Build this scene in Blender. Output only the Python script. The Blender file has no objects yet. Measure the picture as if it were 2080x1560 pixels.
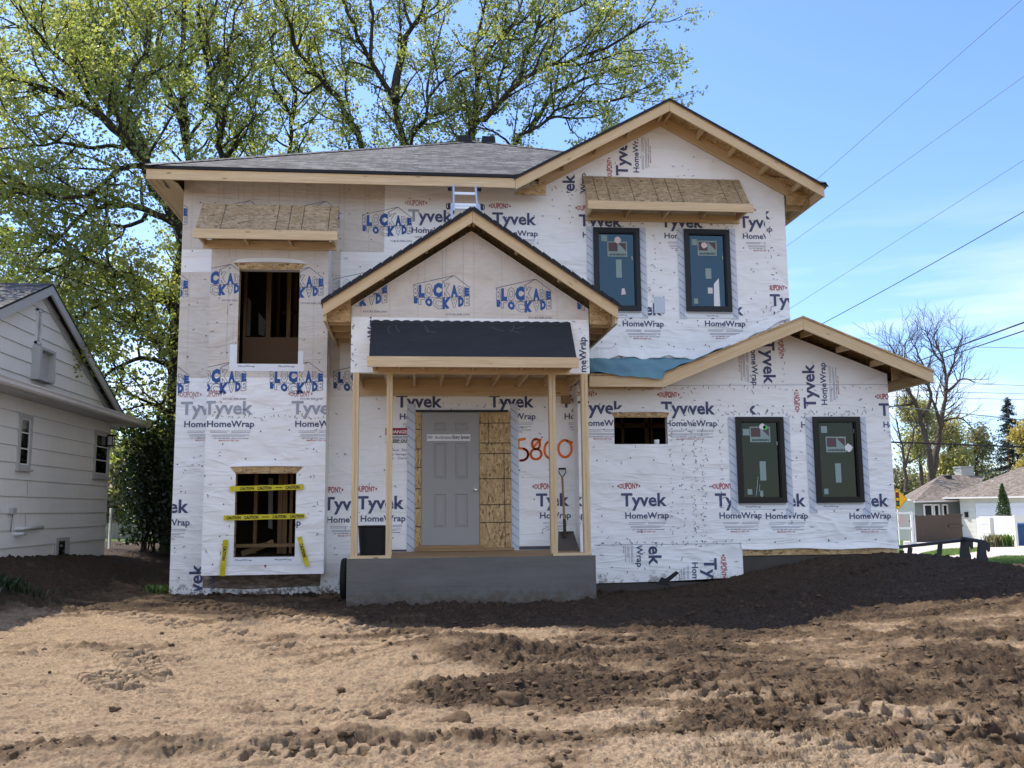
import bpy, math, random
import numpy as np
from mathutils import Vector, Matrix
from mathutils.geometry import tessellate_polygon

scene = bpy.context.scene
COL = scene.collection
R = random.Random(7)

# ------------------------------------------------------------------ camera
FPX = 1900.0                       # focal length in pixels of the 2080 px wide photograph
YAW, PITCH, ROLL = (math.radians(a) for a in (5.8108, 7.57, -0.5676))
EYE = Vector((0.0, 0.0, 1.3))
_f = Vector((math.sin(YAW)*math.cos(PITCH), math.cos(YAW)*math.cos(PITCH), math.sin(PITCH)))
_r = Vector((math.cos(YAW), -math.sin(YAW), 0))
_u = _r.cross(_f)
CR = _r*math.cos(ROLL) + _u*math.sin(ROLL)
CU = -_r*math.sin(ROLL) + _u*math.cos(ROLL)
cam_data = bpy.data.cameras.new('camera')
cam = bpy.data.objects.new('camera', cam_data)
COL.objects.link(cam)
scene.camera = cam
cam_data.sensor_width = 36.0
cam_data.lens = 36.0*FPX/2080.0
cam_data.clip_start = 0.05
cam_data.clip_end = 3000.0
mw = Matrix((CR, CU, -_f)).transposed().to_4x4()
mw.translation = EYE
cam.matrix_world = mw

# ------------------------------------------------------------------ world, sun, exposure
SUN_DIR = Vector((-0.54, 0.56, 1.0)).normalized()     # towards the sun
world = bpy.data.worlds.new('World')
scene.world = world
world.use_nodes = True
wn, wl = world.node_tree.nodes, world.node_tree.links
wn.clear()
w_out = wn.new('ShaderNodeOutputWorld')
w_bg = wn.new('ShaderNodeBackground')
w_sky = wn.new('ShaderNodeTexSky')
w_sky.sky_type = 'NISHITA'
w_sky.sun_disc = False
w_sky.sun_elevation = math.asin(SUN_DIR.z)
w_sky.sun_rotation = math.atan2(SUN_DIR.x, SUN_DIR.y)
w_sky.altitude = 250
w_sky.air_density = 1.0
w_sky.dust_density = 0.6
w_sky.ozone_density = 1.6
w_bg.inputs['Strength'].default_value = 0.12
# thin streaks of cirrus low in the sky
tc = wn.new('ShaderNodeTexCoord')
mp = wn.new('ShaderNodeMapping'); mp.inputs['Scale'].default_value = (2.2, 2.2, 16.0)
mp.inputs['Location'].default_value = (0.3, 1.1, 0.35)
nz = wn.new('ShaderNodeTexNoise'); nz.inputs['Scale'].default_value = 1.5; nz.inputs['Detail'].default_value = 6
rp = wn.new('ShaderNodeValToRGB'); rp.color_ramp.elements[0].position = 0.49; rp.color_ramp.elements[1].position = 0.80
sp = wn.new('ShaderNodeSeparateXYZ')
el = wn.new('ShaderNodeMapRange'); el.inputs['From Min'].default_value = 0.30; el.inputs['From Max'].default_value = 0.16
mu = wn.new('ShaderNodeMath'); mu.operation = 'MULTIPLY'
mx = wn.new('ShaderNodeMix'); mx.data_type = 'RGBA'; mx.inputs['B'].default_value = (4.4, 4.6, 4.9, 1)
w_tint = wn.new('ShaderNodeMix'); w_tint.data_type = 'RGBA'; w_tint.blend_type = 'MULTIPLY'; w_tint.inputs['Factor'].default_value = 1; w_tint.inputs['B'].default_value = (.62,.725,.97,1)
wl.new(w_sky.outputs['Color'], w_tint.inputs['A'])
wl.new(tc.outputs['Generated'], mp.inputs['Vector']); wl.new(mp.outputs['Vector'], nz.inputs['Vector'])
wl.new(nz.outputs['Fac'], rp.inputs['Fac']); wl.new(tc.outputs['Generated'], sp.inputs[0])
wl.new(sp.outputs['Z'], el.inputs['Value']); wl.new(el.outputs['Result'], mu.inputs[0]); wl.new(rp.outputs['Color'], mu.inputs[1])
# unseen bank of white cloud added behind the camera to brighten the facade
so_ = wn.new('ShaderNodeMapRange'); so_.inputs['From Min'].default_value = 0.05; so_.inputs['From Max'].default_value = -0.45; so_.inputs['To Max'].default_value = .75
nz2 = wn.new('ShaderNodeTexNoise'); nz2.inputs['Scale'].default_value = 3.0; nz2.inputs['Detail'].default_value = 6
rp2 = wn.new('ShaderNodeValToRGB'); rp2.color_ramp.elements[0].position = 0.30; rp2.color_ramp.elements[1].position = 0.60
mu2 = wn.new('ShaderNodeMath'); mu2.operation = 'MULTIPLY'; mxx = wn.new('ShaderNodeMath'); mxx.operation = 'MAXIMUM'
wl.new(sp.outputs['Y'], so_.inputs['Value']); wl.new(tc.outputs['Generated'], nz2.inputs['Vector']); wl.new(nz2.outputs['Fac'], rp2.inputs['Fac'])
wl.new(so_.outputs['Result'], mu2.inputs[0]); wl.new(rp2.outputs['Color'], mu2.inputs[1]); wl.new(mu.outputs[0], mxx.inputs[0]); wl.new(mu2.outputs[0], mxx.inputs[1])
wl.new(mxx.outputs[0], mx.inputs['Factor']); wl.new(w_tint.outputs['Result'], mx.inputs['A'])
wl.new(mx.outputs['Result'], w_bg.inputs['Color']); wl.new(w_bg.outputs[0], w_out.inputs['Surface'])

sun_data = bpy.data.lights.new('sun', 'SUN')
sun_data.energy = 3.0
sun_data.angle = math.radians(0.5)
sun_data.color = (1.0, 0.91, 0.78)
sun = bpy.data.objects.new('sun', sun_data)
COL.objects.link(sun)
sun.rotation_euler = (-SUN_DIR).to_track_quat('-Z', 'Y').to_euler()
sun.location = (-20, 20, 40)

scene.view_settings.view_transform = 'Standard'
scene.view_settings.look = 'None'
scene.view_settings.gamma = 1.0
scene.view_settings.exposure = 1.36
scene.cycles.max_bounces = 6
scene.cycles.transparent_max_bounces = 12

# ------------------------------------------------------------------ helpers
def at(px, py, Y):
    """the point at depth Y (metres north of the camera) seen at a pixel of the survey photograph"""
    d = CR*((px-1040)/FPX) - CU*((py-780)/FPX) + _f
    return EYE + d*((Y-EYE.y)/d.y)
def atx(px, py, X):
    d = CR*((px-1040)/FPX) - CU*((py-780)/FPX) + _f
    return EYE + d*((X-EYE.x)/d.x)
def atz(px, py, z):
    d = CR*((px-1040)/FPX) - CU*((py-780)/FPX) + _f
    return EYE + d*((z-EYE.z)/d.z)
def wx(px, py, Y):
    p = at(px, py, Y); return (p.x, p.z)

def thing(name, label, cat, loc=(0, 0, 0), group=None):
    o = bpy.data.objects.new(name, None)
    o.location = loc; o.empty_display_size = 0.2
    COL.objects.link(o)
    o['label'] = label; o['category'] = cat
    if group: o['group'] = group
    return o
def tag(o, label=None, cat=None, group=None, kind=None):
    for k, v in (('label', label), ('category', cat), ('group', group), ('kind', kind)):
        if v: o[k] = v
    return o
def world_loc(o):
    v = Vector(o.location)
    if o.parent: v = v + o.matrix_parent_inverse.translation + world_loc(o.parent)
    return v
def set_parent(o, parent):
    o.parent = parent
    o.matrix_parent_inverse = Matrix.Translation(-world_loc(parent))

class MB:
    """collects faces, then links them as ONE mesh object"""
    def __init__(s): s.v = []; s.f = []; s.m = []; s.uv = []; s.sm = []; s.cut = []
    def face(s, pts, m=0, uv=None, smooth=False):
        b = len(s.v); s.v += [tuple(p) for p in pts]
        s.f.append(tuple(range(b, b+len(pts)))); s.m.append(m); s.sm.append(smooth)
        if uv is None: uv = [(p[0], p[2]) for p in pts]
        s.uv.append(uv)
    def box(s, x0, x1, y0, y1, z0, z1, m=0):
        s.hexa([(x0,y0,z0),(x1,y0,z0),(x1,y1,z0),(x0,y1,z0),(x0,y0,z1),(x1,y0,z1),(x1,y1,z1),(x0,y1,z1)], m)
    def hexa(s, c, m=0):
        s.cut.append(len(s.f)); c = [Vector(p) for p in c]
        L = [(c[1]-c[0]).length, (c[3]-c[0]).length, (c[4]-c[0]).length]
        k = L.index(max(L)); ou, ov = R.uniform(0, 40), R.uniform(0, 40)
        for q, ax in (((0,3,2,1),(0,1)), ((4,5,6,7),(0,1)), ((0,1,5,4),(0,2)), ((2,3,7,6),(0,2)), ((1,2,6,5),(1,2)), ((3,0,4,7),(1,2))):
            P = [c[i] for i in q]
            par = {0: [0,1,1,0,0,1,1,0], 1: [0,0,1,1,0,0,1,1], 2: [0,0,0,0,1,1,1,1]}
            a, b = ax
            if b == k: a, b = b, a
            uv = [(ou + par[a][i]*L[a], ov + par[b][i]*L[b] + ax[0]*.3) for i in q]
            s.face(P, m, uv)
    def beam(s, p0, p1, w, h, up=(0,0,1), m=0):
        """bar from p0 to p1, w across, h in the up direction"""
        p0, p1 = Vector(p0), Vector(p1); d = (p1-p0).normalized()
        a = d.cross(Vector(up)).normalized()*(w/2); b = a.cross(d).normalized()*(h/2)
        s.hexa([p0-a-b, p1-a-b, p1+a-b, p0+a-b, p0-a+b, p1-a+b, p1+a+b, p0+a+b], m)
    def tube(s, pts, rad, n=8, m=0, cap=True):
        pts = [Vector(p) for p in pts]
        if not hasattr(rad, '__len__'): rad = [rad]*len(pts)
        base = len(s.v); prev = None
        for i, p in enumerate(pts):
            d = (pts[min(i+1, len(pts)-1)] - pts[max(i-1, 0)])
            d = d.normalized() if d.length > 1e-9 else Vector((0,0,1))
            if prev is None:
                a = d.cross(Vector((0,0,1)));
                if a.length < .01: a = d.cross(Vector((1,0,0)))
            else: a = prev - d*prev.dot(d)
            a.normalize(); prev = a; b = d.cross(a)
            for k in range(n):
                t = 2*math.pi*k/n
                s.v.append(tuple(p + (a*math.cos(t)+b*math.sin(t))*rad[i]))
        for i in range(len(pts)-1):
            for k in range(n):
                k2 = (k+1) % n
                s.f.append((base+i*n+k, base+i*n+k2, base+(i+1)*n+k2, base+(i+1)*n+k)); s.m.append(m); s.sm.append(True)
                s.uv.append([(k/n, i), ((k+1)/n, i), ((k+1)/n, i+1), (k/n, i+1)])
        if cap:
            for st in (0, len(pts)-1):
                s.f.append(tuple(base+st*n+k for k in range(n))); s.m.append(m); s.sm.append(False); s.uv.append([(0,0)]*n)
    def lathe(s, prof, c, n=24, m=0):
        """surface of revolution about the vertical axis through c; prof = [(r,z)...]"""
        base = len(s.v)
        for r, z in prof:
            for k in range(n):
                t = 2*math.pi*k/n; s.v.append((c[0]+r*math.cos(t), c[1]+r*math.sin(t), c[2]+z))
        for i in range(len(prof)-1):
            for k in range(n):
                k2 = (k+1) % n
                s.f.append((base+i*n+k, base+i*n+k2, base+(i+1)*n+k2, base+(i+1)*n+k)); s.m.append(m); s.sm.append(True)
                s.uv.append([(k/n, prof[i][1]), ((k+1)/n, prof[i][1]), ((k+1)/n, prof[i+1][1]), (k/n, prof[i+1][1])])
    def poly_y(s, pts, Y, m=0, holes=(), thick=0):
        """flat sheet facing the camera at depth Y from 2D (x,z) points, with holes"""
        s.cut.append(len(s.f)); loops = [[Vector((x, 0, z)) for x, z in pts]] + [[Vector((x, 0, z)) for x, z in h] for h in holes]
        flat = [p for l in loops for p in l]
        for t in tessellate_polygon([[Vector((p.x, p.z, 0)) for p in l] for l in loops]):
            P = [flat[i] for i in t]
            nrm = (P[1]-P[0]).cross(P[2]-P[0])
            if nrm.y > 0: P.reverse()
            s.face([(p.x, Y, p.z) for p in P], m)
            if thick: s.face([(p.x, Y+thick, p.z) for p in reversed(P)], m)
        if thick:
            for l in loops:
                for i in range(len(l)):
                    a, b = l[i], l[(i+1) % len(l)]
                    s.face([(a.x,Y,a.z),(b.x,Y,b.z),(b.x,Y+thick,b.z),(a.x,Y+thick,a.z)], m,
                           [(0,0),((b-a).length,0),((b-a).length,thick),(0,thick)])
    def slab(s, pts, t, mt=0, ms=1, mbm=2, uvdir=None):
        """roof slab: top polygon pts (any plane), thickness t downward; materials top, sides, bottom"""
        P = [Vector(p) for p in pts]
        n = (P[1]-P[0]).cross(P[2]-P[0])
        if n.z < 0: P.reverse()
        u = Vector(uvdir) if uvdir else Vector((1,0,0))
        nn = (P[1]-P[0]).cross(P[2]-P[0]).normalized(); v = nn.cross(u)
        uv = [(p.dot(u), p.dot(v)) for p in P]
        s.face(P, mt, uv)
        Q = [p - Vector((0,0,t)) for p in P]
        s.face(list(reversed(Q)), mbm, list(reversed(uv)))
        for i in range(len(P)):
            j = (i+1) % len(P)
            s.face([P[j], P[i], Q[i], Q[j]], ms, [(0,0),(1,0),(1,.1),(0,.1)])
    def build_split(s, name, mats, parent=None):
        """each board (hexa, box, beam, poly) becomes an object of its own"""
        out = []
        for a, b in zip(s.cut, s.cut[1:]+[len(s.f)]):
            if b <= a: continue
            m = MB()
            for k in range(a, b): m.face([s.v[i] for i in s.f[k]], s.m[k], s.uv[k], s.sm[k])
            out.append(m.build(name, mats, parent))
        return out
    def build(s, name, mats, parent=None, label=None):
        me = bpy.data.meshes.new(name)
        me.from_pydata(s.v, [], s.f)
        for mt in (mats if isinstance(mats, (list, tuple)) else [mats]): me.materials.append(mt)
        me.polygons.foreach_set('material_index', s.m)
        me.polygons.foreach_set('use_smooth', s.sm)
        uvl = me.uv_layers.new(name='UVMap')
        uvl.data.foreach_set('uv', [c for f in s.uv for p in f for c in p])
        me.update()
        o = bpy.data.objects.new(name, me)
        COL.objects.link(o)
        if parent is not None: set_parent(o, parent)
        if label: o['label'] = label
        return o

# ------------------------------------------------------------------ 2D printing (lettering as thin flat faces)
_tc = {}
def text_tris(body, bold=0.0, res=2):
    key = (body, bold, res)
    if key in _tc: return _tc[key]
    cu = bpy.data.curves.new('lettering', 'FONT'); cu.body = body; cu.resolution_u = res; cu.offset = bold
    ob = bpy.data.objects.new('lettering', cu); COL.objects.link(ob)
    dg = bpy.context.evaluated_depsgraph_get()
    me = bpy.data.meshes.new_from_object(ob.evaluated_get(dg))
    me.calc_loop_triangles()
    vs = [(v.co.x, v.co.y) for v in me.vertices]
    tr = [[vs[i] for i in t.vertices] for t in me.loop_triangles]
    bpy.data.objects.remove(ob); bpy.data.curves.remove(cu); bpy.data.meshes.remove(me)
    x0 = min(p[0] for t in tr for p in t); x1 = max(p[0] for t in tr for p in t)
    k = 1/0.72
    tr = [[((p[0]-x0)/(x1-x0), p[1]*k) for p in t] for t in tr]     # width 1, cap height 1
    _tc[key] = tr
    return tr
def text_box(body, bold=0.0, res=2):
    """lettering stretched to the unit square"""
    tr = text_tris(body, bold, res)
    y0 = min(p[1] for t in tr for p in t); y1 = max(p[1] for t in tr for p in t)
    return [[(p[0], (p[1]-y0)/(y1-y0)) for p in t] for t in tr]
def outline_edges(tris):
    cnt = {}
    for t in tris:
        for i in range(3):
            a = (round(t[i][0],5), round(t[i][1],5)); b = (round(t[(i+1)%3][0],5), round(t[(i+1)%3][1],5))
            k = (min(a,b), max(a,b)); cnt[k] = cnt.get(k, 0)+1
    return [k for k, c in cnt.items() if c == 1]
def clip(poly, hp):
    for a, b, c in hp:                # keep a*x + b*z <= c
        out = []
        for i in range(len(poly)):
            p, q = poly[i], poly[(i+1) % len(poly)]
            dp, dq = a*p[0]+b*p[1]-c, a*q[0]+b*q[1]-c
            if dp <= 0: out.append(p)
            if (dp < 0) != (dq < 0) and dp != dq:
                t = dp/(dp-dq); out.append((p[0]+t*(q[0]-p[0]), p[1]+t*(q[1]-p[1])))
        poly = out
        if len(poly) < 3: return []
    return poly
def rect_hp(x0, x1, z0, z1): return [(-1,0,-x0),(1,0,x1),(0,-1,-z0),(0,1,z1)]
class Ink:
    """adds flat printed marks to an MB on the plane facing the camera at depth Y"""
    def __init__(s, mb, Y, holes=()): s.mb, s.Y, s.holes = mb, Y, list(holes)
    def poly(s, pts, m, hp=(), dy=0.005):
        pts = clip(list(pts), hp)
        if len(pts) < 3: return
        for x0, x1, z0, z1 in s.holes:           # nothing is printed across an opening
            if max(p[0] for p in pts) > x0 and min(p[0] for p in pts) < x1 and max(p[1] for p in pts) > z0 and min(p[1] for p in pts) < z1:
                for part in ([(1,0,x0)], [(-1,0,-x1)], [(-1,0,-x0),(1,0,x1),(0,1,z0)], [(-1,0,-x0),(1,0,x1),(0,-1,-z1)]): s.poly(pts, m, part, dy)
                return
        if len(pts) >= 3:
            ar = sum(pts[i][0]*pts[(i+1)%len(pts)][1]-pts[(i+1)%len(pts)][0]*pts[i][1] for i in range(len(pts)))
            if ar < 0: pts = pts[::-1]
            s.mb.face([(x, s.Y-dy, z) for x, z in pts], m)
    def rect(s, x0, x1, z0, z1, m, hp=(), dy=0.005): s.poly([(x0,z0),(x1,z0),(x1,z1),(x0,z1)], m, hp, dy)
    def line(s, a, b, w, m, hp=(), dy=0.005):
        dx, dz = b[0]-a[0], b[1]-a[1]; L = math.hypot(dx, dz) or 1
        nx, nz_ = -dz/L*w/2, dx/L*w/2
        s.poly([(a[0]+nx,a[1]+nz_),(a[0]-nx,a[1]-nz_),(b[0]-nx,b[1]-nz_),(b[0]+nx,b[1]+nz_)], m, hp, dy)
    def tris(s, tr, fn, m, hp=(), dy=0.005):
        for t in tr: s.poly([fn(p) for p in t], m, hp, dy)
    def text(s, body, x, z, w, h, m, rot=0, bold=0.0, hp=(), dy=0.005, res=2):
        ca, sa = math.cos(rot), math.sin(rot)
        s.tris(text_tris(body, bold, res), lambda p: (x + p[0]*w*ca - p[1]*h*sa, z + p[0]*w*sa + p[1]*h*ca), m, hp, dy)
# ------------------------------------------------------------------ materials
class NT:
    def __init__(s, name):
        s.mat = bpy.data.materials.new(name); s.mat.use_nodes = True
        s.n, s.l = s.mat.node_tree.nodes, s.mat.node_tree.links
        s.n.clear(); s.out = s.n.new('ShaderNodeOutputMaterial')
        s.tc = s.n.new('ShaderNodeTexCoord')
    def node(s, t, **kw):
        nd = s.n.new('ShaderNode'+t)
        for k, v in kw.items():
            if k in ('op', 'operation'): nd.operation = v
            elif hasattr(nd, k) and not k[0].isupper(): setattr(nd, k, v)
            else: s.put(nd, k, v)
        return nd
    def put(s, nd, k, v):
        i = nd.inputs[k.replace('_', ' ')] if isinstance(k, str) else nd.inputs[k]
        if isinstance(v, bpy.types.NodeSocket): s.l.new(v, i)
        else: i.default_value = v
    def map(s, co='Object', scale=(1,1,1), rot=(0,0,0), loc=(0,0,0)):
        m = s.n.new('ShaderNodeMapping'); s.l.new(s.tc.outputs[co], m.inputs[0])
        m.inputs['Scale'].default_value = scale; m.inputs['Rotation'].default_value = rot; m.inputs['Location'].default_value = loc
        return m.outputs[0]
    def noise(s, vec, scale=5, detail=4, rough=.5, dist=0):
        n = s.node('TexNoise', Scale=scale, Detail=detail, Roughness=rough, Distortion=dist); s.l.new(vec, n.inputs['Vector'])
        return n.outputs['Fac']
    def ramp(s, fac, stops):
        r = s.n.new('ShaderNodeValToRGB'); s.l.new(fac, r.inputs[0]); e = r.color_ramp.elements
        while len(e) < len(stops): e.new(.5)
        for el_, (p, c) in zip(e, stops):
            el_.position = p; el_.color = (c, c, c, 1) if not hasattr(c, '__len__') else (*c, 1)
        return r.outputs[0]
    def mix(s, fac, a, b, mode='MIX'):
        m = s.n.new('ShaderNodeMix'); m.data_type = 'RGBA'; m.blend_type = mode
        for k, v in ((0, fac), (6, a), (7, b)):
            if isinstance(v, bpy.types.NodeSocket): s.l.new(v, m.inputs[k])
            elif k == 0: m.inputs[0].default_value = v
            else: m.inputs[k].default_value = (*v, 1) if len(v) == 3 else v
        return m.outputs[2]
    def math(s, op, a, b=0.0, c=None):
        m = s.n.new('ShaderNodeMath'); m.operation = op
        for k, v in ((0, a), (1, b)) + (((2, c),) if c is not None else ()):
            if isinstance(v, bpy.types.NodeSocket): s.l.new(v, m.inputs[k])
            else: m.inputs[k].default_value = v
        return m.outputs[0]
    def bump(s, h, strength=.5, dist=.01, normal=None):
        b = s.node('Bump', Strength=strength, Distance=dist); s.l.new(h, b.inputs['Height'])
        if normal: s.l.new(normal, b.inputs['Normal'])
        return b.outputs[0]
    def bsdf(s, col, rough=.7, normal=None, spec=.3, metal=0):
        p = s.n.new('ShaderNodeBsdfPrincipled')
        for k, v in (('Base Color', col), ('Roughness', rough), ('Specular IOR Level', spec), ('Metallic', metal)):
            if isinstance(v, bpy.types.NodeSocket): s.l.new(v, p.inputs[k])
            else: p.inputs[k].default_value = (*v, 1) if hasattr(v, '__len__') else v
        if normal: s.l.new(normal, p.inputs['Normal'])
        s.l.new(p.outputs[0], s.out.inputs[0])
        return p
def plain(name, col, rough=.6, var=.12, scale=6, spec=.3, metal=0, bump=.0):
    t = NT(name); v = t.map()
    n = t.noise(v, scale, 5, .6)
    c = t.mix(n, tuple(x*(1-var) for x in col), tuple(min(1, x*(1+var)) for x in col))
    t.bsdf(c, rough, t.bump(t.noise(v, scale*8, 3), bump, .004) if bump else None, spec, metal)
    return t.mat
def make_wrap(name, col, dirt=(.16,.12,.09), beige=False):
    t = NT(name); v = t.map()
    big = t.noise(v, .8, 3)
    c = t.mix(big, tuple(x*.93 for x in col), tuple(min(1, x*1.04) for x in col))
    if beige:                                   # sheathing flakes showing faintly through the film
        vo = t.node('TexVoronoi', Scale=14.0); t.l.new(t.map(scale=(1,1,2.6), rot=(0,.6,0)), vo.inputs['Vector'])
        c = t.mix(t.math('MULTIPLY', vo.outputs['Color'], .22), c, tuple(x*.62 for x in col))
        c = t.mix(t.ramp(t.noise(v, 2.2, 5, .65), [(.42,0),(.62,.35)]), c, tuple(x*1.18 for x in col))
        w = t.node('TexWave', wave_type='BANDS', bands_direction='X', Scale=.78, Distortion=.25); t.l.new(v, w.inputs['Vector'])
        c = t.mix(t.ramp(w.outputs['Fac'], [(.0,.35),(.012,0)]), c, tuple(x*.7 for x in col))
    # mud splashed along the foot of the sheet
    z = t.node('SeparateXYZ'); t.l.new(v, z.inputs[0])
    low = t.node('MapRange'); t.l.new(z.outputs['Z'], low.inputs['Value'])
    low.inputs['From Min'].default_value = .42; low.inputs['From Max'].default_value = .02
    sp_ = t.ramp(t.math('ADD', t.noise(v, 9, 8, .7), t.math('MULTIPLY', low.outputs['Result'], .16)), [(.60,0),(.68,1)])
    c = t.mix(t.math('MULTIPLY', sp_, low.outputs['Result']), c, dirt)
    # wrinkles: broad sags, diagonal pulls, fine creases
    h1 = t.noise(t.map(scale=(1.0,1,1.5), rot=(0,.5,0)), 1.6, 2, .45, .6)
    def creases(rot, sx, sz, sc, lo):           # thin raised folds = ridged noise
        r_ = t.noise(t.map(scale=(sx,1,sz), rot=(0,rot,0)), sc, 2, .45, .7)
        return t.ramp(t.math('ABSOLUTE', t.math('SUBTRACT', r_, .5)), [(.0,1),(lo,.25),(lo*2.2,0)])
    f1, f2, f3 = creases(.62, .55, 3.2, 1.3, .035), creases(-.5, .5, 3.6, 1.1, .03), creases(1.45, .6, 3.0, 1.0, .03)
    msk = t.ramp(t.noise(v, .9, 3), [(.40,0),(.62,1)])
    cr = t.math('ADD', t.math('MULTIPLY', f1, msk), t.math('ADD', t.math('MULTIPLY', f2, t.math('SUBTRACT', 1.0, msk)), t.math('MULTIPLY', f3, .5)))
    nb = t.bump(h1, .8, .10)
    nb = t.bump(cr, .36, .018, nb)
    nb = t.bump(t.noise(v, 22, 2, .5), .10, .005, nb)
    t.bsdf(c, .5, nb, .35)
    return t.mat
def make_lumber(name, col, dark):
    t = NT(name); v = t.map('UV', (1.2, 26, 1))
    g = t.noise(v, 2.2, 6, .62, .6)
    g2 = t.noise(t.map('UV', (.5, 9, 1)), 1.5, 3, .5, 1.5)
    c = t.mix(t.ramp(g, [(.33,0),(.7,1)]), tuple(x*.80 for x in col), tuple(min(1,x*1.10) for x in col))
    c = t.mix(t.ramp(g2, [(.38,0),(.66,.55)]), c, dark)
    kn = t.node('TexVoronoi', Scale=1.0); t.l.new(t.map('UV', (2.3, 8, 1)), kn.inputs['Vector'])
    c = t.mix(t.ramp(kn.outputs['Distance'], [(.05,.85),(.13,0)]), c, tuple(x*.35 for x in dark))
    oi = t.node('ObjectInfo'); c = t.mix(t.ramp(oi.outputs['Random'], [(.0,.0),(1,.30)]), c, dark)
    t.bsdf(c, .68, t.bump(g, .25, .003), .25)
    return t.mat
def make_osb(name, a, b, d, sx=1.0, lines=True):
    t = NT(name)
    def flakes(rot, sc, off):
        vo = t.node('TexVoronoi', Scale=1.0, Randomness=1.0)
        t.l.new(t.map('UV', (sc*sx, sc*3.2, 1), (0,0,rot), (off,off,0)), vo.inputs['Vector']); return vo
    f1, f2, f3 = flakes(.3, 13, 0), flakes(-.6, 16, 5), flakes(1.2, 11, 9)
    sel = t.ramp(t.noise(t.map('UV', (9,9,1)), 1.6, 3), [(.44,0),(.54,1)])
    def g(f):
        s_ = t.node('SeparateColor'); t.l.new(f.outputs['Color'], s_.inputs[0]); return s_.outputs[0]
    k = t.mix(sel, g(f1), g(f2)); k = t.mix(t.ramp(t.noise(t.map('UV', (7,7,1)), 1.3, 3), [(.5,0),(.58,1)]), k, g(f3))
    c = t.ramp(k, [(0.0, d), (.22, a), (.7, b), (1.0, tuple(min(1, x*1.25) for x in b))])
    c = t.mix(t.ramp(t.noise(t.map('UV', (3,3,1)), 1.2, 5), [(.35,0),(.7,.4)]), c, tuple(x*.75 for x in a))
    t.bsdf(c, .72, t.bump(k, .3, .004), .25)
    return t.mat
def make_shingles(name, lo, hi):
    t = NT(name); v = t.map('UV')
    br = t.node('TexBrick', Scale=1.0, offset=.37, squash=1.0)
    for k, x in (('Color1', (0,0,0,1)), ('Color2', (1,1,1,1)), ('Mortar', (0,0,0,1)), ('Mortar Size', .006), ('Brick Width', .23), ('Row Height', .14), ('Bias', 0.0)): br.inputs[k].default_value = x
    t.l.new(v, br.inputs['Vector'])
    b2 = t.node('TexBrick', Scale=1.0, offset=.61)
    for k, x in (('Color1', (0,0,0,1)), ('Color2', (1,1,1,1)), ('Mortar', (.5,.5,.5,1)), ('Mortar Size', .0), ('Brick Width', .11), ('Row Height', .14)): b2.inputs[k].default_value = x
    t.l.new(v, b2.inputs['Vector'])
    k = t.mix(.45, br.outputs['Color'], b2.outputs['Color'])
    k = t.mix(.35, k, t.noise(t.map('UV', (60,60,1)), 1, 4, .7))
    c = t.ramp(k, [(.05, tuple(x*.6 for x in lo)), (.35, lo), (.8, hi)])
    # dark butt line under each course
    sv = t.node('SeparateXYZ'); t.l.new(v, sv.inputs[0])
    fr = t.math('FRACT', t.math('DIVIDE', sv.outputs['Y'], .14))
    c = t.mix(t.ramp(fr, [(.0,.9),(.10,.65),(.16,0)]), c, (.012,.012,.014))
    c = t.mix(t.ramp(t.noise(t.map('UV', (.5,.5,1)), 1.4, 4), [(.35,0),(.7,.35)]), c, tuple(x*.75 for x in lo))
    t.bsdf(c, .9, t.bump(t.math('SUBTRACT', 1.0, fr), .6, .012), .15)
    return t.mat
def make_glass(name, tint, refl, rough=.02, gcol=(.93,.96,1)):
    t = NT(name)
    tr = t.node('BsdfTransparent'); tr.inputs[0].default_value = (*tint, 1)
    gl = t.node('BsdfGlossy'); gl.inputs['Color'].default_value = (*gcol, 1); gl.inputs['Roughness'].default_value = rough
    nb = t.bump(t.noise(t.map(), .9, 1), .06, .02); t.l.new(nb, gl.inputs['Normal'])
    fr = t.node('Fresnel'); fr.inputs[0].default_value = 1.55
    fac = t.math('ADD', t.math('MULTIPLY', fr.outputs[0], 1.0), refl)
    m = t.node('MixShader'); t.l.new(fac, m.inputs[0]); t.l.new(tr.outputs[0], m.inputs[1]); t.l.new(gl.outputs[0], m.inputs[2])
    t.l.new(m.outputs[0], t.out.inputs[0])
    return t.mat
def make_leaf(name, cols, trans=.5, tcol=1.6):
    t = NT(name)
    a = t.node('Attribute', attribute_name='tone')
    c = t.ramp(a.outputs['Fac'], [(i/(len(cols)-1), c) for i, c in enumerate(cols)])
    d = t.node('BsdfDiffuse'); t.l.new(c, d.inputs[0])
    tl = t.node('BsdfTranslucent'); t.l.new(t.mix(1.0, c, (tcol, tcol, tcol*.7), 'MULTIPLY'), tl.inputs[0])
    g = t.node('BsdfGlossy'); g.inputs['Roughness'].default_value = .42; g.inputs[0].default_value = (.9,.95,1,1)
    m = t.node('MixShader'); m.inputs[0].default_value = trans; t.l.new(d.outputs[0], m.inputs[1]); t.l.new(tl.outputs[0], m.inputs[2])
    m2 = t.node('MixShader'); m2.inputs[0].default_value = .05; t.l.new(m.outputs[0], m2.inputs[1]); t.l.new(g.outputs[0], m2.inputs[2])
    t.l.new(m2.outputs[0], t.out.inputs[0])
    return t.mat
def make_bark(name, lo, hi):
    t = NT(name); v = t.map(scale=(6,6,1.3))
    n = t.noise(v, 3, 6, .65, .5)
    t.bsdf(t.ramp(n, [(.3, lo), (.7, hi)]), .9, t.bump(n, .8, .03), .1)
    return t.mat

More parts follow.
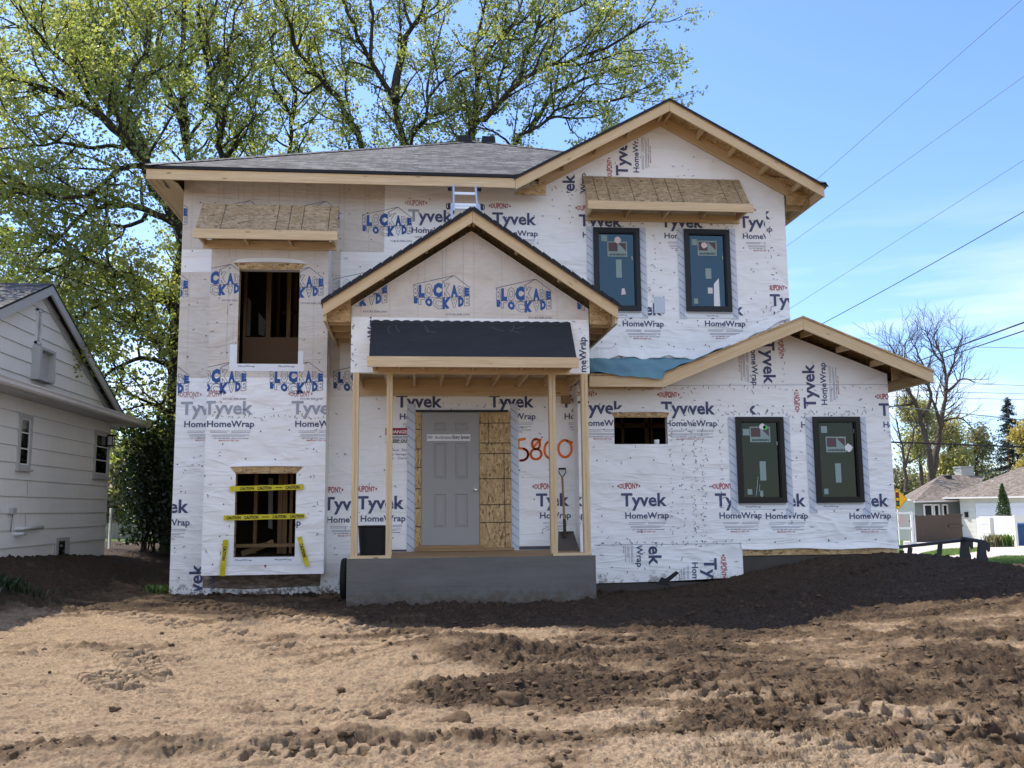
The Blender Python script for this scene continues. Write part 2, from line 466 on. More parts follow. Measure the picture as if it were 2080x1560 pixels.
WRAP = make_wrap('house_wrap_white', (.925,.918,.892))
BEIGE = make_wrap('house_wrap_beige', (.665,.600,.525), beige=True)
INK = plain('navy_ink', (.070,.082,.165), .6, .25, 9)
GREYINK = plain('faded_grey_ink', (.36,.38,.43), .6, .1)
RED = plain('red_ink', (.42,.03,.035), .6, .15)
PINKRED = plain('faded_red_ink', (.50,.28,.28), .6, .1)
BLUE = plain('blue_ink', (.03,.095,.30), .6, .12)
FINE = plain('fine_print_ink', (.30,.32,.40), .6, .1)
STAPLE = plain('staple_scuff_dark', (.09,.09,.10), .5, .2)
TAPE = plain('flashing_tape_film', (.58,.63,.70), .42, .06, 3)
SEALT = plain('seal_tape_white', (.80,.82,.84), .5, .05, 3)
LUMBER = make_lumber('pine_lumber', (.73,.565,.35), (.56,.385,.195))
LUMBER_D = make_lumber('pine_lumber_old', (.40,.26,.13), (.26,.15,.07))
OSB = make_osb('strand_board', (.42,.27,.12), (.58,.41,.21), (.16,.085,.04))
OSB_W = make_osb('strand_board_weathered', (.31,.215,.115), (.43,.32,.19), (.15,.10,.055))
SHINGLE = make_shingles('grey_shingles', (.058,.060,.065), (.19,.19,.20))
SHINGLE_B = make_shingles('brown_grey_shingles', (.15,.125,.105), (.30,.26,.22))
BLACKEDGE = plain('black_drip_edge', (.012,.012,.015), .55, .2)
def make_felt():
    t = NT('black_felt'); v = t.map(); n = t.noise(t.map(scale=(1.2,3,3)), 2.5, 5, .6, .8)
    c = t.mix(n, (.016,.019,.023), (.034,.038,.044)); f = t.noise(v, 60, 3); c = t.mix(t.ramp(f, [(.55,0),(.75,.3)]), c, (.07,.075,.08))
    t.bsdf(c, .7, t.bump(n, .7, .03), .3); return t.mat
FELT = make_felt()
MEMBRANE = plain('blue_membrane', (.12,.27,.33), .6, .2, 3, bump=.3)
CONCRETE = plain('concrete', (.33,.33,.32), .85, .15, 5, bump=.3)
BLOCK = plain('foundation_block', (.075,.065,.055), .9, .25, 5, bump=.5)
def make_porch_coat():
    t = NT('grey_skim_coat'); v = t.map(); n = t.noise(t.map(scale=(.6,1,2.4)), 2.0, 6, .65)
    c = t.mix(t.ramp(n, [(.3,0),(.72,1)]), (.118,.110,.100), (.165,.155,.142))
    z = t.node('SeparateXYZ'); t.l.new(v, z.inputs[0])
    lo = t.node('MapRange'); t.l.new(z.outputs['Z'], lo.inputs['Value']); lo.inputs['From Min'].default_value = .30; lo.inputs['From Max'].default_value = .0
    mud = t.math('MULTIPLY', t.ramp(t.math('ADD', t.noise(v, 10, 8, .72), t.math('MULTIPLY', lo.outputs[0], .22)), [(.56,0),(.70,1)]), lo.outputs[0])
    c = t.mix(mud, c, (.10,.075,.055))
    sp_ = t.node('TexVoronoi', Scale=3.2); t.l.new(v, sp_.inputs['Vector']); c = t.mix(t.ramp(sp_.outputs['Distance'], [(.015,.7),(.035,0)]), c, (.03,.028,.026))
    wv = t.noise(t.map(scale=(.35,1,14)), 2.5, 3); c = t.mix(t.ramp(wv, [(.45,0),(.62,.10)]), c, (.20,.195,.19))
    t.bsdf(c, .75, t.bump(t.math('ADD', n, t.math('MULTIPLY', wv, .5)), .35, .012), .25); return t.mat
GREYPAINT = make_porch_coat()
DOORP = plain('grey_door_paint', (.335,.325,.305), .45, .03, 2)
BLACKFRAME = plain('black_window_frame', (.010,.013,.018), .4, .15)
BROWNFRAME = plain('dark_bronze_frame', (.010,.009,.0075), .4, .15)
WHITEP = plain('white_paint', (.72,.73,.73), .55, .06, 3)
def make_siding():
    t = NT('pale_siding_paint'); v = t.map(); st = t.noise(t.map(scale=(1,9,.8)), 2.2, 5, .6); bg = t.noise(v, .9, 5, .6)
    c = t.mix(t.ramp(st, [(.35,0),(.75,.5)]), (.88,.875,.83), (.78,.78,.74)); c = t.mix(t.ramp(bg, [(.45,0),(.75,.35)]), c, (.66,.67,.64))
    t.bsdf(c, .6, t.bump(t.noise(t.map(scale=(1,2,30)), 2, 4), .3, .006), .3); return t.mat
SIDING = make_siding()
GUTTERW = plain('white_gutter_enamel', (.66,.64,.62), .4, .06)
TRIMG = plain('grey_trim_paint', (.47,.475,.47), .55, .1)
STEEL = plain('dark_steel', (.018,.018,.021), .55, .4, 12, .5)
ALU = plain('aluminium', (.62,.64,.67), .32, .08, 4, .5, .85)
PLASTIC_K = plain('black_plastic', (.010,.010,.011), .45, .2)
RUBBER = plain('black_rubber', (.012,.012,.012), .8, .2, bump=.3)
YELLOW = plain('yellow_tape', (.62,.52,.02), .45, .1)
INKBLACK = plain('black_ink', (.012,.012,.012), .6)
ORANGE = plain('orange_spray_paint', (1.0,.19,.025), .6, .15, 14)
PAPER = plain('white_paper', (.78,.78,.77), .6, .03)
DANGERRED = plain('danger_red', (.38,.012,.03), .5)
SIGNY = plain('sign_yellow', (.75,.40,.01), .4, .04)
SIGNR = plain('sign_red', (.22,.008,.01), .4)
SIGNG = plain('sign_green', (.01,.13,.075), .4)
STICK = plain('pale_green_sticker', (.27,.36,.335), .5, .05)
STICKB = plain('sticker_maroon', (.12,.07,.075), .5, .1)
PINKP = plain('pale_paper_scrap', (.72,.62,.60), .6, .1, 30)
GREENP = plain('bright_green_paint_mark', (.10,.55,.14), .6, .2)
WOODGREY = make_lumber('weathered_fence_board', (.115,.085,.065), (.06,.045,.036))
WHITEFENCE = plain('white_fence_paint', (.74,.73,.66), .6, .05)
CREAM = plain('cream_siding', (.60,.60,.53), .6, .05)
SAGE = plain('sage_grey_siding', (.20,.225,.215), .6, .08)
BINBLUE = plain('blue_bin_plastic', (.025,.075,.20), .5)
GLASS_UP = make_glass('window_glass_blue', (.13,.19,.22), .05, .02, (.36,.64,.90))
GLASS_LOW = make_glass('window_glass_clear', (.20,.22,.16), .0, .02, (.62,.72,.60))
GLASS_DARK = make_glass('window_glass_dark', (.12,.13,.13), .10, .05)
BRASS = plain('knob_metal', (.75,.73,.68), .25, .05, 4, .5, .9)
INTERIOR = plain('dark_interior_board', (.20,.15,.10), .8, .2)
CARDB = plain('brown_cardboard', (.26,.155,.09), .75, .1)
BARK = make_bark('maple_bark', (.022,.018,.014), (.075,.062,.05))
BARK_G = make_bark('grey_brown_bark', (.05,.04,.032), (.145,.115,.092))
WIREK = plain('black_cable', (.012,.013,.016), .6)
WIREG = plain('grey_cable', (.16,.18,.22), .6)
DRIVE = plain('driveway_concrete', (.50,.45,.38), .85, .08, .8, bump=.15)
def make_stain():
    t = NT('dirt_stain_wrap'); v = t.map(); n = t.noise(t.map(scale=(1,1,3)), 4, 7, .7)
    t.bsdf(t.ramp(n, [(.32,(.10,.070,.05)),(.52,(.24,.175,.125)),(.68,(.52,.45,.40))]), .85, t.bump(n, .6, .02), .2); return t.mat
DIRTM = make_stain()
# ------------------------------------------------------------------ the unfinished house
YM, YB, YW, YG = 15.0, 14.5, 14.6, 13.2         # front planes: main wall, bay, garage wing, porch gable
house = thing('unfinished_house', 'two-storey house under construction, wrapped in printed white and beige building film', 'house', (1.2, 15, 0))
WM = [WRAP, BEIGE, INK, GREYINK, RED, PINKRED, BLUE, FINE, STAPLE, TAPE, SEALT, DIRTM, OSB, ORANGE]
(wWH, wBE, wNV, wGR, wRD, wPR, wBL, wFN, wST, wTP, wSL, wDI, wOS, wOR) = range(14)

def wrap_block(ink, px, py, rot=0, hp=(), fade=False, parts='DTHLM'):
    """one repeat of the printed film: red maker's mark, big word, product word, small print.  px,py = left end of the big word's baseline"""
    x0, z0 = wx(px, py, ink.Y); ca, sa = math.cos(rot), math.sin(rot)
    T = lambda x, z: (x0 + x*ca - z*sa, z0 + x*sa + z*ca)
    nv, rd = (wGR, wPR) if fade else (wNV, wRD)
    def tx(body, x, z, w, h, m, bold=.012, res=2):
        ink.text(body, *T(x, z), w, h, m, rot, bold, hp, res=res)
    if 'T' in parts:
        tx('Tyvek', 0, 0, .735, .205, nv, .026)
        tx('®', .748, 0, .018, .03, nv, 0, 1)
    if 'H' in parts:
        tx('HomeWrap', .06, -.196, .70, .098, wNV, .020)
        tx('®', .775, -.196, .014, .025, nv, 0, 1)
    if 'D' in parts:
        x, z, w, h = -.02, .26, .295, .105
        prof = lambda u: .62 + .38*(1-(2*u-1)**2)
        tr = text_box('DUPONT', .02)
        ink.tris(tr, lambda p: T(x+p[0]*w, z + h/2 + (p[1]-.5)*h*prof(p[0])), rd, hp)
        for sgn, bx in ((-1, x-.012), (1, x+w+.012)):
            ink.poly([T(bx, z+h/2-.026), T(bx+sgn*.030, z+h/2), T(bx, z+h/2+.026)], rd, hp)
    if 'L' in parts:
        for zz, spans in ((-.258, ((.11,.39),(.42,.71))), (-.280, ((.11,.36),(.42,.70))), (-.318, ((.14,.69),)), (-.337, ((.14,.62),))):
            for a, b in spans: ink.line(T(a, zz), T(b, zz), .007, wFN, hp)
    if 'M' in parts:
        tx('Call 1-800-448-9835  tyvek.com/homewrap', .16, -.378, .52, .020, wNV, .01, 1)
        tx('MADE IN THE USA', .24, -.413, .30, .022, wRD, .01, 1)

LC = [('B',0,.085,0),('L',.085,.20,1),('O',.20,.34,0),('C',.34,.51,1),('K',.51,.66,0),('A',.66,.79,1),('D',.79,.90,0),('E',.90,1.0,1)]
def block_logo(ink, px, py, hp=(), icc=True, roof=True, W=.805, fade=False):
    """blue block-letter house emblem; px,py = left end of the seam between its two rows"""
    x0, z0 = wx(px, py, ink.Y)
    m = wBL if not fade else wGR
    top = lambda u: (.205 + .065*u/.51) if u < .51 else (.27 - .10*(u-.51)/.49)
    bot = lambda u: (-.115 - .11*u/.51) if u < .51 else (-.225 + .085*(u-.51)/.49)
    seam = lambda u: (-.015*u/.51) if u < .51 else (-.015 + .05*(u-.51)/.49)
    for ch, a, b, solid in LC:
        for row in (0, 1):
            sol = solid if row == 0 else (1-solid)
            pad = .004
            def fn(p, a=a, b=b, row=row):
                u = a+pad + p[0]*(b-a-2*pad)
                lo, hi = (seam(u)+.006, top(u)) if row == 0 else (seam(u)-.006, bot(u))
                q = p[1] if row == 0 else p[1]
                return (x0 + u*W, z0 + (lo + q*(hi-lo))*W)
            tr = text_box(ch, .085 if sol else .05)
            if sol: ink.tris(tr, fn, m, hp)
            else:
                for e0, e1 in outline_edges(tr): ink.line(fn(e0), fn(e1), .0065, wNV if not fade else m, hp)
    P = lambda u, v: (x0+u*W, z0+v*W)
    ink.line(P(0, seam(0)), P(.51, seam(.51)), .007, wNV, hp); ink.line(P(.51, seam(.51)), P(1, seam(1)), .007, wNV, hp)
    if roof:
        for a, b in (((0,.225),(.72,.40)), ((.51,.28),(.72,.40)), ((.72,.40),(1.0,.18)), ((0,.225),(0,.20))): ink.line(P(*a), P(*b), .008, wNV, hp)
    if icc: ink.text('ICC-ES ESR-2955', *P(.58, -.325), .42*W, .026, wNV, 0, .01, hp, res=1)

def scuffs(ink, x0, x1, z0, z1, n, hp=()):
    for _ in range(n):
        x, z = R.uniform(x0, x1), R.uniform(z0, z1)
        a = R.uniform(0, 3.1)
        for k in range(R.choice((1, 2, 2, 3))):
            L = R.uniform(.012, .03); a += R.uniform(-1.2, 1.2)
            ink.line((x, z), (x+L*math.cos(a), z+L*math.sin(a)), R.uniform(.005, .010), wST, hp, .006)
            x += L*math.cos(a); z += L*math.sin(a)
def scuff_row(ink, p0, p1, n, hp=(), j=.03):
    for i in range(n):
        t = (i+R.uniform(-.3,.3))/max(1, n-1)
        x = p0[0]+(p1[0]-p0[0])*t; z = p0[1]+(p1[1]-p0[1])*t
        scuffs(ink, x-j, x+j, z-j, z+j, 1, hp)
def caps(ink, x0, x1, z0, z1, step, hp=()):
    z = z0
    while z < z1:
        x = x0 + R.uniform(0, step)
        while x < x1:
            xx, zz = x+R.uniform(-.05,.05), z+R.uniform(-.03,.03)
            ink.poly([(xx+.012*math.cos(k*1.047), zz+.012*math.sin(k*1.047)) for k in range(6)], wST, hp, .006)
            x += step*R.uniform(.8,1.25)
        z += step*R.uniform(.9,1.1)
def flash_strip(ink, x0, x1, z0, z1, hp=()):
    """adhesive flashing beside an opening, printed with slanted words"""
    ink.rect(x0, x1, z0, z1, wTP, hp, .008)
    z = z0+.10
    while z < z1+.1:
        h2 = rect_hp(x0, x1, z0, z1) + list(hp)
        ink.text('Flashing Tape', x0+.005, z, .19, .020, wNV, math.radians(-38), .012, h2, .010, 1)
        z += .142

# --- openings
UW = [(2.914, 3.699, 4.530, 5.950), (4.471, 5.254, 4.535, 5.955)]            # upstairs windows
GW = [(5.094, 5.885, 1.345, 2.724), (6.386, 7.179, 1.340, 2.726)]            # garage-wing windows
BO_U = (-2.755, -1.835, 3.535, 5.02)                                         # bay openings, no window yet
BO_L = (-2.722, -1.825, .612, 1.86)
WO = (3.112, 3.98, 2.292, 2.718)                                             # small opening in the wing
rc = lambda r: [(r[0],r[2]),(r[1],r[2]),(r[1],r[3]),(r[0],r[3])]

# --- main wall
mb = MB(); ink = Ink(mb, YM, UW)
mb.poly_y([(-3.76,-.1),(2.55,-.1),(2.55,3.3),(6.27,3.3),(6.27,6.60),(4.13,7.78),(2.02,6.62),(2.02,6.74),(-3.76,6.74)], YM, wWH,
          [rc((r[0]+.03,r[1]-.03,r[2]+.03,r[3]-.03)) for r in UW] + [rc((-3.0,-1.6,.45,5.2))])
# left side, right side, back
mb.face([(-3.76,27,-.1),(-3.76,15,-.1),(-3.76,15,6.74),(-3.76,27,6.74)], wBE); mb.face([(6.27,15,3),(6.27,27,-.1),(6.27,27,6.6),(6.27,15,6.6)], wWH)
mb.face([(6.27,27,-.1),(-3.76,27,-.1),(-3.76,27,6.74),(6.27,27,6.74)], wWH)
# beige film sheets over the white
def sheet(pxs, m, Y=None, dy=.003, hp=()):
    ink.poly([wx(px, py, YM) for px, py in pxs], m, hp, dy)
hpM = rect_hp(-3.755, 6.27, -.1, 6.735)
for hb_ in (rect_hp(-3.755,-3.0,-.1,6.735), rect_hp(-1.6,6.27,-.1,6.735), rect_hp(-3.0,-1.6,5.2,6.735)):
    sheet([(340,350),(782,350),(780,512),(340,508)], wBE, hp=hb_)
    sheet([(340,508),(692,511),(690,767),(340,767)], wBE, hp=hb_)
sheet([(340,507),(692,508),(692,550),(340,553)], wWH, dy=.0036, hp=rect_hp(-3.755,-3.2,0,9))
for x_ in (455,485,514,568,624,652,690,742):
    ink.line(wx(x_,366,YM), wx(x_,430,YM), .006, wGR, hpM, .004)
hole_b = hpM
block_logo(ink, 432, 445, hpM); block_logo(ink, 588, 446, hpM)
block_logo(ink, 736, 458, hpM)
block_logo(ink, 676, 590, hpM, fade=True)
for py in (439, 587, 781): block_logo(ink, 276, py, hpM, icc=False)
block_logo(ink, 677, 777, rect_hp(-1.4,-.9,0,9))
gx = wx(1107,400,YM)[0]
wrap_block(ink, 829, 449, hp=rect_hp(-9, wx(853,449,YM)[0], 0, 9), fade=True)
wrap_block(ink, 829, 449, hp=rect_hp(wx(853,449,YM)[0], 9, 0, 9))
wrap_block(ink, 1000, 455)
wrap_block(ink, 1176, 459, hp=rect_hp(-9, wx(1345,450,YM)[0]-.15, 0, 9))
wrap_block(ink, 1342, 461); wrap_block(ink, 1501, 462, hp=rect_hp(0, wx(1554,462,YM)[0], 0, 9))
c1 = wx(1556,440,YM)[0]
wrap_block(ink, 1480, 443, hp=rect_hp(c1, 6.27, 0, 9), parts='T'); wrap_block(ink, 1480, 446, hp=rect_hp(c1, 6.27, 0, 9), parts='H')
wrap_block(ink, 1257, 639); wrap_block(ink, 1424, 639, hp=rect_hp(0, c1-.03, 0, 9))
wrap_block(ink, 1564, 621, hp=rect_hp(c1, 6.268, 0, 9))
wrap_block(ink, 1246, 765, rot=math.radians(90), parts='TH', hp=rect_hp(2.6,9,0,wx(1300,716,YM)[1]))
hpG = [(-.551,1,7.78-.551*4.13-.03),(.551,1,7.78+.551*4.13-.03)] + rect_hp(2.0,6.27,4,9)
wrap_block(ink, 1275, 357, rot=math.radians(90), hp=hpG)
wrap_block(ink, 1168, 440, rot=math.radians(90), hp=hpG + rect_hp(2,9,6.55,9), parts='TH')
wrap_block(ink, 1452, 452, rot=math.radians(90), hp=hpG + rect_hp(2,9,6.55,9), parts='TH')
# left of the bay and at its foot
xb = wx(417,850,YM)[0]
wrap_block(ink, 367, 842, fade=True, hp=rect_hp(-3.755, xb+.03, 0, 9))
wrap_block(ink, 283, 1042, hp=rect_hp(-3.755, xb, 0, 9))
wrap_block(ink, 409, 1245, rot=math.radians(90), parts='TH', hp=rect_hp(-3.755,-3.0,.1,.5))
mb_strip = [wx(412,1168,YM), wx(652,1164,YM), wx(650,1190,YM), wx(500,1197,YM), wx(412,1194,YM)]
ink.poly(mb_strip, wDI, (), .004)
# between bay and porch, and behind the porch posts
xs = wx(714,1000,YM)[0]
wrap_block(ink, 656, 1036, hp=rect_hp(-9, xs, 0, 9)); wrap_block(ink, 725, 1034, hp=rect_hp(xs, 9, 0, 9))
xd = 2.52
wrap_block(ink, 804.5, 827); wrap_block(ink, 993, 827); wrap_block(ink, 1139, 827, hp=rect_hp(0, xd, 0, 9))
xq = wx(1127,1000,YM)[0]
wrap_block(ink, 1089, 1028, hp=rect_hp(0, xq, 0, 9)); wrap_block(ink, 1064, 1028, hp=rect_hp(xq, xd, 0, 9))
# house number sprayed on the film
def spray(pts, w=.040):
    P = [wx(690+a/3.25, 760+b/3.25, YM) for a, b in pts]
    for i in range(len(P)-1):
        ink.line(P[i], P[i+1], w, wOR, (), .006)
        ink.poly([(P[i][0]+w/2*math.cos(k*.785), P[i][1]+w/2*math.sin(k*.785)) for k in range(8)], wOR, (), .0063)
def oval(cx, cy, rx, ry, a0=0, a1=360, n=22): return [(cx+rx*math.cos(math.radians(a0+(a1-a0)*i/n)), cy+ry*math.sin(math.radians(a0+(a1-a0)*i/n))) for i in range(n+1)]
spray([(1222,428),(1180,434)]); spray([(1180,434),(1178,486),(1200,492)]); spray(oval(1200,530,44,40,-80,110))
spray(oval(1296,462,26,34)); spray(oval(1296,528,36,34)); spray([(1325,432),(1280,480)])
spray(oval(1382,500,30,52,-60,290)); spray(oval(1487,492,44,56)); spray([(1500,440),(1540,455)])
# scribbled note under the warning sheet
for body, px, py, w in (('ace  Deliver', 798, 916, .36), ('y Garage Gate', 797, 924.5, .36), ('n  Garage!!', 797, 933, .34)):
    ink.text(body, *wx(px, py, YM), w, .040, wNV, R.uniform(-.02,.02), -.004, rect_hp(-.1-.3, .05, 0, 9), .006)
# flashing tape beside windows and door
for x0, x1, z0, z1 in UW:
    flash_strip(ink, x0-.115, x0+.01, z0-.12, z1+.03); flash_strip(ink, x1-.01, x1+.115, z0-.12, z1+.03)
    ink.rect(x0-.02, x1+.02, z0-.105, z0+.01, wSL, (), .009); ink.text('FlexWrap', x0+.35, z0-.075, .2, .022, wNV, 0, .01, (), .011, 1)
    scuff_row(ink, (x0-.1, z1+.06), (x1+.1, z1+.06), 12)
dx0, dx1 = wx(844,900,YM)[0], wx(1037,900,YM)[0]
flash_strip(ink, dx0-.135, dx0, .66, 2.98); flash_strip(ink, dx1, dx1+.125, .66, 2.98)
ink.rect(-.7, dx0-.13, .645, .675, wST, (), .004); ink.rect(dx1+.12, 2.5, .645, .70, wST, (), .004)
scuff_row(ink, (dx0-.1, 2.97), (dx1+.1, 2.95), 14)
for rg in ((-3.7,-3.2,.3,6.4,34), (-1.3,2.4,4.2,6.5,46), (2.8,6.2,3.9,6.5,110), (3,5.4,6.5,7.4,26), (-1.3,-.95,.3,3,18), (-.9,2.45,.8,3.1,36)): scuffs(ink, *rg, hp=hpG if rg[2] > 6 else ())
caps(ink, -3.7, -3.2, .3, 6.6, .42); caps(ink, -1.35, 2.4, 3.4, 6.6, .48); caps(ink, 2.7, 6.2, 3.5, 6.4, .45); caps(ink, -.9, 2.4, .9, 3.1, .5)
scuff_row(ink, wx(1205,716,YM), wx(1430,715,YM), 26); scuff_row(ink, wx(1330,480,YM), wx(1322,640,YM), 14)
scuff_row(ink, wx(1563,440,YM), wx(1568,660,YM), 18); scuff_row(ink, wx(1155,330,YM), wx(1160,450,YM), 12); scuff_row(ink, wx(1060,380,YM), wx(1190,395,YM), 14)
ink.rect(*[wx(1328,602,YM)[0], wx(1350,602,YM)[0], wx(1330,636,YM)[1], wx(1330,603,YM)[1]], wTP, (), .007)
# loose lower hem hanging over the roof membrane
hem = []
for i in range(41):
    px = 1196+ (1606-1196)*i/40
    py = 726 + 3*math.sin(i*.7) + 2*math.sin(i*1.9) if px < 1440 else 726 - (px-1440)*.50 + 2*math.sin(i*1.3)
    hem.append((px, py))
for i in range(40):
    a, b = hem[i], hem[i+1]
    pa, pb = at(a[0], a[1], 14.955+.012*math.sin(i*1.7)), at(b[0], b[1], 14.955+.012*math.sin((i+1)*1.7))
    ta, tb = Vector((pa.x, 14.994, pa.z+.16)), Vector((pb.x, 14.994, pb.z+.16))
    mb.face([pa, pb, tb, ta], wWH, smooth=True)
mb.build('house_wrap', WM, house, 'main front wall film, beige upper left, white elsewhere, printed all over')

# --- bay on the left
mb = MB(); ink = Ink(mb, YB, [BO_U, BO_L])
bx0, bx1, bz0, bz1 = -3.185, -1.395, .355, 6.05
mb.poly_y([(bx0,bz0),(bx1,bz0),(bx1,bz1),(bx0,bz1)], YB, wWH, [rc(BO_U), rc(BO_L)])
for x, o in ((bx0, 0), (bx1, 1)):
    q = [(x,YM,bz0),(x,YB,bz0),(x,YB,bz1),(x,YM,bz1)]
    mb.face(q if o == 0 else q[::-1], wWH)
mb.face([(bx0,YB,bz0),(bx0,YM,bz0),(bx1,YM,bz0),(bx1,YB,bz0)], wWH); mb.face([(bx0,YB,bz1),(bx1,YB,bz1),(bx1,YM,bz1),(bx0,YM,bz1)], wWH)
zb = wx(500,766,YB)[1]
for r in ((bx0,BO_U[0],zb,bz1), (BO_U[1],bx1,zb,bz1), (BO_U[0],BO_U[1],zb,BO_U[2]), (BO_U[0],BO_U[1],BO_U[3],bz1)): ink.rect(*r, wBE, (), .003)
hb = rect_hp(bx0,bx1,bz0,bz1)
block_logo(ink, 389, 577, hb + rect_hp(-9,BO_U[0],0,9)); block_logo(ink, 550.5, 583, hb + rect_hp(BO_U[1],9,0,9))
block_logo(ink, 390.5, 777, hb); block_logo(ink, 548, 777, hb)
wrap_block(ink, 413, 841, fade=True, hp=hb); wrap_block(ink, 592, 841, fade=True, hp=hb)
wrap_block(ink, 507, 1042, hp=hb + rect_hp(BO_L[1],9,0,9), parts='H')
for z in (3.9, 4.6, 5.5): ink.line((bx0+.27, z-.3), (bx0+.27, z+.5), .006, wGR, hb, .004)
for r in (BO_U, BO_L):           # film turned out above each opening, white sealing tape under it
    x0, x1, z0, z1 = r
    ink.poly([(x0-.09,z1+.10),(x1+.10,z1+.10),(x1+.0,z1),(x0+.0,z1)], wOS, (), .006)
    n = 12
    for i in range(n):
        a, b = i/n, (i+1)/n
        g = lambda t: Vector((x0-.11+(x1-x0+.23)*t, YB-.012-.03*math.sin(math.pi*t), z1+.10+.012*math.sin(math.pi*t)))
        h = lambda t: Vector((x0-.02+(x1-x0+.04)*t, YB-.004, z1+.185-.03*abs(2*t-1)**3))
        mb.face([g(a), g(b), h(b), h(a)], wWH, smooth=True)
    ink.rect(x0-.11, x1+.10, z0-.115, z0, wSL, (), .007)
    ink.rect(x0-.11, x0, z0, z0+.3, wSL, (), .0072); ink.rect(x1, x1+.08, z0, z0+.2, wSL, (), .0072)
    for f in (.03, .68): ink.text('FlexWrap', x0+(x1-x0)*f, z0-.05, .25, .026, wNV, 0, .01, (), .009, 1)
    for xx in (x0+.15, x0+.5, x0+.72): ink.rect(xx, xx+.008, z1+.002, z1+.098, wST, (), .0065)
    # reveal
    for q in ([(x0,YB,z0),(x1,YB,z0),(x1,YB+.14,z0),(x0,YB+.14,z0)], [(x0,YB,z1),(x0,YB+.14,z1),(x1,YB+.14,z1),(x1,YB,z1)]): mb.face(q, wSL)
    for q in ([(x0,YB,z0),(x0,YB+.14,z0),(x0,YB+.14,z1),(x0,YB,z1)], [(x1,YB,z1),(x1,YB+.14,z1),(x1,YB+.14,z0),(x1,YB,z0)]): mb.face(q, wOS)
ink.poly([wx(535,1146,YB), wx(543,1146,YB), wx(539,1154,YB)], wRD); ink.text('1M', *wx(554,1146,YB), .04, .02, wNV, 0, .02)
scuffs(ink, bx0+.05, BO_L[0]-.05, .5, 3.2, 14); scuffs(ink, BO_L[1]+.05, bx1-.05, .5, 3.2, 18); scuffs(ink, bx0+.05, BO_U[0], 3.5, 5.6, 10); scuffs(ink, BO_U[1], bx1-.03, 3.5, 5.6, 12)
scuff_row(ink, (bx0+.02, wx(500,848,YB)[1]), (bx1-.02, wx(500,848,YB)[1]), 24, j=.015)
caps(ink, bx0+.05, BO_U[0]-.08, .5, 5.8, .45); caps(ink, BO_U[1]+.08, bx1-.05, .5, 5.8, .45); caps(ink, BO_L[0], BO_L[1], 2.1, 3.2, .4)
mb.build('house_wrap', WM, house, 'film on the shallow two-storey bay, beige above and white below')

# --- porch gable face
mb = MB(); ink = Ink(mb, YG)
gp = [(-.94,3.22),(2.475,3.22),(2.475,4.17),(.77,5.31),(-.94,4.17)]
mb.poly_y(gp, YG, wWH, (), .12)
zg = wx(900,645,YG)[1]
hg = [(-.668,1,5.31-.668*.77-.01),(.668,1,5.31+.668*.77-.01)] + rect_hp(-.935,2.47,3.23,9)
ink.poly([(-1,zg),(2.6,zg-.01),(2.6,6),(-1,6)], wBE, hg, .003)
block_logo(ink, 671, 597, hg); block_logo(ink, 840, 603, hg); block_logo(ink, 1008, 610, hg); block_logo(ink, 1172, 615, hg)
wrap_block(ink, 731, 745, rot=math.radians(90), hp=rect_hp(-.935,-.655,3.23,zg), parts='HL'); wrap_block(ink, 1164, 790, rot=math.radians(90), hp=rect_hp(2.16,2.47,3.23,zg), parts='HL')
scuff_row(ink, (-.92,3.9), (-.9,3.3), 8); scuff_row(ink, (2.3,3.95), (2.45,3.3), 10)
for x_ in (.1,.35,.65,1.8): ink.line((x_,4.3),(x_,5.2), .006, wGR, hg, .004)
mb.build('house_wrap', WM, house, 'beige and white film on the porch gable')

# --- garage wing
mb = MB(); ink = Ink(mb, YW, GW+[WO])
wx0, wx1 = 2.53, 7.715
mb.poly_y([(wx0,.13),(3.9,.145),(5.13,.19),(5.13,.61),(7.715,.635),(7.715,3.44),(6.06,4.08),(3.87,3.25),(wx0,3.25)], YW, wWH,
          [rc((r[0]+.03,r[1]-.03,r[2]+.03,r[3]-.03)) for r in GW] + [rc(WO)])
mb.face([(wx0,YM,-.1),(wx0,YW,.13),(wx0,YW,3.25),(wx0,YM,3.25)], wWH); mb.face([(wx1,YW,.6),(wx1,23,.6),(wx1,23,3.44),(wx1,YW,3.44)], wWH)
mb.face([(wx1,23,-.1),(6.27,23,-.1),(6.27,23,4.1),(wx1,23,3.44)], wWH)
hw = rect_hp(wx0, wx1, .1, 9)
x_ = lambda px, py=900: wx(px, py, YW)[0]
wrap_block(ink, 1174, 840, hp=hw)
wrap_block(ink, 1343, 841, hp=rect_hp(wx0, x_(1402), 0, 9)); wrap_block(ink, 1362, 841, hp=rect_hp(x_(1402), x_(1480), 0, 9))
wrap_block(ink, 1447, 841, hp=rect_hp(x_(1526), x_(1560), 0, 9), parts='T'); wrap_block(ink, 1619, 844, hp=rect_hp(x_(1620), x_(1641), 0, 9), parts='H')
wrap_block(ink, 1786, 844, hp=hw)
wrap_block(ink, 1262, 1028); wrap_block(ink, 1453, 1028, hp=rect_hp(0, x_(1540), 0, 9)); wrap_block(ink, 1547, 1029, hp=rect_hp(x_(1541), 9, 0, 9)); wrap_block(ink, 1717, 1029, hp=hw)
wrap_block(ink, 1090, 1028, hp=hw)
hgw = [(-.387,1,4.08-.387*6.06-.01),(.387,1,4.08+.387*6.06-.01)]
wrap_block(ink, 1548, 690, rot=math.radians(-90), hp=hgw + rect_hp(3.9,9,x_ and wx(1500,786,YW)[1],9))
wrap_block(ink, 1657, 830, rot=math.radians(90), hp=hgw)
wrap_block(ink, 1316, 1052, rot=math.radians(-90), hp=rect_hp(wx0,5.12,.15,wx(1300,1108,YW)[1]))
wrap_block(ink, 1430, 1134, rot=math.radians(-90), hp=rect_hp(wx0,5.12,.17,wx(1300,1108,YW)[1]))
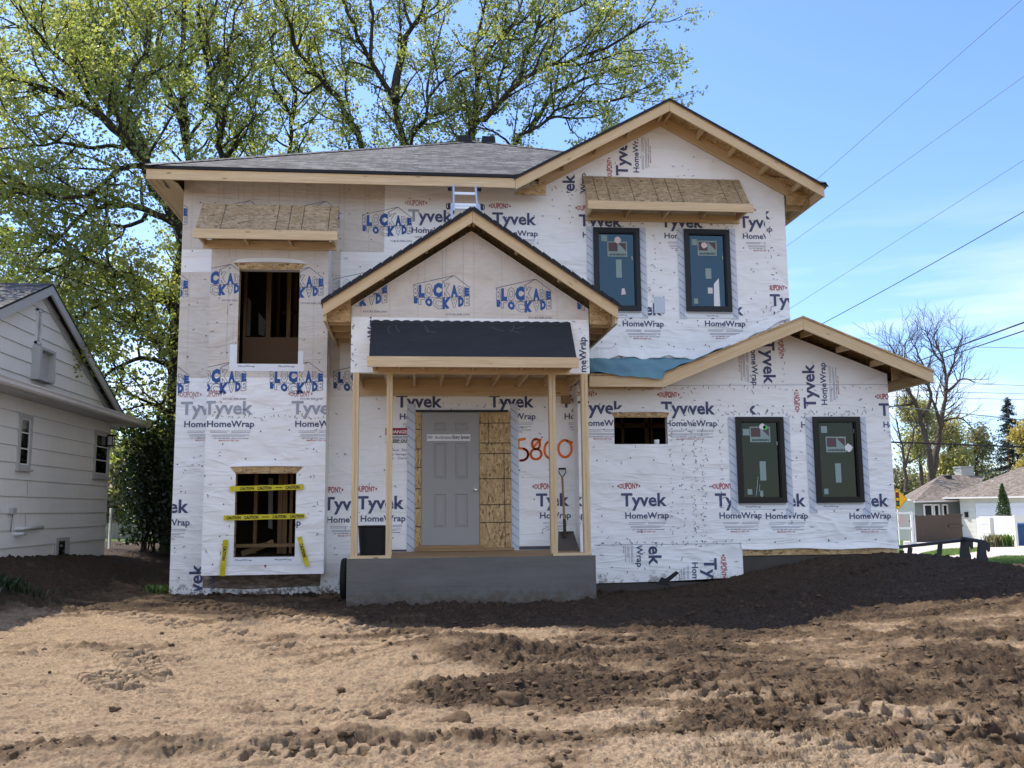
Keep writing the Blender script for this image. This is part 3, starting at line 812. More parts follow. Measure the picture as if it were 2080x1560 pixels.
ink.line(wx(1207,1107,YW), wx(1507,1104,YW), .008, wFN, (), .004); ink.line(wx(1345,783,YW), wx(1806,781,YW), .007, wFN, (), .004)
for x0, x1, z0, z1 in GW:
    flash_strip(ink, x0-.12, x0+.01, z0-.16, z1); flash_strip(ink, x1-.01, x1+.115, z0-.20, z1)
    ink.rect(x0-.02, x1+.02, z0-.10, z0+.01, wSL, (), .009); ink.text('FlexWrap', x0+.12, z0-.07, .25, .026, wNV, 0, .01, (), .011, 1)
    scuff_row(ink, (x0-.15, z1+.05), (x1+.15, z1+.05), 22)
x0, x1, z0, z1 = WO
ink.poly([(x0-.045,z1+.075),(x1+.035,z1+.085),(x1-.0,z1),(x0+.0,z1)], wOS, (), .006)
for xx in (x0+.14,x0+.5,x0+.68): ink.rect(xx, xx+.007, z1+.002, z1+.078, wST, (), .0065)
for i in range(10):
    a, b = i/10, (i+1)/10
    g = lambda t: Vector((x0-.06+(x1-x0+.12)*t, YW-.012-.025*math.sin(math.pi*t), z1+.078+.012*math.sin(math.pi*t)))
    h = lambda t: Vector((x0-.0+(x1-x0)*t, YW-.004, z1+.15-.02*abs(2*t-1)**3))
    mb.face([g(a), g(b), h(b), h(a)], wWH, smooth=True)
for q in ([(x0,YW,z0),(x1,YW,z0),(x1,YW+.14,z0),(x0,YW+.14,z0)], [(x1,YW,z1),(x1,YW+.14,z1),(x1,YW+.14,z0),(x1,YW,z0)], [(x0,YW,z0),(x0,YW+.14,z0),(x0,YW+.14,z1),(x0,YW,z1)]): mb.face(q, wSL)
for px, a, b in ((1362,800,1100),(1387,800,1105),(1407,800,1105),(1412,900,1100),(1425,830,1110),(1430,900,1105),(1462,810,1030),(1529,770,845),(1590,700,790)): scuff_row(ink, wx(px,a,YW), wx(px+3,b,YW), int((b-a)/11), j=.025)
scuff_row(ink, wx(1205,790,YW), wx(1810,790,YW), 46); scuff_row(ink, wx(1210,1106,YW), wx(1500,1104,YW), 22)
scuffs(ink, 2.6, 7.6, .7, 3.1, 60); scuffs(ink, 2.6, 5.0, .2, .6, 14)
caps(ink, 2.6, 7.65, .75, 3.2, .42)
# loose flap at the foot of the film, over the rim board
for i in range(24):
    a, b = i/24, (i+1)/24
    f0 = lambda t, k: Vector((5.11+(7.72-5.11)*t, YW-.006-k*(.022+.012*math.sin(t*19)), .70-k*(.072+.012*math.sin(t*13)+.03*t)))
    mb.face([f0(a,1), f0(b,1), f0(b,0), f0(a,0)], wWH, smooth=True)
mb.build('house_wrap', WM, house, 'white film on the single-storey garage wing')

# rim board and foundation under the wing
mb = MB(); mb.box(5.14, 7.70, YW+.01, YW+.05, .52, .615); mb.build('rim_board', OSB, house)
mb = MB(); mb.box(5.08, 7.74, YW+.03, YW+.3, -.4, .517); mb.box(7.5, 7.74, YW+.3, 23, -.4, .597); mb.box(2.6, 5.08, YW+.02, YW+.3, -.4, .125)
mb.build_split('foundation_wall', BLOCK, house)
mb = MB(); mb.box(-3.70, -.97, YM+.02, YM+.25, -.4, -.02); mb.build_split('foundation_wall', BLOCK, house)

# --- interior: floors, ceilings, partition framing seen through the openings
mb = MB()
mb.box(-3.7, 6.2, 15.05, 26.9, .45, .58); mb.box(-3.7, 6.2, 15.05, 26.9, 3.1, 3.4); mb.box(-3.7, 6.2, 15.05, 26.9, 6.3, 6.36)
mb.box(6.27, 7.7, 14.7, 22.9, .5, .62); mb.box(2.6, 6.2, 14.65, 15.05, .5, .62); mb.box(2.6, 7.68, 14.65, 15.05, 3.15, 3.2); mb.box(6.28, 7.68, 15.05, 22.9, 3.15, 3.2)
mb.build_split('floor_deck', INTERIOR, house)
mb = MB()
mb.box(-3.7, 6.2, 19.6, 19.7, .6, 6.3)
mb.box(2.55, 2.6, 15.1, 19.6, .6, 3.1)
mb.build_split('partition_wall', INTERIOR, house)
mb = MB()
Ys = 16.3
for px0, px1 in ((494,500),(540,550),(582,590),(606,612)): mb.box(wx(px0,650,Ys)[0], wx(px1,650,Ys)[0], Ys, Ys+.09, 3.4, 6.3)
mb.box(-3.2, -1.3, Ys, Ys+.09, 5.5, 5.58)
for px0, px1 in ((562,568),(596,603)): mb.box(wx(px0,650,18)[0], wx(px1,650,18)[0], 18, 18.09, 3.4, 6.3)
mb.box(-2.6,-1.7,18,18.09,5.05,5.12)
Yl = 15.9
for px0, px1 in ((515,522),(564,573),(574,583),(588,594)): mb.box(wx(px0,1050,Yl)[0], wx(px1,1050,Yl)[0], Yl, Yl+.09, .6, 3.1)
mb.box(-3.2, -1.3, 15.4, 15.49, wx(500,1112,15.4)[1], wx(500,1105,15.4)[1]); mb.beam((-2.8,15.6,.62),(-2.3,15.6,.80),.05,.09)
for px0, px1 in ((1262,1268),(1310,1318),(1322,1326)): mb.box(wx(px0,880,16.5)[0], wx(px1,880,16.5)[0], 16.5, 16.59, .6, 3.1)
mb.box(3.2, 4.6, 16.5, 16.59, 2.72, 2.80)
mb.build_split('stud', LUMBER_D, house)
mb = MB(); mb.box(-2.95, -1.6, 16.0, 16.03, 3.42, wx(560,685,16)[1]); mb.build('cardboard_sheet', CARDB, house)
mb = MB(); Yp = 17.5
mb.poly_y([wx(501,600,Yp),wx(510,612,Yp),wx(508,682,Yp),wx(500,682,Yp)], Yp, 0, (), .01); mb.poly_y([wx(525,634,Yp),wx(540,652,Yp),wx(537,683,Yp),wx(525,680,Yp)], Yp, 0, (), .01)
mb.poly_y([wx(545,970,17),wx(555,972,17),wx(553,1075,17),wx(545,1072,17)], 17, 0, (), .01)
mb.build_split('bright_quad', PAPER, house)  # white quads stand in for bright window openings farther back
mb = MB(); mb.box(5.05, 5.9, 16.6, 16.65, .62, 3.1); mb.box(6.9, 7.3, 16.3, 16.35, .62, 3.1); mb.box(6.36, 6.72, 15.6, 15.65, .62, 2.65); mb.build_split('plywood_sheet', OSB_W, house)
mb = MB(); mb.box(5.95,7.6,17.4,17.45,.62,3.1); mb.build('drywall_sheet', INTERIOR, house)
mb = MB(); mb.lathe([(.0,0),(.04,0),(.045,.075),(.04,.075),(.036,.01)], (wx(1334,902,14.66)[0], 14.66, 2.292), 14); mb.build('paper_cup', PAPER, house)

# --- windows
def window(x0, x1, z0, z1, Y, fm, gm, stickers, label):
    mb = MB(); b = .075
    mb.box(x0, x1, Y-.055, Y+.06, z0, z0+b); mb.box(x0, x1, Y-.055, Y+.06, z1-b, z1); mb.box(x0, x0+b, Y-.055, Y+.06, z0+b, z1-b); mb.box(x1-b, x1, Y-.055, Y+.06, z0+b, z1-b)
    w = .018
    for q in ((x0+b,x0+b+w,z0+b,z1-b),(x1-b-w,x1-b,z0+b,z1-b),(x0+b+w,x1-b-w,z0+b,z0+b+w),(x0+b+w,x1-b-w,z1-b-w,z1-b)): mb.box(q[0],q[1],Y-.038,Y+.04,q[2],q[3])
    f = mb.build('window', fm, house, label)
    mb = MB(); mb.box(x0+.01, x1-.01, Y-.035, Y+.03, z0-.022, z0-.002); mb.build('sill_flange', TRIMG, f)
    mb = MB(); mb.face([(x0+b,Y,z0+b),(x1-b,Y,z0+b),(x1-b,Y,z1-b),(x0+b,Y,z1-b)]); mb.build('pane', gm, f)
    W, H = x1-x0-2*b, z1-z0-2*b
    U = lambda u, v: (x0+b+u*W, z1-b-v*H)
    for k in stickers:
        m_ = MB(); s = Ink(m_, Y)
        def rr(u0, u1, v0, v1, m, dy=.006): s.poly([U(u0,v1),U(u1,v1),U(u1,v0),U(u0,v0)], m, (), dy)
        if k[0] == 'logo':
            u, v = k[1], k[2]; rr(u, u+.53, v, v+.205, 0)
            rr(u+.03, u+.275, v+.015, v+.135, 1, .008); s.poly([U(u+.29,v+.02),U(u+.50,v+.02),U(u+.50,v+.13)], 1, (), .008)
            s.text('ANDERSEN', *U(u+.04, v+.19), .45*W, .034, 2, 0, .02, (), .008)
        elif k[0] == 'r': rr(*k[1:5], k[5])
        elif k[0] == 'scrap':
            u, v, sz, m = k[1:]
            n = 15; s.poly([U(u+sz*R.uniform(.75,1.1)*math.cos(6.283*i/n), v+.5*sz*R.uniform(.7,1.1)*math.sin(6.283*i/n)) for i in range(n)], m, (), .011)
        elif k[0] == 'pl': s.poly([U(*p) for p in k[1]], k[2], (), .007)
        m_.build('label' if k[0] == 'logo' else 'sticker', [STICK, STICKB, INKBLACK, PINKP, PAPER, GREENP], f)
window(*UW[0], YM, BLACKFRAME, GLASS_UP, [('logo',.26,.12),('r',.10,.26,.035,.12,0),('scrap',.54,.10,.10,3),('r',.48,.63,.365,.61,0),('r',.90,.935,.315,.37,0),('pl',[(.62,.755),(.69,.75),(.73,.83),(.60,.84)],3)], 'upstairs window, left of the pair, long pale sticker')
window(*UW[1], YM, BLACKFRAME, GLASS_UP, [('logo',.25,.09),('r',.09,.24,.07,.155,0),('scrap',.43,.15,.09,3),('r',.44,.60,.47,.61,0),('r',.91,.945,.29,.345,0),('r',.49,.62,.73,.81,3),('pl',[(.66,.68),(.80,.60),(.81,.995),(.64,.995)],4),('r',.10,.21,.88,.95,0)], 'upstairs window, right of the pair, bright streak at its foot')
window(*GW[0], YW, BROWNFRAME, GLASS_LOW, [('logo',.25,.065),('r',.07,.24,.095,.18,0),('scrap',.58,.06,.09,4),('scrap',.66,.075,.07,5),('r',.47,.63,.52,.77,0),('r',.93,.965,.26,.31,0),('pl',[(.41,.71),(.425,.72),(.36,.96),(.335,.97)],0),('pl',[(.45,.81),(.46,.82),(.44,.92),(.42,.91)],0),('pl',[(.46,.90),(.52,.90),(.54,.96),(.49,.99),(.44,.96)],0),('r',.13,.25,.88,.95,0)], 'garage-wing window on the left, green mark over its label')
window(*GW[1], YW, BROWNFRAME, GLASS_LOW, [('logo',.21,.20),('r',.10,.26,.06,.15,0),('scrap',.80,.345,.11,4),('r',.42,.57,.55,.80,0),('r',.955,.985,.10,.155,0),('r',.10,.21,.88,.95,0)], 'garage-wing window on the right')

# --- front door and the strand board beside it
mb = MB(); ink = Ink(mb, YM-.045)
mb.box(dx0, .062, YM-.04, YM, .665, 2.84); mb.box(.988, dx1, YM-.04, YM, .66, 2.84)
for z in (1.02,1.32,1.62,1.96,2.25,2.56): ink.line((dx0,z+R.uniform(-.02,.02)),(.062,z),.014,1,(),.002)
for z in (1.08,1.36,1.77,2.17,2.34,2.66): ink.line((.99,z),(dx1,z+.004),.012,1,(),.002)
ink.line((1.39,.68),(1.38,2.2),.008,1,(),.002); ink.line((1.13,2.3),(1.13,2.84),.008,1,(),.002)
mb.build('strand_board_panel', [OSB, plain('dark_board_joint', (.05,.03,.015))], house)
mb = MB(); mb.box(-.02+dx0+.02, dx1-.04, YM-.075, YM-.01, 2.842, 2.872); mb.build('door_header', BLACKFRAME, house)
mb = MB(); D0, D1, Z0, Z1 = .066, .982, .735, 2.835; Yd = YM-.03
holes = []; W_, H_ = D1-D0, Z1-Z0
for u0, u1 in ((.215,.425),(.58,.80)):
    for v0, v1 in ((.08,.14),(.235,.505),(.62,.875)): holes.append((D0+u0*W_, D0+u1*W_, Z1-v1*H_, Z1-v0*H_))
mb.poly_y([(D0,Z0),(D1,Z0),(D1,Z1),(D0,Z1)], Yd, 0, [rc(h) for h in holes])
for x0, x1, z0, z1 in holes:       # raised-and-fielded panels
    rings = [(0,0),(.010,.014),(.026,.014),(.046,.003)]
    for (i0,d0),(i1,d1) in zip(rings, rings[1:]):
        o = [(x0+i0,Yd+d0,z0+i0),(x1-i0,Yd+d0,z0+i0),(x1-i0,Yd+d0,z1-i0),(x0+i0,Yd+d0,z1-i0)]
        n_ = [(x0+i1,Yd+d1,z0+i1),(x1-i1,Yd+d1,z0+i1),(x1-i1,Yd+d1,z1-i1),(x0+i1,Yd+d1,z1-i1)]
        for k in range(4): mb.face([o[k], o[(k+1)%4], n_[(k+1)%4], n_[k]])
    i = rings[-1][0]; mb.face([(x0+i,Yd+.002,z0+i),(x1-i,Yd+.002,z0+i),(x1-i,Yd+.002,z1-i),(x0+i,Yd+.002,z1-i)])
door = mb.build('door', DOORP, house)
mb = MB(); mb.tube([(.925,Yd,1.60),(.925,Yd-.05,1.60)], .014, 10); mb.tube([(.925,Yd-.04,1.60),(.925,Yd-.055,1.60),(.925,Yd-.075,1.60),(.925,Yd-.085,1.60)], [.022,.032,.030,.012], 14); mb.tube([(.925,Yd,1.60),(.925,Yd-.008,1.60)], .034, 16)
mb.build('door_knob', BRASS, door)
mb = MB(); ink = Ink(mb, Yd)
lx0, lz0 = .15, wx(900,896,YM)[1]; lx1, lz1 = .845, wx(900,882.5,YM)[1]
ink.rect(lx0, lx1, lz0, lz1, 0, (), .003)
ink.text('Acclimated', lx0+.125, lz0+.035, .28, .052, 1, 0, .0, (), .005); ink.text('Entry System', lx0+.415, lz0+.035, .265, .055, 1, 0, .02, (), .005)
for z in (.075,.06,.045): ink.line((lx0+.01,lz0+z),(lx0+.09,lz0+z),.006,1,(),.005)
mb.build('door_label', [PAPER, INKBLACK], door)
mb = MB(); mb.box(.0, 1.05, YM-.12, YM-.03, .69, .732); mb.box(-.04,1.52,YM-.16,YM-.03,.645,.688); mb.build_split('door_sill', LUMBER_D, house)

# --- porch: deck, grey front, posts, ceiling framing
mb = MB(); mb.box(-.94, 2.475, 13.19, 14.995, -.3, .622, 0); mb.box(-.9, 2.44, 13.2, 14.99, .622, .640, 1); mb.build('porch_floor', [CONCRETE, LUMBER_D], house)
mb = MB(); mb.box(-.955, 2.49, 13.13, 13.185, -.3, .634)
mb.build('porch_front_board', GREYPAINT, house)
posts = [((714,727),0),((785,797),0),((1118,1131),1),((1185.5,1198.5),1)]
for (a, b), k in posts:
    za, zt = .672, 3.215
    xb0, xb1 = wx(a-2 if not k else a+2.5, 1128, 13.17)[0], wx(b-2 if not k else b+2.5, 1128, 13.17)[0]
    mb = MB(); m_ = (xb0+xb1)/2
    mb.box(xb0, m_-.003, 13.17, 13.31, za, zt); mb.box(m_+.003, xb1, 13.172, 13.308, za, zt); mb.box(m_-.004, m_+.004, 13.18, 13.30, za, zt)
    mb.build('post', LUMBER, house)
for a, b in ((710,794),(1124,1202.5)):
    mb = MB(); mb.box(wx(a,1130,13.16)[0], wx(b,1130,13.16)[0], 13.16, 13.31, .636, .671); mb.build('post_base_plate', LUMBER, house)
mb = MB()
mb.box(-.93, 2.46, 13.33, 13.37, 3.225, 3.40)
for i in range(9):
    x = -.90 + i*.415; mb.box(x, x+.038, 13.372, 14.94, 3.235, 3.37)
mb.box(-.93, 2.46, 14.942, 14.98, 3.10, 3.38); mb.box(-.93,-.892,13.372,14.94,3.375,3.5); mb.box(2.42,2.458,13.372,14.94,3.375,3.5)
mb.build_split('joist', LUMBER, house)
mb = MB(); mb.box(-.93, 2.46, 13.33, 14.98, 3.52, 3.55); mb.build('porch_ceiling_deck', OSB, house)
mb = MB(); mb.box(2.33,2.47,14.90,14.98,2.98,3.10); mb.build('blocking', LUMBER_D, house)

# black pent roof on the porch
def pent(x0, x1, yt, zt, yb, zb_, fh, top, name, wall_y, nlook, joints=()):
    mb = MB(); mb.slab([(x0,yb,zb_),(x1,yb,zb_),(x1,yt,zt),(x0,yt,zt)], .03, 0, 1, 1)
    n = Vector((0, -(zt-zb_), (yt-yb))).normalized()*.004
    for u in joints:                        # dark joints between the boards
        x = x0+(x1-x0)*u; q = [Vector((xx, yb+(yt-yb)*v, zb_+(zt-zb_)*v))+n for xx, v in ((x,.02),(x+.007,.02),(x+.007,.98),(x,.98))]
        mb.face(q, 2)
    mb.build(name, [top, OSB, BLACKEDGE], house)
    mb = MB(); mb.box(x0-.02, x1+.02, yb-.045, yb-.007, zb_-fh, zb_+.004); mb.build_split('fascia', LUMBER, house)
    mb = MB()
    for i in range(nlook):
        x = x0+.04+(x1-x0-.12)*i/(nlook-1); zz = zb_-.02
        mb.hexa([(x,yb-.005,zb_-fh+.02),(x+.038,yb-.005,zb_-fh+.02),(x+.038,wall_y-.012,zb_-fh+.02),(x,wall_y-.012,zb_-fh+.02),
                 (x,yb-.005,zb_-.035),(x+.038,yb-.005,zb_-.035),(x+.038,yt-.02 if yt < wall_y else wall_y-.012,zt-.09),(x,yt-.02 if yt < wall_y else wall_y-.012,zt-.09)])
    mb.box(x0+.03, x1-.03, wall_y-.05, wall_y-.012, zb_-fh-.03, zb_-fh+.10)
    mb.build_split('lookout', LUMBER_D if False else LUMBER, house)
pent(-.66, 2.205, 13.185, 3.935, 12.72, 3.365, .14, FELT, 'pent_roof', 13.2, 9)
pent(-3.34, -1.242, 14.49, 6.06, 14.05, 5.505, .14, OSB_W, 'pent_roof', 14.5, 4, (.17,.56,.65,.745,.935))
pent(2.757, 5.475, 14.985, 6.85, 14.48, 6.235, .135, OSB_W, 'pent_roof', 15.0, 5, (.06,.135,.285,.43,.515,.585,.86,.95))
# ragged end of the felt along the top of the porch pent roof
mb = MB()
for i in range(60):
    x = -.66+2.86*i/60; x2 = -.66+2.86*(i+1)/60
    h0, h1 = .012+.02*abs(math.sin(i*2.1)), .012+.02*abs(math.sin((i+1)*2.1))
    mb.face([(x,13.165,3.915),(x2,13.165,3.915),(x2,13.178,3.945+h1),(x,13.178,3.945+h0)])
for _ in range(8):
    x = R.choice((R.uniform(-.5,.1), R.uniform(.9,1.6))); z = 3.93-R.uniform(0,.1); y = 13.17-(3.93-z)*.81
    p = [Vector((x,y,z))]; a = R.uniform(-2.6,-.4)
    for k in range(4): p.append(p[-1]+Vector((.05*math.cos(a), .03*math.sin(a)-.008, .035*math.sin(a)))); a += R.uniform(-.5,.5)
    mb.tube(p, .0014, 3, 1)
mb.build('felt_edge', [FELT, FINE], house)

# --- roofs
def rake(mb, p0, p1, w, h):             # fascia along a slope; p0,p1 = top edge
    a, b = Vector(p0), Vector(p1)
    mb.hexa([a-Vector((0,0,h)), b-Vector((0,0,h)), b+Vector((0,w,-h)), a+Vector((0,w,-h)), a, b, b+Vector((0,w,0)), a+Vector((0,w,0))])
# main hip roof
ex0, ex1, eY, ez = -4.215, 6.74, 14.37, 6.615
s_ = .505; hw_ = (ex1-ex0)/2; rx = (ex0+ex1)/2; rz = ez+hw_*s_
bk = 27.6
mb = MB()
mb.slab([(ex0,eY,ez),(rx,eY+hw_,rz),(rx,bk-hw_,rz),(ex0,bk,ez)], .05, 0, 1, 2, (0,1,0))
mb.slab([(ex1,eY,ez),(ex1,bk,ez),(rx,bk-hw_,rz),(rx,eY+hw_,rz)], .05, 0, 1, 2, (0,1,0))
mb.slab([(ex0,bk,ez),(rx,bk-hw_,rz),(ex1,bk,ez)], .05, 0, 1, 2, (1,0,0))
# gable over the right bay
gx_, gz, gs = 4.13, 8.005, .548
zr = lambda x: gz - gs*abs(x-gx_)
gl, gr, gy = 1.525, 6.745, 14.365
yv = eY+(gz-ez)/s_
mb.slab([(ex0,eY,ez),(gl,eY,ez),(gx_,yv,gz),(rx,eY+hw_,rz)], .05, 0, 1, 2, (1,0,0)); mb.slab([(gx_,yv,gz),(ex1,eY+.35,ez+.02),(rx,eY+hw_,rz)], .05, 0, 1, 2, (1,0,0))
mb.slab([(gl,gy,zr(gl)),(gx_,gy,gz),(gx_,yv,gz)], .05, 0, 1, 2, (0,1,0))
mb.slab([(gx_,gy,gz),(gr,gy,zr(gr)),(gr,gy+.35,zr(gr)),(gx_,yv,gz)], .05, 0, 1, 2, (0,1,0))
roof = mb.build('main_roof', [SHINGLE, BLACKEDGE, OSB], house)
# hip caps: a row of folded cap shingles along each visible hip
mb = MB()
for c0, c1 in ((Vector((ex0,eY,ez)), Vector((rx,eY+hw_,rz))), (Vector((ex1,eY,ez)), Vector((rx,eY+hw_,rz)))):
    d = (c1-c0); n = int(d.length/.16)
    for i in range(n):
        a = c0+d*(i/n)+Vector((0,0,.012)); b = c0+d*((i+1.15)/n)+Vector((0,0,.022))
        sd = Vector((d.y,-d.x,0)).normalized()*.14; dn = Vector((0,0,.052))
        mb.face([a, a+sd-dn, b+sd-dn, b]); mb.face([a, b, b-sd-dn, a-sd-dn])
mb.build('hip_cap_shingles', SHINGLE, roof)
for x0, x1 in ((.84,1.16),(1.37,1.68)):
    mb = MB(); y0, z0 = 19.5, 9.075
    mb.hexa([(x0,y0,z0+.13),(x1,y0,z0+.13),(x1,y0+.34,z0+.20),(x0,y0+.34,z0+.20),(x0+.015,y0+.01,z0+.30),(x1-.015,y0+.01,z0+.30),(x1-.015,y0+.33,z0+.33),(x0+.015,y0+.33,z0+.33)])
    mb.box(x0-.0,x1+.0,y0-.0,y0+.36,z0-.05,z0+.128)
    mb.build('roof_vent', BLACKEDGE, roof)
mb = MB()
mb.hexa([(ex0+.03,14.39,6.40),(1.55,14.39,6.40),(1.55,14.428,6.40),(ex0+.03,14.428,6.40),(ex0+.03,14.39,6.56),(1.55,14.39,6.56),(1.55,14.428,6.56),(ex0+.03,14.428,6.56)])
mb.build_split('fascia', LUMBER, house)
mb = MB(); mb.box(ex0+.03, ex0+.068, 14.43, 27.5, 6.40, 6.555); mb.build_split('fascia', LUMBER, house)
mb = MB(); mb.face([(ex0+.07,14.43,6.42),(ex0+.07,27.4,6.42),(-3.765,27.4,6.42),(-3.765,14.62,6.42),(-3.84,14.43,6.42)])
b0 = Vector((-4.09,14.55,6.418)); cu_ = text_box('Barrier', .0)
for t in text_box('rrier', .02): mb.face([(-3.99+p[1]*.075, 14.46+p[0]*.42, 6.415) for p in t][::-1], 1)
for t in text_box('treated lumber', .0, 1): mb.face([(-4.06+p[1]*.03, 14.46+p[0]*.38, 6.415) for p in t][::-1], 1)
mb.build('soffit', [LUMBER, STAPLE], house)
# right gable trim
mb = MB()
F = lambda x: zr(x)-.052
rake(mb, (gl+.03,14.39,F(gl+.03)), (gx_-.002,14.39,F(gx_)), .038, .165); rake(mb, (gx_+.002,14.39,F(gx_)), (gr-.03,14.39,F(gr-.03)), .038, .165)
mb.build_split('rake_board', LUMBER, house)
mb = MB()
rake(mb, (2.0,14.94,F(2.0)), (gx_-.002,14.94,F(gx_)), .038, .185); rake(mb, (gx_+.002,14.94,F(gx_)), (6.4,14.94,F(6.4)), .038, .185)
for k in range(5):
    for sg in (-1, 1):
        x = gx_+sg*(.06+k*.55); mb.hexa([(x-.019,14.43,F(x)-.10),(x+.019,14.43,F(x)-.10),(x+.019,14.94,F(x)-.10),(x-.019,14.94,F(x)-.10),(x-.019,14.43,F(x)-.004),(x+.019,14.43,F(x)-.004),(x+.019,14.94,F(x)-.004),(x-.019,14.94,F(x)-.004)])
mb.build_split('lookout', LUMBER, house)
mb = MB(); mb.poly_y([(6.275,6.40),(6.66,6.40),(6.66,F(6.66)-.01),(6.275,F(6.275)-.01)], 14.90, 0, (), .03); mb.poly_y([(1.57,6.40),(2.09,6.41),(2.09,6.66),(1.57,6.44)], 14.72, 0, (), .03); mb.build_split('eave_return', OSB, house)
mb = MB(); mb.box(gr-.068, gr-.03, 14.43, 27.4, 6.385, zr(gr-.03)-.055)
for k in range(14): mb.box(6.28, gr-.07, 15.2+k*.6, 15.24+k*.6, 6.40, 6.50)
mb.build_split('fascia', LUMBER, house)
# porch roof
px_, pz, ps = .77, 5.565, .662
zp = lambda x: pz-ps*abs(x-px_)
pl_, pr_, py_ = -1.335, 2.875, 12.86
mb = MB(); mb.slab([(pl_,py_,zp(pl_)),(px_,py_,pz),(px_,14.99,pz),(pl_,14.99,zp(pl_))], .055, 0, 1, 2, (0,1,0)); mb.slab([(px_,py_,pz),(pr_,py_,zp(pr_)),(pr_,14.99,zp(pr_)),(px_,14.99,pz)], .055, 0, 1, 2, (0,1,0))
# shingle tab ends stepping along the front edge
for sg in (-1, 1):
    for k in range(15):
        x0 = px_+sg*(.14*k+.02); x1 = px_+sg*(.14*(k+1)); z0 = zp(x0); z1 = zp(x1)
        mb.face([(x0,py_-.012,z0+.018),(x1,py_-.012,z1+.006),(x1,14.9,z1+.006),(x0,14.9,z0+.018)] if sg > 0 else [(x1,py_-.012,z1+.006),(x0,py_-.012,z0+.018),(x0,14.9,z0+.018),(x1,14.9,z1+.006)], 0, [(0,0),(.1,0),(.1,2),(0,2)])
        mb.face([(x0,py_-.012,z0-.06),(x1,py_-.012,z1-.06),(x1,py_-.012,z1+.006),(x0,py_-.012,z0+.018)] if sg > 0 else [(x1,py_-.012,z1-.06),(x0,py_-.012,z0-.06),(x0,py_-.012,z0+.018),(x1,py_-.012,z1+.006)], 1)
mb.build('porch_roof', [SHINGLE, BLACKEDGE, OSB], house)
G_ = lambda x: zp(x)-.058
mb = MB(); rake(mb, (pl_+.03,12.885,G_(pl_+.03)), (px_-.002,12.885,G_(px_)), .038, .165); rake(mb, (px_+.002,12.885,G_(px_)), (pr_-.03,12.885,G_(pr_-.03)), .038, .165); mb.build_split('rake_board', LUMBER, house)
mb = MB()
for sg in (-1, 1):
    for k in range(4):
        x = px_+sg*(.03+k*.62); mb.hexa([(x-.019,12.925,G_(x)-.12),(x+.019,12.925,G_(x)-.12),(x+.019,13.19,G_(x)-.12),(x-.019,13.19,G_(x)-.12),(x-.019,12.925,G_(x)-.01),(x+.019,12.925,G_(x)-.01),(x+.019,13.19,G_(x)-.01),(x-.019,13.19,G_(x)-.01)])
    xe = pl_+.03 if sg < 0 else pr_-.068; xw = -.945 if sg < 0 else 2.48
    mb.box(xe, xe+.038, 12.925, 14.98, 3.90, G_(pl_+.03)-.01)
    for k in range(4):
        y = 13.3+k*.5; mb.box(min(xe,xw)+.04, max(xe,xw)-.002 if sg < 0 else max(xe,xw)-.002, y, y+.038, 3.92, 4.02)
mb.build_split('rafter_tail', LUMBER, house)
mb = MB(); mb.poly_y([(-1.26,3.93),(-.945,3.93),(-.945,G_(-.945)-.005),(-1.26,G_(-1.26)-.005)], 13.14, 0, (), .03); mb.poly_y([(2.48,3.93),(2.80,3.93),(2.80,G_(2.80)-.005),(2.48,G_(2.48)-.005)], 13.14, 0, (), .03); mb.build_split('eave_return', OSB, house)
# wing roof
vx, vz, vs = 6.06, 4.275, .405
zw = lambda x: vz-vs*abs(x-vx)
wl_, wr_, wy = 3.74, 8.185, 13.98
ze = zw(wl_)
mb = MB()
mb.slab([(wl_,wy,ze),(vx,wy,vz),(vx,14.99,vz),(wl_+1.0/ .405*.372,14.99,ze+.372)], .028, 0, 1, 1, (0,1,0))
mb.slab([(vx,wy,vz),(wr_,wy,zw(wr_)),(wr_,14.99,zw(wr_)),(vx,14.99,vz)], .028, 0, 1, 1, (0,1,0)); mb.slab([(6.28,14.99,zw(6.28)),(wr_,14.99,zw(wr_)),(wr_,23.3,zw(wr_)),(6.28,23.3,zw(6.28))], .028, 0, 1, 1, (0,1,0))
mb.slab([(2.62,wy,ze),(wl_,wy,ze),(wl_+1.0/.405*.372,14.99,ze+.372),(2.62,14.99,ze+.372)], .028, 0, 1, 1, (1,0,0))
mb.build('wing_roof', [FELT, OSB], house)
V_ = lambda x: zw(x)-.012
mb = MB(); rake(mb, (wl_+.02,14.0,V_(wl_+.02)), (vx-.002,14.0,V_(vx)), .038, .205); rake(mb, (vx+.002,14.0,V_(vx)), (wr_-.02,14.0,V_(wr_-.02)), .038, .205); mb.build_split('rake_board', LUMBER, house)
mb = MB(); mb.box(2.62, wl_+.019, 14.0, 14.038, ze-.20, ze-.03); mb.build_split('fascia', LUMBER, house)
mb = MB()
for x in (2.75, 3.3, 3.75): mb.box(x, x+.038, 14.04, 14.58, ze-.16, ze-.05)
for x in (6.25, 6.85, 7.42): mb.hexa([(x,14.04,V_(x)-.19),(x+.04,14.04,V_(x)-.19),(x+.04,14.59,V_(x)-.16),(x,14.59,V_(x)-.16),(x,14.04,V_(x)-.07),(x+.04,14.04,V_(x)-.07),(x+.04,14.59,V_(x)-.07),(x,14.59,V_(x)-.07)])
mb.box(2.56, 3.9, 14.55, 14.588, ze-.165, ze-.03)
mb.build_split('lookout', LUMBER, house)
mb = MB(); mb.box(wr_-.058, wr_-.02, 14.04, 23.2, 3.23, V_(wr_-.02)-.02); mb.face([(7.72,14.04,3.31),(7.72,23,3.31),(8.12,23,3.25),(8.12,14.04,3.25)], 1); mb.poly_y([(7.72,3.30),(8.12,3.24),(8.12,V_(8.12)-.03),(7.72,V_(7.72)-.03)], 14.45, 1, (), .02); mb.build('eave_box', [LUMBER, OSB], house)
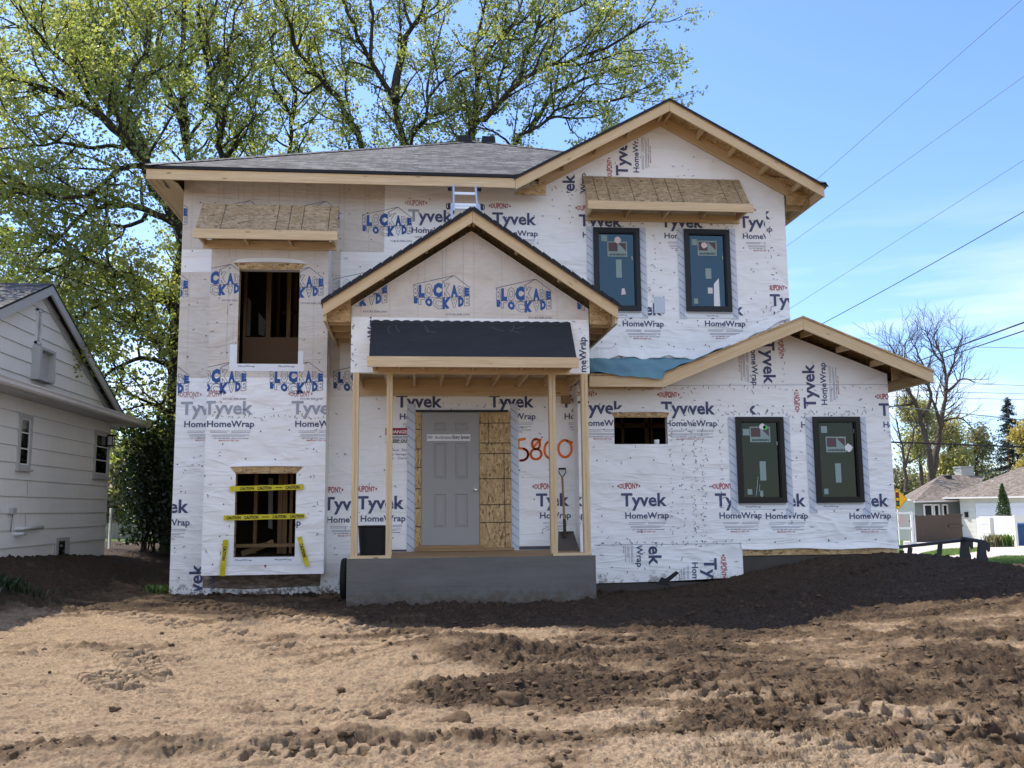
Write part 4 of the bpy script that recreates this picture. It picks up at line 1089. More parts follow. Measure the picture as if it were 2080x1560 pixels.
# blue membrane draped over the low roof and its eave
mb = MB(); nx, ny = 44, 16
def mem(i, j):
    u, v = i/nx, j/ny
    x = 2.64+u*2.21
    z0 = ze+.372*1.0*v if x < 3.74 else max(ze+.372*v, zw(x)-.0)
    y = 13.965+1.0*v
    z = (ze if x < 3.74 else max(ze, zw(x))) ; z = max(ze+.372*v, z if x > 3.74 else 0)+.02+.008*math.sin(u*23+v*5)+.006*math.sin(u*51)
    return Vector((x, y, z))
for i in range(nx):
    for j in range(ny): mb.face([mem(i,j), mem(i+1,j), mem(i+1,j+1), mem(i,j+1)], smooth=True)
for i in range(nx):
    def low(k):
        u = k/nx; d = .0 + .085*max(0, math.sin(min(1, max(0, (u-.08)/.44))*math.pi*.55))
        if u > .515: d = .0
        p = mem(k, 0); return Vector((p.x, p.y-.01-.02*math.sin(k*.6)**2, p.z-d-.012))
    mb.face([low(i), low(i+1), mem(i+1,0), mem(i,0)], smooth=True)
    q = lambda k: Vector((mem(k,ny).x, 14.985, mem(k,ny).z+.015))
    mb.face([mem(i,ny), mem(i+1,ny), q(i+1), q(i)], smooth=True)
mb.build('roof_membrane', MEMBRANE, house)
# ------------------------------------------------------------------ ground
def S(t): t = np.clip(t, 0, 1); return t*t*(3-2*t)
_rng = np.random.RandomState(3)
_T = _rng.rand(256, 256)
def vnoise(x, y):
    xi, yi = np.floor(x).astype(int), np.floor(y).astype(int)
    fx, fy = S(x-xi), S(y-yi)
    a, b = _T[xi & 255, yi & 255], _T[(xi+1) & 255, yi & 255]
    c, d = _T[xi & 255, (yi+1) & 255], _T[(xi+1) & 255, (yi+1) & 255]
    return (a*(1-fx)+b*fx)*(1-fy) + (c*(1-fx)+d*fx)*fy
def fbm(x, y, oct=5, rough=.5):
    s = 0; a = 1; t = 0
    for o in range(oct):
        s = s + a*vnoise(x*2**o + 17.3*o, y*2**o + 9.1*o); t += a; a *= rough
    return s/t
GS = .0265                                    # the lot falls away gently to the north-east
def base_h(x, y):
    h = .02*np.sin(x*.5+1)*np.sin(y*.4)
    r = .46*S((x-3)/5)*S((y-7)/7)*(1-S((y-16.3)/2.6))*(1-.62*S((x-7.9)/1.6))
    l = .50*S((-x-4.3)/2.4)*S((y-10.5)/4)*(1-.45*S((y-17)/5))
    h = h + r + l + .016*np.clip(y-15, 0, 14)*S((-x-2.5)/1.5) + .05*S((-x-2.2)/2)*S((y-8)/5)*(1-S((y-16)/1))*.9
    f = -GS*np.clip(y-15, 0, 47)*S((y-15.5)/2.5)*S((x-4)/5)
    h = h + f
    # bank of spoil in front of the wing foundation, heap in the middle foreground, low berm at the bottom edge
    h = h + .10*np.exp(-((x-6.6)/1.5)**2-((y-14.2)/.35)**2)
    h = h + .17*np.exp(-(((x-.30)/.75)**2+((y-8.75)/.62)**2)) + .07*np.exp(-(((x-.75)/.5)**2+((y-7.0)/.4)**2))
    h = h + .05*np.exp(-((y-5.55-.05*x)/.16)**2)*S((.9-x)/1.2)
    h = h - .05*np.exp(-(((x+1.3)/1.6)**2+((y-8.0)/1.6)**2))
    return h
def dark_mask(x, y):                          # topsoil and the painted shade strip before the house (1) against sand (0)
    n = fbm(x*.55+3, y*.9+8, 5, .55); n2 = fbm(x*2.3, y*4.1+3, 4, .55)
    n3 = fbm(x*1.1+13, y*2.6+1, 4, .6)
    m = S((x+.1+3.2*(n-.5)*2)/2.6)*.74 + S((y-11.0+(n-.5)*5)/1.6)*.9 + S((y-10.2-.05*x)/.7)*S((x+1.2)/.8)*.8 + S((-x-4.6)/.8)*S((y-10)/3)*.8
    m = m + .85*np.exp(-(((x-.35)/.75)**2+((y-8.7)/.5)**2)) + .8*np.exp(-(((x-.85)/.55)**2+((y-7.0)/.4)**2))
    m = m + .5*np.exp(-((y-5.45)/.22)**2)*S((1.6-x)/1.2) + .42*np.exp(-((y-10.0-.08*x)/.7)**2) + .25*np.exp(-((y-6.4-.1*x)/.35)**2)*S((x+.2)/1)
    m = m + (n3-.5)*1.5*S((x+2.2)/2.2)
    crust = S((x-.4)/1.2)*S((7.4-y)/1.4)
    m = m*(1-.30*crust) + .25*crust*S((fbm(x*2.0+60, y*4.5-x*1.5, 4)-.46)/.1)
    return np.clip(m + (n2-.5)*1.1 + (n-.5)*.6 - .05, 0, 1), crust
TRK = [  # wheel tracks: points, half width, depth, lug pitch
    ([(1100,1366),(1280,1378),(1420,1396),(1580,1418),(1720,1438),(1860,1460),(2000,1480),(2200,1500)], .22, .036, .15),
    ([(1080,1290),(1300,1292),(1520,1290),(1760,1294),(2100,1300)], .22, .028, .18),
    ([(330,1228),(470,1238),(640,1262),(800,1286),(1000,1300)], .22, .046, .17),
    ([(150,1240),(300,1262),(460,1282),(600,1310)], .20, .04, .17),
    ([(186,1352),(215,1370),(262,1394)], .18, .05, .13),
    ([(258,1318),(285,1340),(318,1372)], .18, .05, .13),
    ([(330,1315),(372,1340)], .14, .026, .12),
    ([(1180,1335),(1420,1330),(1640,1345),(1900,1370)], .22, .022, .18),
    ([(-40,1536),(300,1532),(700,1528),(900,1516)], .12, .03, .12),
    ([(1300,1215),(1560,1218),(1850,1200)], .25, .035, .2),
    ([(1500,1480),(1700,1500),(1900,1530),(2150,1560)], .18, .020, .14),
    ([(560,1420),(700,1440),(860,1445)], .12, .02, .12)]
def tracks(x, y):
    dh = np.zeros_like(x); cov = np.zeros_like(x)
    for pts, hw, dep, pit in TRK:
        P = [atz(px, py, 0.03) for px, py in pts]; s0 = 0
        best = np.full(x.shape, 9.); sv = np.zeros_like(x); lv = np.zeros_like(x)
        for a, b in zip(P, P[1:]):
            dx, dy = b.x-a.x, b.y-a.y; L = math.hypot(dx, dy)
            t = np.clip(((x-a.x)*dx+(y-a.y)*dy)/L/L, 0, 1)
            qx, qy = x-(a.x+dx*t), y-(a.y+dy*t); d = np.hypot(qx, qy)
            m = d < best; best = np.where(m, d, best); sv = np.where(m, s0+t*L, sv); lv = np.where(m, (qx*dy-qy*dx)/L, lv); s0 += L
        end = S(sv/.25)*S((s0-sv)/.25)
        w = S((hw-best)/.035)*end; broken = S((vnoise(x*1.7+4, y*1.7)-(.25 if dep not in (.036, .05) else -.5))/.25)
        ph = sv/pit + np.abs(lv)*2.2 + 0.2*(vnoise(x*4+70, y*4)-.5) + np.where(lv > 0, .5, 0)
        lug = S((np.abs((ph % 1)-.5)-.17)/.08)
        dh = dh + w*broken*(dep*1.9*lug*(.75+.5*vnoise(x*5+20, y*5+31))-dep) + .5*dep*np.exp(-((best-hw-.03)/.035)**2)*end*broken
        cov = np.maximum(cov, w*broken*.6)
    return dh, cov
def ground_h(x, y, fine=True):
    h = base_h(x, y)
    dm, cr = dark_mask(x, y)
    near = S((26-np.hypot(x, y))/8)
    rough = np.clip(.22+dm*1.1, 0, 1.2)*near
    h = h + .05*(fbm(x*.7, y*.7+5, 3)-.5)*near
    if fine:
        c1 = fbm(x*5, y*5, 3);  c2 = fbm(x*14+3, y*14, 3); c3 = fbm(x*34, y*34+7, 3)
        patch = S((fbm(x*1.1+9, y*1.6, 3)-.42)/.16)
        dh, cov = tracks(x, y); rough = rough*np.clip(1-1.6*cov, 0, 1)*(1-.30*S((x-.8)/1.5))
        c4 = fbm(x*8+40, y*8+3, 4, .6)
        h = h + rough*(.022*np.clip(c1-.45, 0, 1)*4*patch + .016*np.clip(c2-.45, 0, 1)*3.0*(.3+patch) + .010*(c3-.5)*2*(.5+patch))
        h = h + rough*(.010*S((c2-.52)/.10)*(.3+patch) + .007*S((c3-.54)/.10) + .016*S((c4-.55)/.12)*(.15+patch))
        h = h + .012*(fbm(x*3, y*9+2, 4)-.5)*2*near + .006*(c3-.5)*near + .011*(fbm(x*17+8, y*17, 3, .6)-.5)*2*near*S((fbm(x*1.3+50, y*1.9, 3)-.36)/.2) + .010*S((fbm(x*2.2+30, y*7.5+4, 4)-.56)/.09)*near + .014*S((fbm(x*5+3, y*11+4, 3)-.60)/.05)*near - .013*S((fbm(x*4+90, y*9+4, 3)-.62)/.04)*near + .007*S((fbm(x*24+11, y*24, 2)-.60)/.06)*near
        h = h*(1) + dh*near - rough*.010*cov
        # ragged dried ridges across the crust
        st = np.abs(fbm(x*2.4+y*2.2, y*15-x*5, 4)-.5); h = h + cr*near*(.020*S((.035-st)/.03)*S((fbm(x*2,y*3,3)-.4)/.15) + .010*S((fbm(x*9-y*6,y*26,3)-.58)/.05))
    return h, dm, cr
def gz_at(x, y):
    h, _, _ = ground_h(np.array([float(x)]), np.array([float(y)]), False); return float(h[0])

angs = np.concatenate([np.linspace(-180,-42,24,endpoint=False), np.linspace(-42,-27,14,endpoint=False), np.linspace(-27,39,820,endpoint=False), np.linspace(39,52,14,endpoint=False), np.linspace(52,180,24,endpoint=False)])
rads = np.concatenate([np.geomspace(.3,4.2,26,endpoint=False), np.geomspace(4.2,17,560,endpoint=False), np.geomspace(17,70,120,endpoint=False), np.geomspace(70,2500,36)])
A_, Rr = np.meshgrid(np.radians(angs), rads)
gx2, gy2 = Rr*np.sin(A_), Rr*np.cos(A_)
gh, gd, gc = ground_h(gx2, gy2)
nr, na = gx2.shape
co = np.stack([gx2, gy2, gh], -1).reshape(-1, 3)
i0 = (np.arange(nr-1)[:,None]*na + np.arange(na)[None,:]); i1 = (np.arange(nr-1)[:,None]*na + (np.arange(na)[None,:]+1) % na)
quads = np.stack([i0, i0+na, i1+na, i1], -1).reshape(-1, 4)[:, ::-1]
def fast_mesh(name, co, faces, k):
    me = bpy.data.meshes.new(name)
    me.vertices.add(len(co)); me.vertices.foreach_set('co', np.asarray(co, np.float32).ravel())
    me.loops.add(faces.size); me.loops.foreach_set('vertex_index', np.asarray(faces, np.int32).ravel())
    me.polygons.add(len(faces)); me.polygons.foreach_set('loop_start', np.arange(0, faces.size, k, dtype=np.int32)); me.polygons.foreach_set('loop_total', np.full(len(faces), k, np.int32))
    me.update(calc_edges=True)
    return me
gme = fast_mesh('ground', co, quads, 4)
at_ = gme.attributes.new('soil', 'FLOAT', 'POINT'); at_.data.foreach_set('value', gd.ravel().astype(np.float32))  # topsoil plus the painted shade strip before the house
at_ = gme.attributes.new('crust', 'FLOAT', 'POINT'); at_.data.foreach_set('value', gc.ravel().astype(np.float32))
gme.polygons.foreach_set('use_smooth', np.ones(len(quads), bool))
t = NT('earth'); v = t.map()
so, cr_ = t.node('Attribute', attribute_name='soil').outputs['Fac'], t.node('Attribute', attribute_name='crust').outputs['Fac']
n1 = t.noise(v, 7, 8, .7); n2 = t.noise(v, 38, 6, .7)
s2 = t.ramp(n2, [(.34,0),(.66,1)]); s1 = t.ramp(n1, [(.34,0),(.66,1)])
sand = t.mix(s2, (.155,.108,.068), (.475,.355,.23)); sand = t.mix(t.math('MULTIPLY', s1, .45), sand, (.24,.165,.10))
sand = t.mix(t.ramp(t.noise(t.map(scale=(1,2.2,1)), 1.3, 6, .65), [(.44,0),(.64,.5)]), sand, (.225,.163,.107))
soil = t.mix(s2, (.035,.023,.014), (.20,.138,.086)); soil = t.mix(t.math('MULTIPLY', s1, .5), soil, (.15,.102,.063))
shade_soil = t.mix(s2, (.014,.0095,.007), (.092,.064,.043))  # near-black soil: the house's shade put into the ground colour
crust_c = t.mix(s2, (.17,.120,.078), (.48,.37,.25))
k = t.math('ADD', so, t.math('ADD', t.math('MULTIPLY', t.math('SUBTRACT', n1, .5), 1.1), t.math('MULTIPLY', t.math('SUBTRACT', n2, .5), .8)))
c = t.mix(t.ramp(cr_, [(.2,0),(.8,.7)]), sand, crust_c)
c = t.mix(t.ramp(k, [(.20,0),(.58,1)]), c, soil)
c = t.mix(t.ramp(k, [(.66,0),(.98,.92)]), c, shade_soil)
n3 = t.noise(v, 130, 3, .7); nb = t.bump(t.math('ADD', n1, t.math('MULTIPLY', n2, .6)), .9, .03); nb = t.bump(n3, .7, .008, nb); pass
# far ground beyond the lot reads as lawn
sp2 = t.node('SeparateXYZ'); t.l.new(v, sp2.inputs[0])
far = t.ramp(t.math('MULTIPLY', t.math('ADD', sp2.outputs['Y'], t.math('MULTIPLY', t.math('LESS_THAN', sp2.outputs['X'], 2.0), -8.0)), .01), [(.195,0),(.205,1)])
c = t.mix(far, c, t.mix(n2, (.05,.09,.02), (.10,.15,.04)))
t.bsdf(c, .95, nb, .1)
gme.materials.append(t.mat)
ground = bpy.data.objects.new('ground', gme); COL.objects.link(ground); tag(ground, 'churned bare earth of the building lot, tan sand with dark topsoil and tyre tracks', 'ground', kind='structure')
EARTH = t.mat

# clods of soil lying on the churned ground
ph = (1+5**.5)/2
ico = np.array([(-1,ph,0),(1,ph,0),(-1,-ph,0),(1,-ph,0),(0,-1,ph),(0,1,ph),(0,-1,-ph),(0,1,-ph),(ph,0,-1),(ph,0,1),(-ph,0,-1),(-ph,0,1)], float)/1.902
icf = np.array([(0,11,5),(0,5,1),(0,1,7),(0,7,10),(0,10,11),(1,5,9),(5,11,4),(11,10,2),(10,7,6),(7,1,8),(3,9,4),(3,4,2),(3,2,6),(3,6,8),(3,8,9),(4,9,5),(2,4,11),(6,2,10),(8,6,7),(9,8,1)])
def subdiv(v, f):
    v = [tuple(p) for p in v]; mid = {}; nf = []
    def m(a, b):
        k = (min(a,b), max(a,b))
        if k not in mid:
            p = (np.array(v[a])+np.array(v[b])); p /= np.linalg.norm(p); v.append(tuple(p)); mid[k] = len(v)-1
        return mid[k]
    for a, b, c in f:
        ab, bc, ca = m(a,b), m(b,c), m(c,a); nf += [(a,ab,ca),(b,bc,ab),(c,ca,bc),(ab,bc,ca)]
    return np.array(v), np.array(nf)
ic2, if2 = subdiv(ico, icf)
def clods(name, n, rmin, rmax, region, power, label, thresh=.35, flat=.65):
    rg = np.random.RandomState(len(name)+n); VV = []; FF = []; b = 0; tries = 0
    while len(VV) < n and tries < n*30:
        tries += 1
        px, py = rg.uniform(region[0], region[1]), rg.uniform(region[2], region[3])
        p = atz(px, py, 0.03); x, y = p.x, p.y
        dm, _ = dark_mask(np.array([x]), np.array([y]))
        if rg.rand() > (.025 + max(0, dm[0]-thresh)*1.5): continue
        r = rmin*(rmax/rmin)**(rg.rand()**power)
        vv = ic2*(1+.45*(rg.rand(len(ic2),1)-.5)+.25*np.sin(ic2@rg.randn(3,1)*3))
        vv = vv*np.array([r*rg.uniform(.8,1.5), r*rg.uniform(.8,1.3), r*rg.uniform(.35,.7)])
        a = rg.uniform(0, 6.28); ca, sa = math.cos(a), math.sin(a)
        vv = np.stack([vv[:,0]*ca-vv[:,1]*sa, vv[:,0]*sa+vv[:,1]*ca, vv[:,2]], 1)
        hz = ground_h(np.array([x]), np.array([y]))[0][0]
        VV.append(vv+np.array([x, y, hz+r*.18])); FF.append(if2+b); b += len(vv)
    me = fast_mesh(name, np.concatenate(VV), np.concatenate(FF), 3); me.materials.append(CLOD)
    o = bpy.data.objects.new(name, me); COL.objects.link(o); return o
t = NT('clod_earth'); v = t.map(); n2 = t.noise(v, 40, 5, .7)
t.bsdf(t.mix(n2, (.05,.034,.022), (.17,.115,.07)), .95, t.bump(t.noise(v, 70, 5, .7), .8, .01), .1); CLOD = t.mat
tag(clods('dirt_clods', 3600, .005, .034, (0,2080,1225,1558), 3.0, '', .2), 'crumbled clods of brown soil strewn over the bare ground', 'dirt', kind='stuff')
def clump(px, py, r, label):
    p = atz(px, py, .04); mb = MB(); rg = np.random.RandomState(px)
    V3, F3 = subdiv(ic2, if2)
    vv = V3*(1+.25*np.sin(V3@rg.randn(3,1)*2.5)+.22*np.sin(V3@rg.randn(3,1)*5)+.12*(rg.rand(len(V3),1)-.5))
    vv = vv*np.array([r*1.3, r, r*.75])
    hz = gz_at(p.x, p.y)
    me = fast_mesh('soil_lump', vv, F3, 3); me.materials.append(CLOD)
    o = bpy.data.objects.new('soil_lump', me); COL.objects.link(o); o.location = (p.x, p.y, hz+r*.35)
    tag(o, label, 'soil lump', 'large lumps of soil in the foreground')
clump(1040,1425,.075,'largest dark soil lump, in the middle foreground below the heap')
clump(928,1462,.06,'dark soil lump left of the largest one in the foreground')
clump(768,1452,.035,'pale brown soil lump standing alone on the sand')
clump(585,1505,.028,'small soil lump near the lower edge on the tan sand')
clump(870,1318,.035,'soil lump on top of the low heap')
clump(1505,1345,.05,'dark soil lump on the right, above the clear tyre track')
# ------------------------------------------------------------------ things on and around the house
# ladder leaning on the eave
lad = thing('ladder', 'silver aluminium ladder leaning on the eave behind the porch gable', 'ladder', (.73, 13.75, 5.4))
lt, lb = 6.40, 5.30; yt, yb = 14.355, 13.66
P = lambda x, z: Vector((x, yb+(yt-yb)*(z-lb)/(lt-lb), z))
for sg, nm in ((-1,'rail'),(1,'rail')):
    mb = MB(); c = .73
    mb.beam(P(c+sg*.185,5.85), P(c+sg*.175,lt), .028, .065, (0,1,0)); mb.beam(P(c+sg*.222,5.22), P(c+sg*.215,5.98), .032, .075, (0,1,0)); mb.build('rail', ALU, lad)
    mb = MB(); q = P(c+sg*.235,6.33); mb.tube([q+Vector((-.03,0,0)), q+Vector((.03,0,0))], .032, 10); mb.build('end_cap', BLACKFRAME, lad)
    mb = MB(); q = P(c+sg*.245,5.98); mb.box(q.x-.03,q.x+.03,q.y-.03,q.y+.03,q.z-.05,q.z+.03); mb.tube([q+Vector((sg*.02,0,-.06)),q+Vector((sg*.05,0,-.04)),q+Vector((sg*.05,0,.02)),q+Vector((0,0,.04))], .009, 6); mb.build('lock', BLACKFRAME, lad)
for z, w in ((6.235,.17),(6.0,.21),(5.94,.2),(5.70,.2),(5.42,.2)):
    mb = MB(); mb.beam(P(.73-w,z), P(.73+w,z), .038, .04, (0,0,1)); mb.build('rung', ALU, lad)

# ribbed black tub on the porch
tub = thing('waste_bin', 'ribbed black plastic bin standing on the porch between the left posts', 'bin', (-.66, 14.1, .64))
bx_ = (wx(727,1100,14.1)[0]+wx(787,1100,14.1)[0])/2
mb = MB(); n = 40; base = []
prof = [(.185,.0),(.215,.40),(.225,.405),(.225,.43),(.20,.43),(.17,.03)]
for r, z in prof:
    base.append(len(mb.v))
    for k in range(n):
        a = 2*math.pi*k/n; rr = r*(1+(.022 if (k//2)%2 and z < .40 else 0)); mb.v.append((bx_+rr*math.cos(a), 14.1+rr*math.sin(a), .64+z))
for i in range(len(prof)-1):
    for k in range(n):
        k2 = (k+1)%n; mb.f.append((base[i]+k, base[i]+k2, base[i+1]+k2, base[i+1]+k)); mb.m.append(0); mb.sm.append(False); mb.uv.append([(0,0)]*4)
mb.f.append(tuple(base[-1]+k for k in range(n))); mb.m.append(0); mb.sm.append(False); mb.uv.append([(0,0)]*n)
mb.build('tub', PLASTIC_K, tub)
mb = MB(); mb.tube([(bx_+.228*math.cos(2*math.pi*k/28), 14.1+.228*math.sin(2*math.pi*k/28), .64+.42) for k in range(29)], .010, 6, 0, False); mb.build('rim', PLASTIC_K, tub)

# tyre against the side of the porch
tyre = thing('tyre', 'black rubber tyre standing against the left side of the grey porch front', 'tyre', (-1.03, 13.6, .1))
mb = MB(); tyc = Vector((-1.012, 13.55, .345))
for k in range(32):
    a0, a1 = 2*math.pi*k/32, 2*math.pi*(k+1)/32
    def ring(a):
        out = []
        for dx, r in ((.045,.16),(.052,.21),(.046,.262),(.02,.285),(-.02,.285),(-.046,.262),(-.052,.21),(-.045,.16)): out.append(tyc+Vector((dx, r*math.cos(a), r*math.sin(a))))
        return out
    r0, r1 = ring(a0), ring(a1)
    for i in range(7): mb.face([r0[i], r0[i+1], r1[i+1], r1[i]], 0, [(0,0)]*4, True)
mb.build('tread', RUBBER, tyre)
mb = MB(); mb.tube([tyc+Vector((-.035,0,0)), tyc+Vector((.035,0,0))], .162, 28); mb.tube([tyc+Vector((-.05,0,0)), tyc+Vector((.05,0,0))], .05, 14); mb.build('rim', STEEL, tyre)

# square shovel leaning on the wall
sh = thing('shovel', 'square-mouth shovel with D grip leaning upright on the wall behind the right porch posts', 'shovel', (2.05, 14.6, .64))
A = lambda px, py, Y: at(px, py, Y)
Yb, Yt = 14.55, 14.93
yy = lambda py: Yb+(Yt-Yb)*(1120-py)/(1120-951)
mb = MB()
mb.tube([A(1142,968,yy(968)), A(1143.5,1000,yy(1000)), A(1146,1050,yy(1050)), A(1147,1082,yy(1082))], [.016,.018,.020,.022], 10); mb.build('shaft', LUMBER_D, sh)
mb = MB()
g = [A(1141,969,yy(969)), A(1135.5,960,yy(960)), A(1135,952,yy(952)), A(1149,952,yy(952)), A(1149,960,yy(960)), A(1143,969,yy(969))]
mb.tube(g, .009, 8); mb.tube([A(1135,952,yy(952)), A(1149,952,yy(952))], .016, 10); mb.build('grip', STEEL, sh)
mb = MB()
mb.tube([A(1146.4,1055,yy(1055)-.005), A(1147.5,1092,yy(1092)-.012)], .025, 10)
c4 = [A(1134,1081,yy(1081)), A(1165,1080,yy(1080)), A(1178,1120,Yb), A(1133,1120,Yb)]
nx_ = 8
for i in range(nx_):
    u0, u1 = i/nx_, (i+1)/nx_
    b = lambda u, v: (c4[0].lerp(c4[1], u)).lerp(c4[3].lerp(c4[2], u), v) + Vector((0, .035*math.sin(math.pi*u)+(.0 if v else .0), 0))
    for v in range(4): mb.face([b(u0,v/4), b(u0,(v+1)/4), b(u1,(v+1)/4), b(u1,v/4)], 0, None, True)
mb.beam(c4[0]+Vector((0,.0,.004)), c4[1]+Vector((0,.0,.004)), .03, .012)
mb.build('blade', plain('worn_dark_steel', (.075,.062,.05), .6, .35, 10), sh)

# warning sheet stapled beside the door
sg_ = thing('danger_sign', 'white paper warning sheet with a red DANGER band stapled left of the door', 'sign', (-.25, YM, 2.5))
mb = MB(); ink = Ink(mb, YM-.006)
X0, X1 = wx(783,885,YM)[0], dx0-.128
zt_, zm, zb2 = wx(810,869.5,YM)[1], wx(810,883.5,YM)[1], wx(810,900,YM)[1]
hs = rect_hp(X0, X1, 0, 9)
ink.rect(X0, X1, zb2, zt_, 0, (), 0)
ink.rect(X0, X1, zm, zt_, 2, (), .001); ink.rect(X0, X1, zm+.008, zt_-.008, 1, (), .002)
XL, WW = wx(793,880,YM)[0], .31
ink.text('DANGER', XL, zm+.026, WW, .052, 0, 0, .03, hs, .003)
ink.text('CONSTRUCTION AREA', XL-.02, zm-.055, .42, .036, 2, 0, .02, hs, .003); ink.text('KEEP OUT', XL-.0, zm-.113, .31, .042, 2, 0, .035, hs, .003)
ink.rect(X0, X1, zb2+.002, zb2+.009, 2, (), .003)
mb.build('sheet', [PAPER, DANGERRED, INKBLACK], sg_)

# caution tape across the lower bay opening
def tape(p0, p1, Y0, label, ofs, wob=.0, w=.088, twist=0):
    mb = MB(); a, b = at(*p0, Y0), at(*p1, Y0); L = (b-a).length; d = (b-a)/L
    n = 14; nrm = Vector((-d.z, 0, d.x))
    def q(t, v):
        c = a.lerp(b, t) + Vector((0, -.012*math.sin(t*9+twist)-.006, -wob*math.sin(math.pi*t)))
        ww = w*(1-.15*abs(math.sin(t*7+twist)))
        return c + nrm*(ww*(v-.5))
    for i in range(n): mb.face([q(i/n,0), q((i+1)/n,0), q((i+1)/n,1), q(i/n,1)], 0, None, True)
    def put(body, s, ww, h):
        for tr in text_tris(body, .035):
            P = []
            for p in tr:
                tt = (s+p[0]*ww)/L; vv = .5+(p[1]-.5)*h/w
                c = q(min(max(tt,0),1), vv)+Vector((0,-.004,0)); P.append(c)
            if s >= -.02 and s+ww <= L+.02: mb.face(P, 1)
    s = ofs; k = 0
    while s < L:
        put('CAUTION', s, .205, .049); s += .255; k += 1
        if k % 2 == 0:
            put('<=====>', s, .11, .03) ; s += .16
    o = mb.build('caution_tape', [YELLOW, INKBLACK]); tag(o, label, 'caution tape', 'yellow caution tapes at the lower bay opening')
YT = 14.462
tape((467,993),(617,989), YT, 'upper yellow caution tape stretched level across the glassless lower bay opening', .15, .0, .085)
tape((455,1052),(619,1048), YT, 'lower yellow caution tape stretched across the glassless lower bay opening', .04, .0, .085, 1)
tape((459,1096),(451,1170), YT, 'torn yellow caution tape end hanging left of the bay opening', .1, 0, .085, 2)
tape((608,1091),(624,1150), YT, 'torn yellow caution tape end hanging right of the bay opening', .1, 0, .075, 4)

# scrap of black board against the wing
sc = MB(); p = [(1335,1187),(1345,1172),(1352,1176),(1374,1160),(1380,1164),(1356,1184),(1362,1190)]
sc.poly_y([wx(a, b, 14.3) for a, b in p], 14.3, 0, (), .03)
tag(sc.build('board_scrap', BLACKEDGE), 'pointed black board scrap lying at the foot of the white wing film', 'scrap')
sc = MB(); q = at(1135,1148,13.0)
# dark steel attachment frame on the dirt at the right
fk = thing('fork_attachment', 'dark steel lifting-fork frame with two hook plates standing on the soil beside the wing', 'machine part', (9.5, 16, .3))
Yk, Yk2 = 16.0, 15.3
mb = MB(); mb.beam(at(1815,1112.5,Yk), at(1960,1097,Yk), .09, .05); mb.build('rail', STEEL, fk)
mb = MB(); mb.beam(at(1959,1094,Yk), at(2000,1101,Yk2), .07, .055); mb.build('rail', STEEL, fk)
for (t0, t1, y) in (((1959,1091),(1955,1150),Yk),((1994,1099),(1990,1152),Yk2)):
    mb = MB(); mb.beam(at(*t0,y), at(*t1,y), .09, .085, (0,1,0)); mb.build('upright', STEEL, fk)
for t0, t1 in (((1910,1105),(1905,1150)),((1849,1112),(1845,1145)),((1832,1118),(1829,1150))):
    mb = MB(); mb.beam(at(*t0,Yk), at(*t1,Yk), .065, .05, (0,1,0)); mb.build('leg', STEEL, fk)
hook = [(1110,290),(1150,285),(1205,300),(1222,340),(1222,440),(1205,465),(1188,455),(1180,420),(1168,402),(1160,440),(1160,500),(1172,535),(1190,575),(1188,640),(1170,670),(1100,672)]
for dx, dy, y in ((0,0,Yk-.02),(288,45,Yk2-.02)):
    mb = MB(); pts = [wx(1830+(a+dx)/8.32, 1060+(b+dy)/8.32, y) for a, b in hook]
    mb.poly_y(pts, y, 0, (), .03); mb.build('hook_plate', STEEL, fk)

# ------------------------------------------------------------------ neighbour's house on the left
nh = thing('siding_house', 'older white house with wide lap siding, partly out of frame on the left', 'house', (-6.75, 16, .4))
XN, XG, XE = -6.75, -7.02, -6.22
yz = lambda px, py, X: (atx(px, py, X).y, atx(px, py, X).z)
mb = MB()
yfar = yz(218,1000,XN)[0]; ynear = 8.5
wins = []
for a, b, c, d in ((34,60,841,953),(189,218.5,876,970)):
    y0, y1 = yz(a,(c+d)/2,XN)[0], yz(b,(c+d)/2,XN)[0]; z1, z0 = yz((a+b)/2,c,XN)[1], yz((a+b)/2,d,XN)[1]; wins.append((y0,y1,z0,z1))
def siding(mb, X, zs, extent, lap=.018):
    """lapped boards on a wall facing +X; extent(z) -> (y0,y1)"""
    for z0, z1 in zip(zs, zs[1:]):
        a0, a1 = extent(z0); b0, b1 = extent(z1)
        mb.face([(X+lap,a0,z0),(X+lap,a1,z0),(X,b1,z1),(X,b0,z1)], 0, [(a0,z0),(a1,z0),(b1,z1),(b0,z1)])
        mb.face([(X,a0,z0),(X,a1,z0),(X+lap,a1,z0),(X+lap,a0,z0)], 1)
zs = [1.3-.283*2] + [1.3+.283*k for k in range(-1, 8)]
siding(mb, XN, zs[:-1]+[3.26], lambda z: (ynear, yfar))
mb.face([(XN-.01,ynear,-.3),(XN-.01,yfar,-.3),(XN-.01,yfar,zs[0]),(XN-.01,ynear,zs[0])])
mb.face([(XN,yfar,-.3),(-16,yfar,-.3),(-16,yfar,3.26),(XN,yfar,3.26)]); mb.face([(-16,ynear,-.3),(XN,ynear,-.3),(XN,ynear,3.26),(-16,ynear,3.26)])
# board butt joints
for k, z in enumerate(zs[:-1]):
    for yj in (ynear+2.1+(k%3)*1.3, ynear+6.7+(k%2)*1.9): mb.face([(XN+.02,yj,z+.02),(XN+.02,yj+.012,z+.02),(XN+.004,yj+.012,z+.26),(XN+.004,yj,z+.26)], 1)
gshade = plain('siding_joint_dark', (.16,.18,.18), .8)
mb.build('lap_siding_wall', [SIDING, gshade], nh)
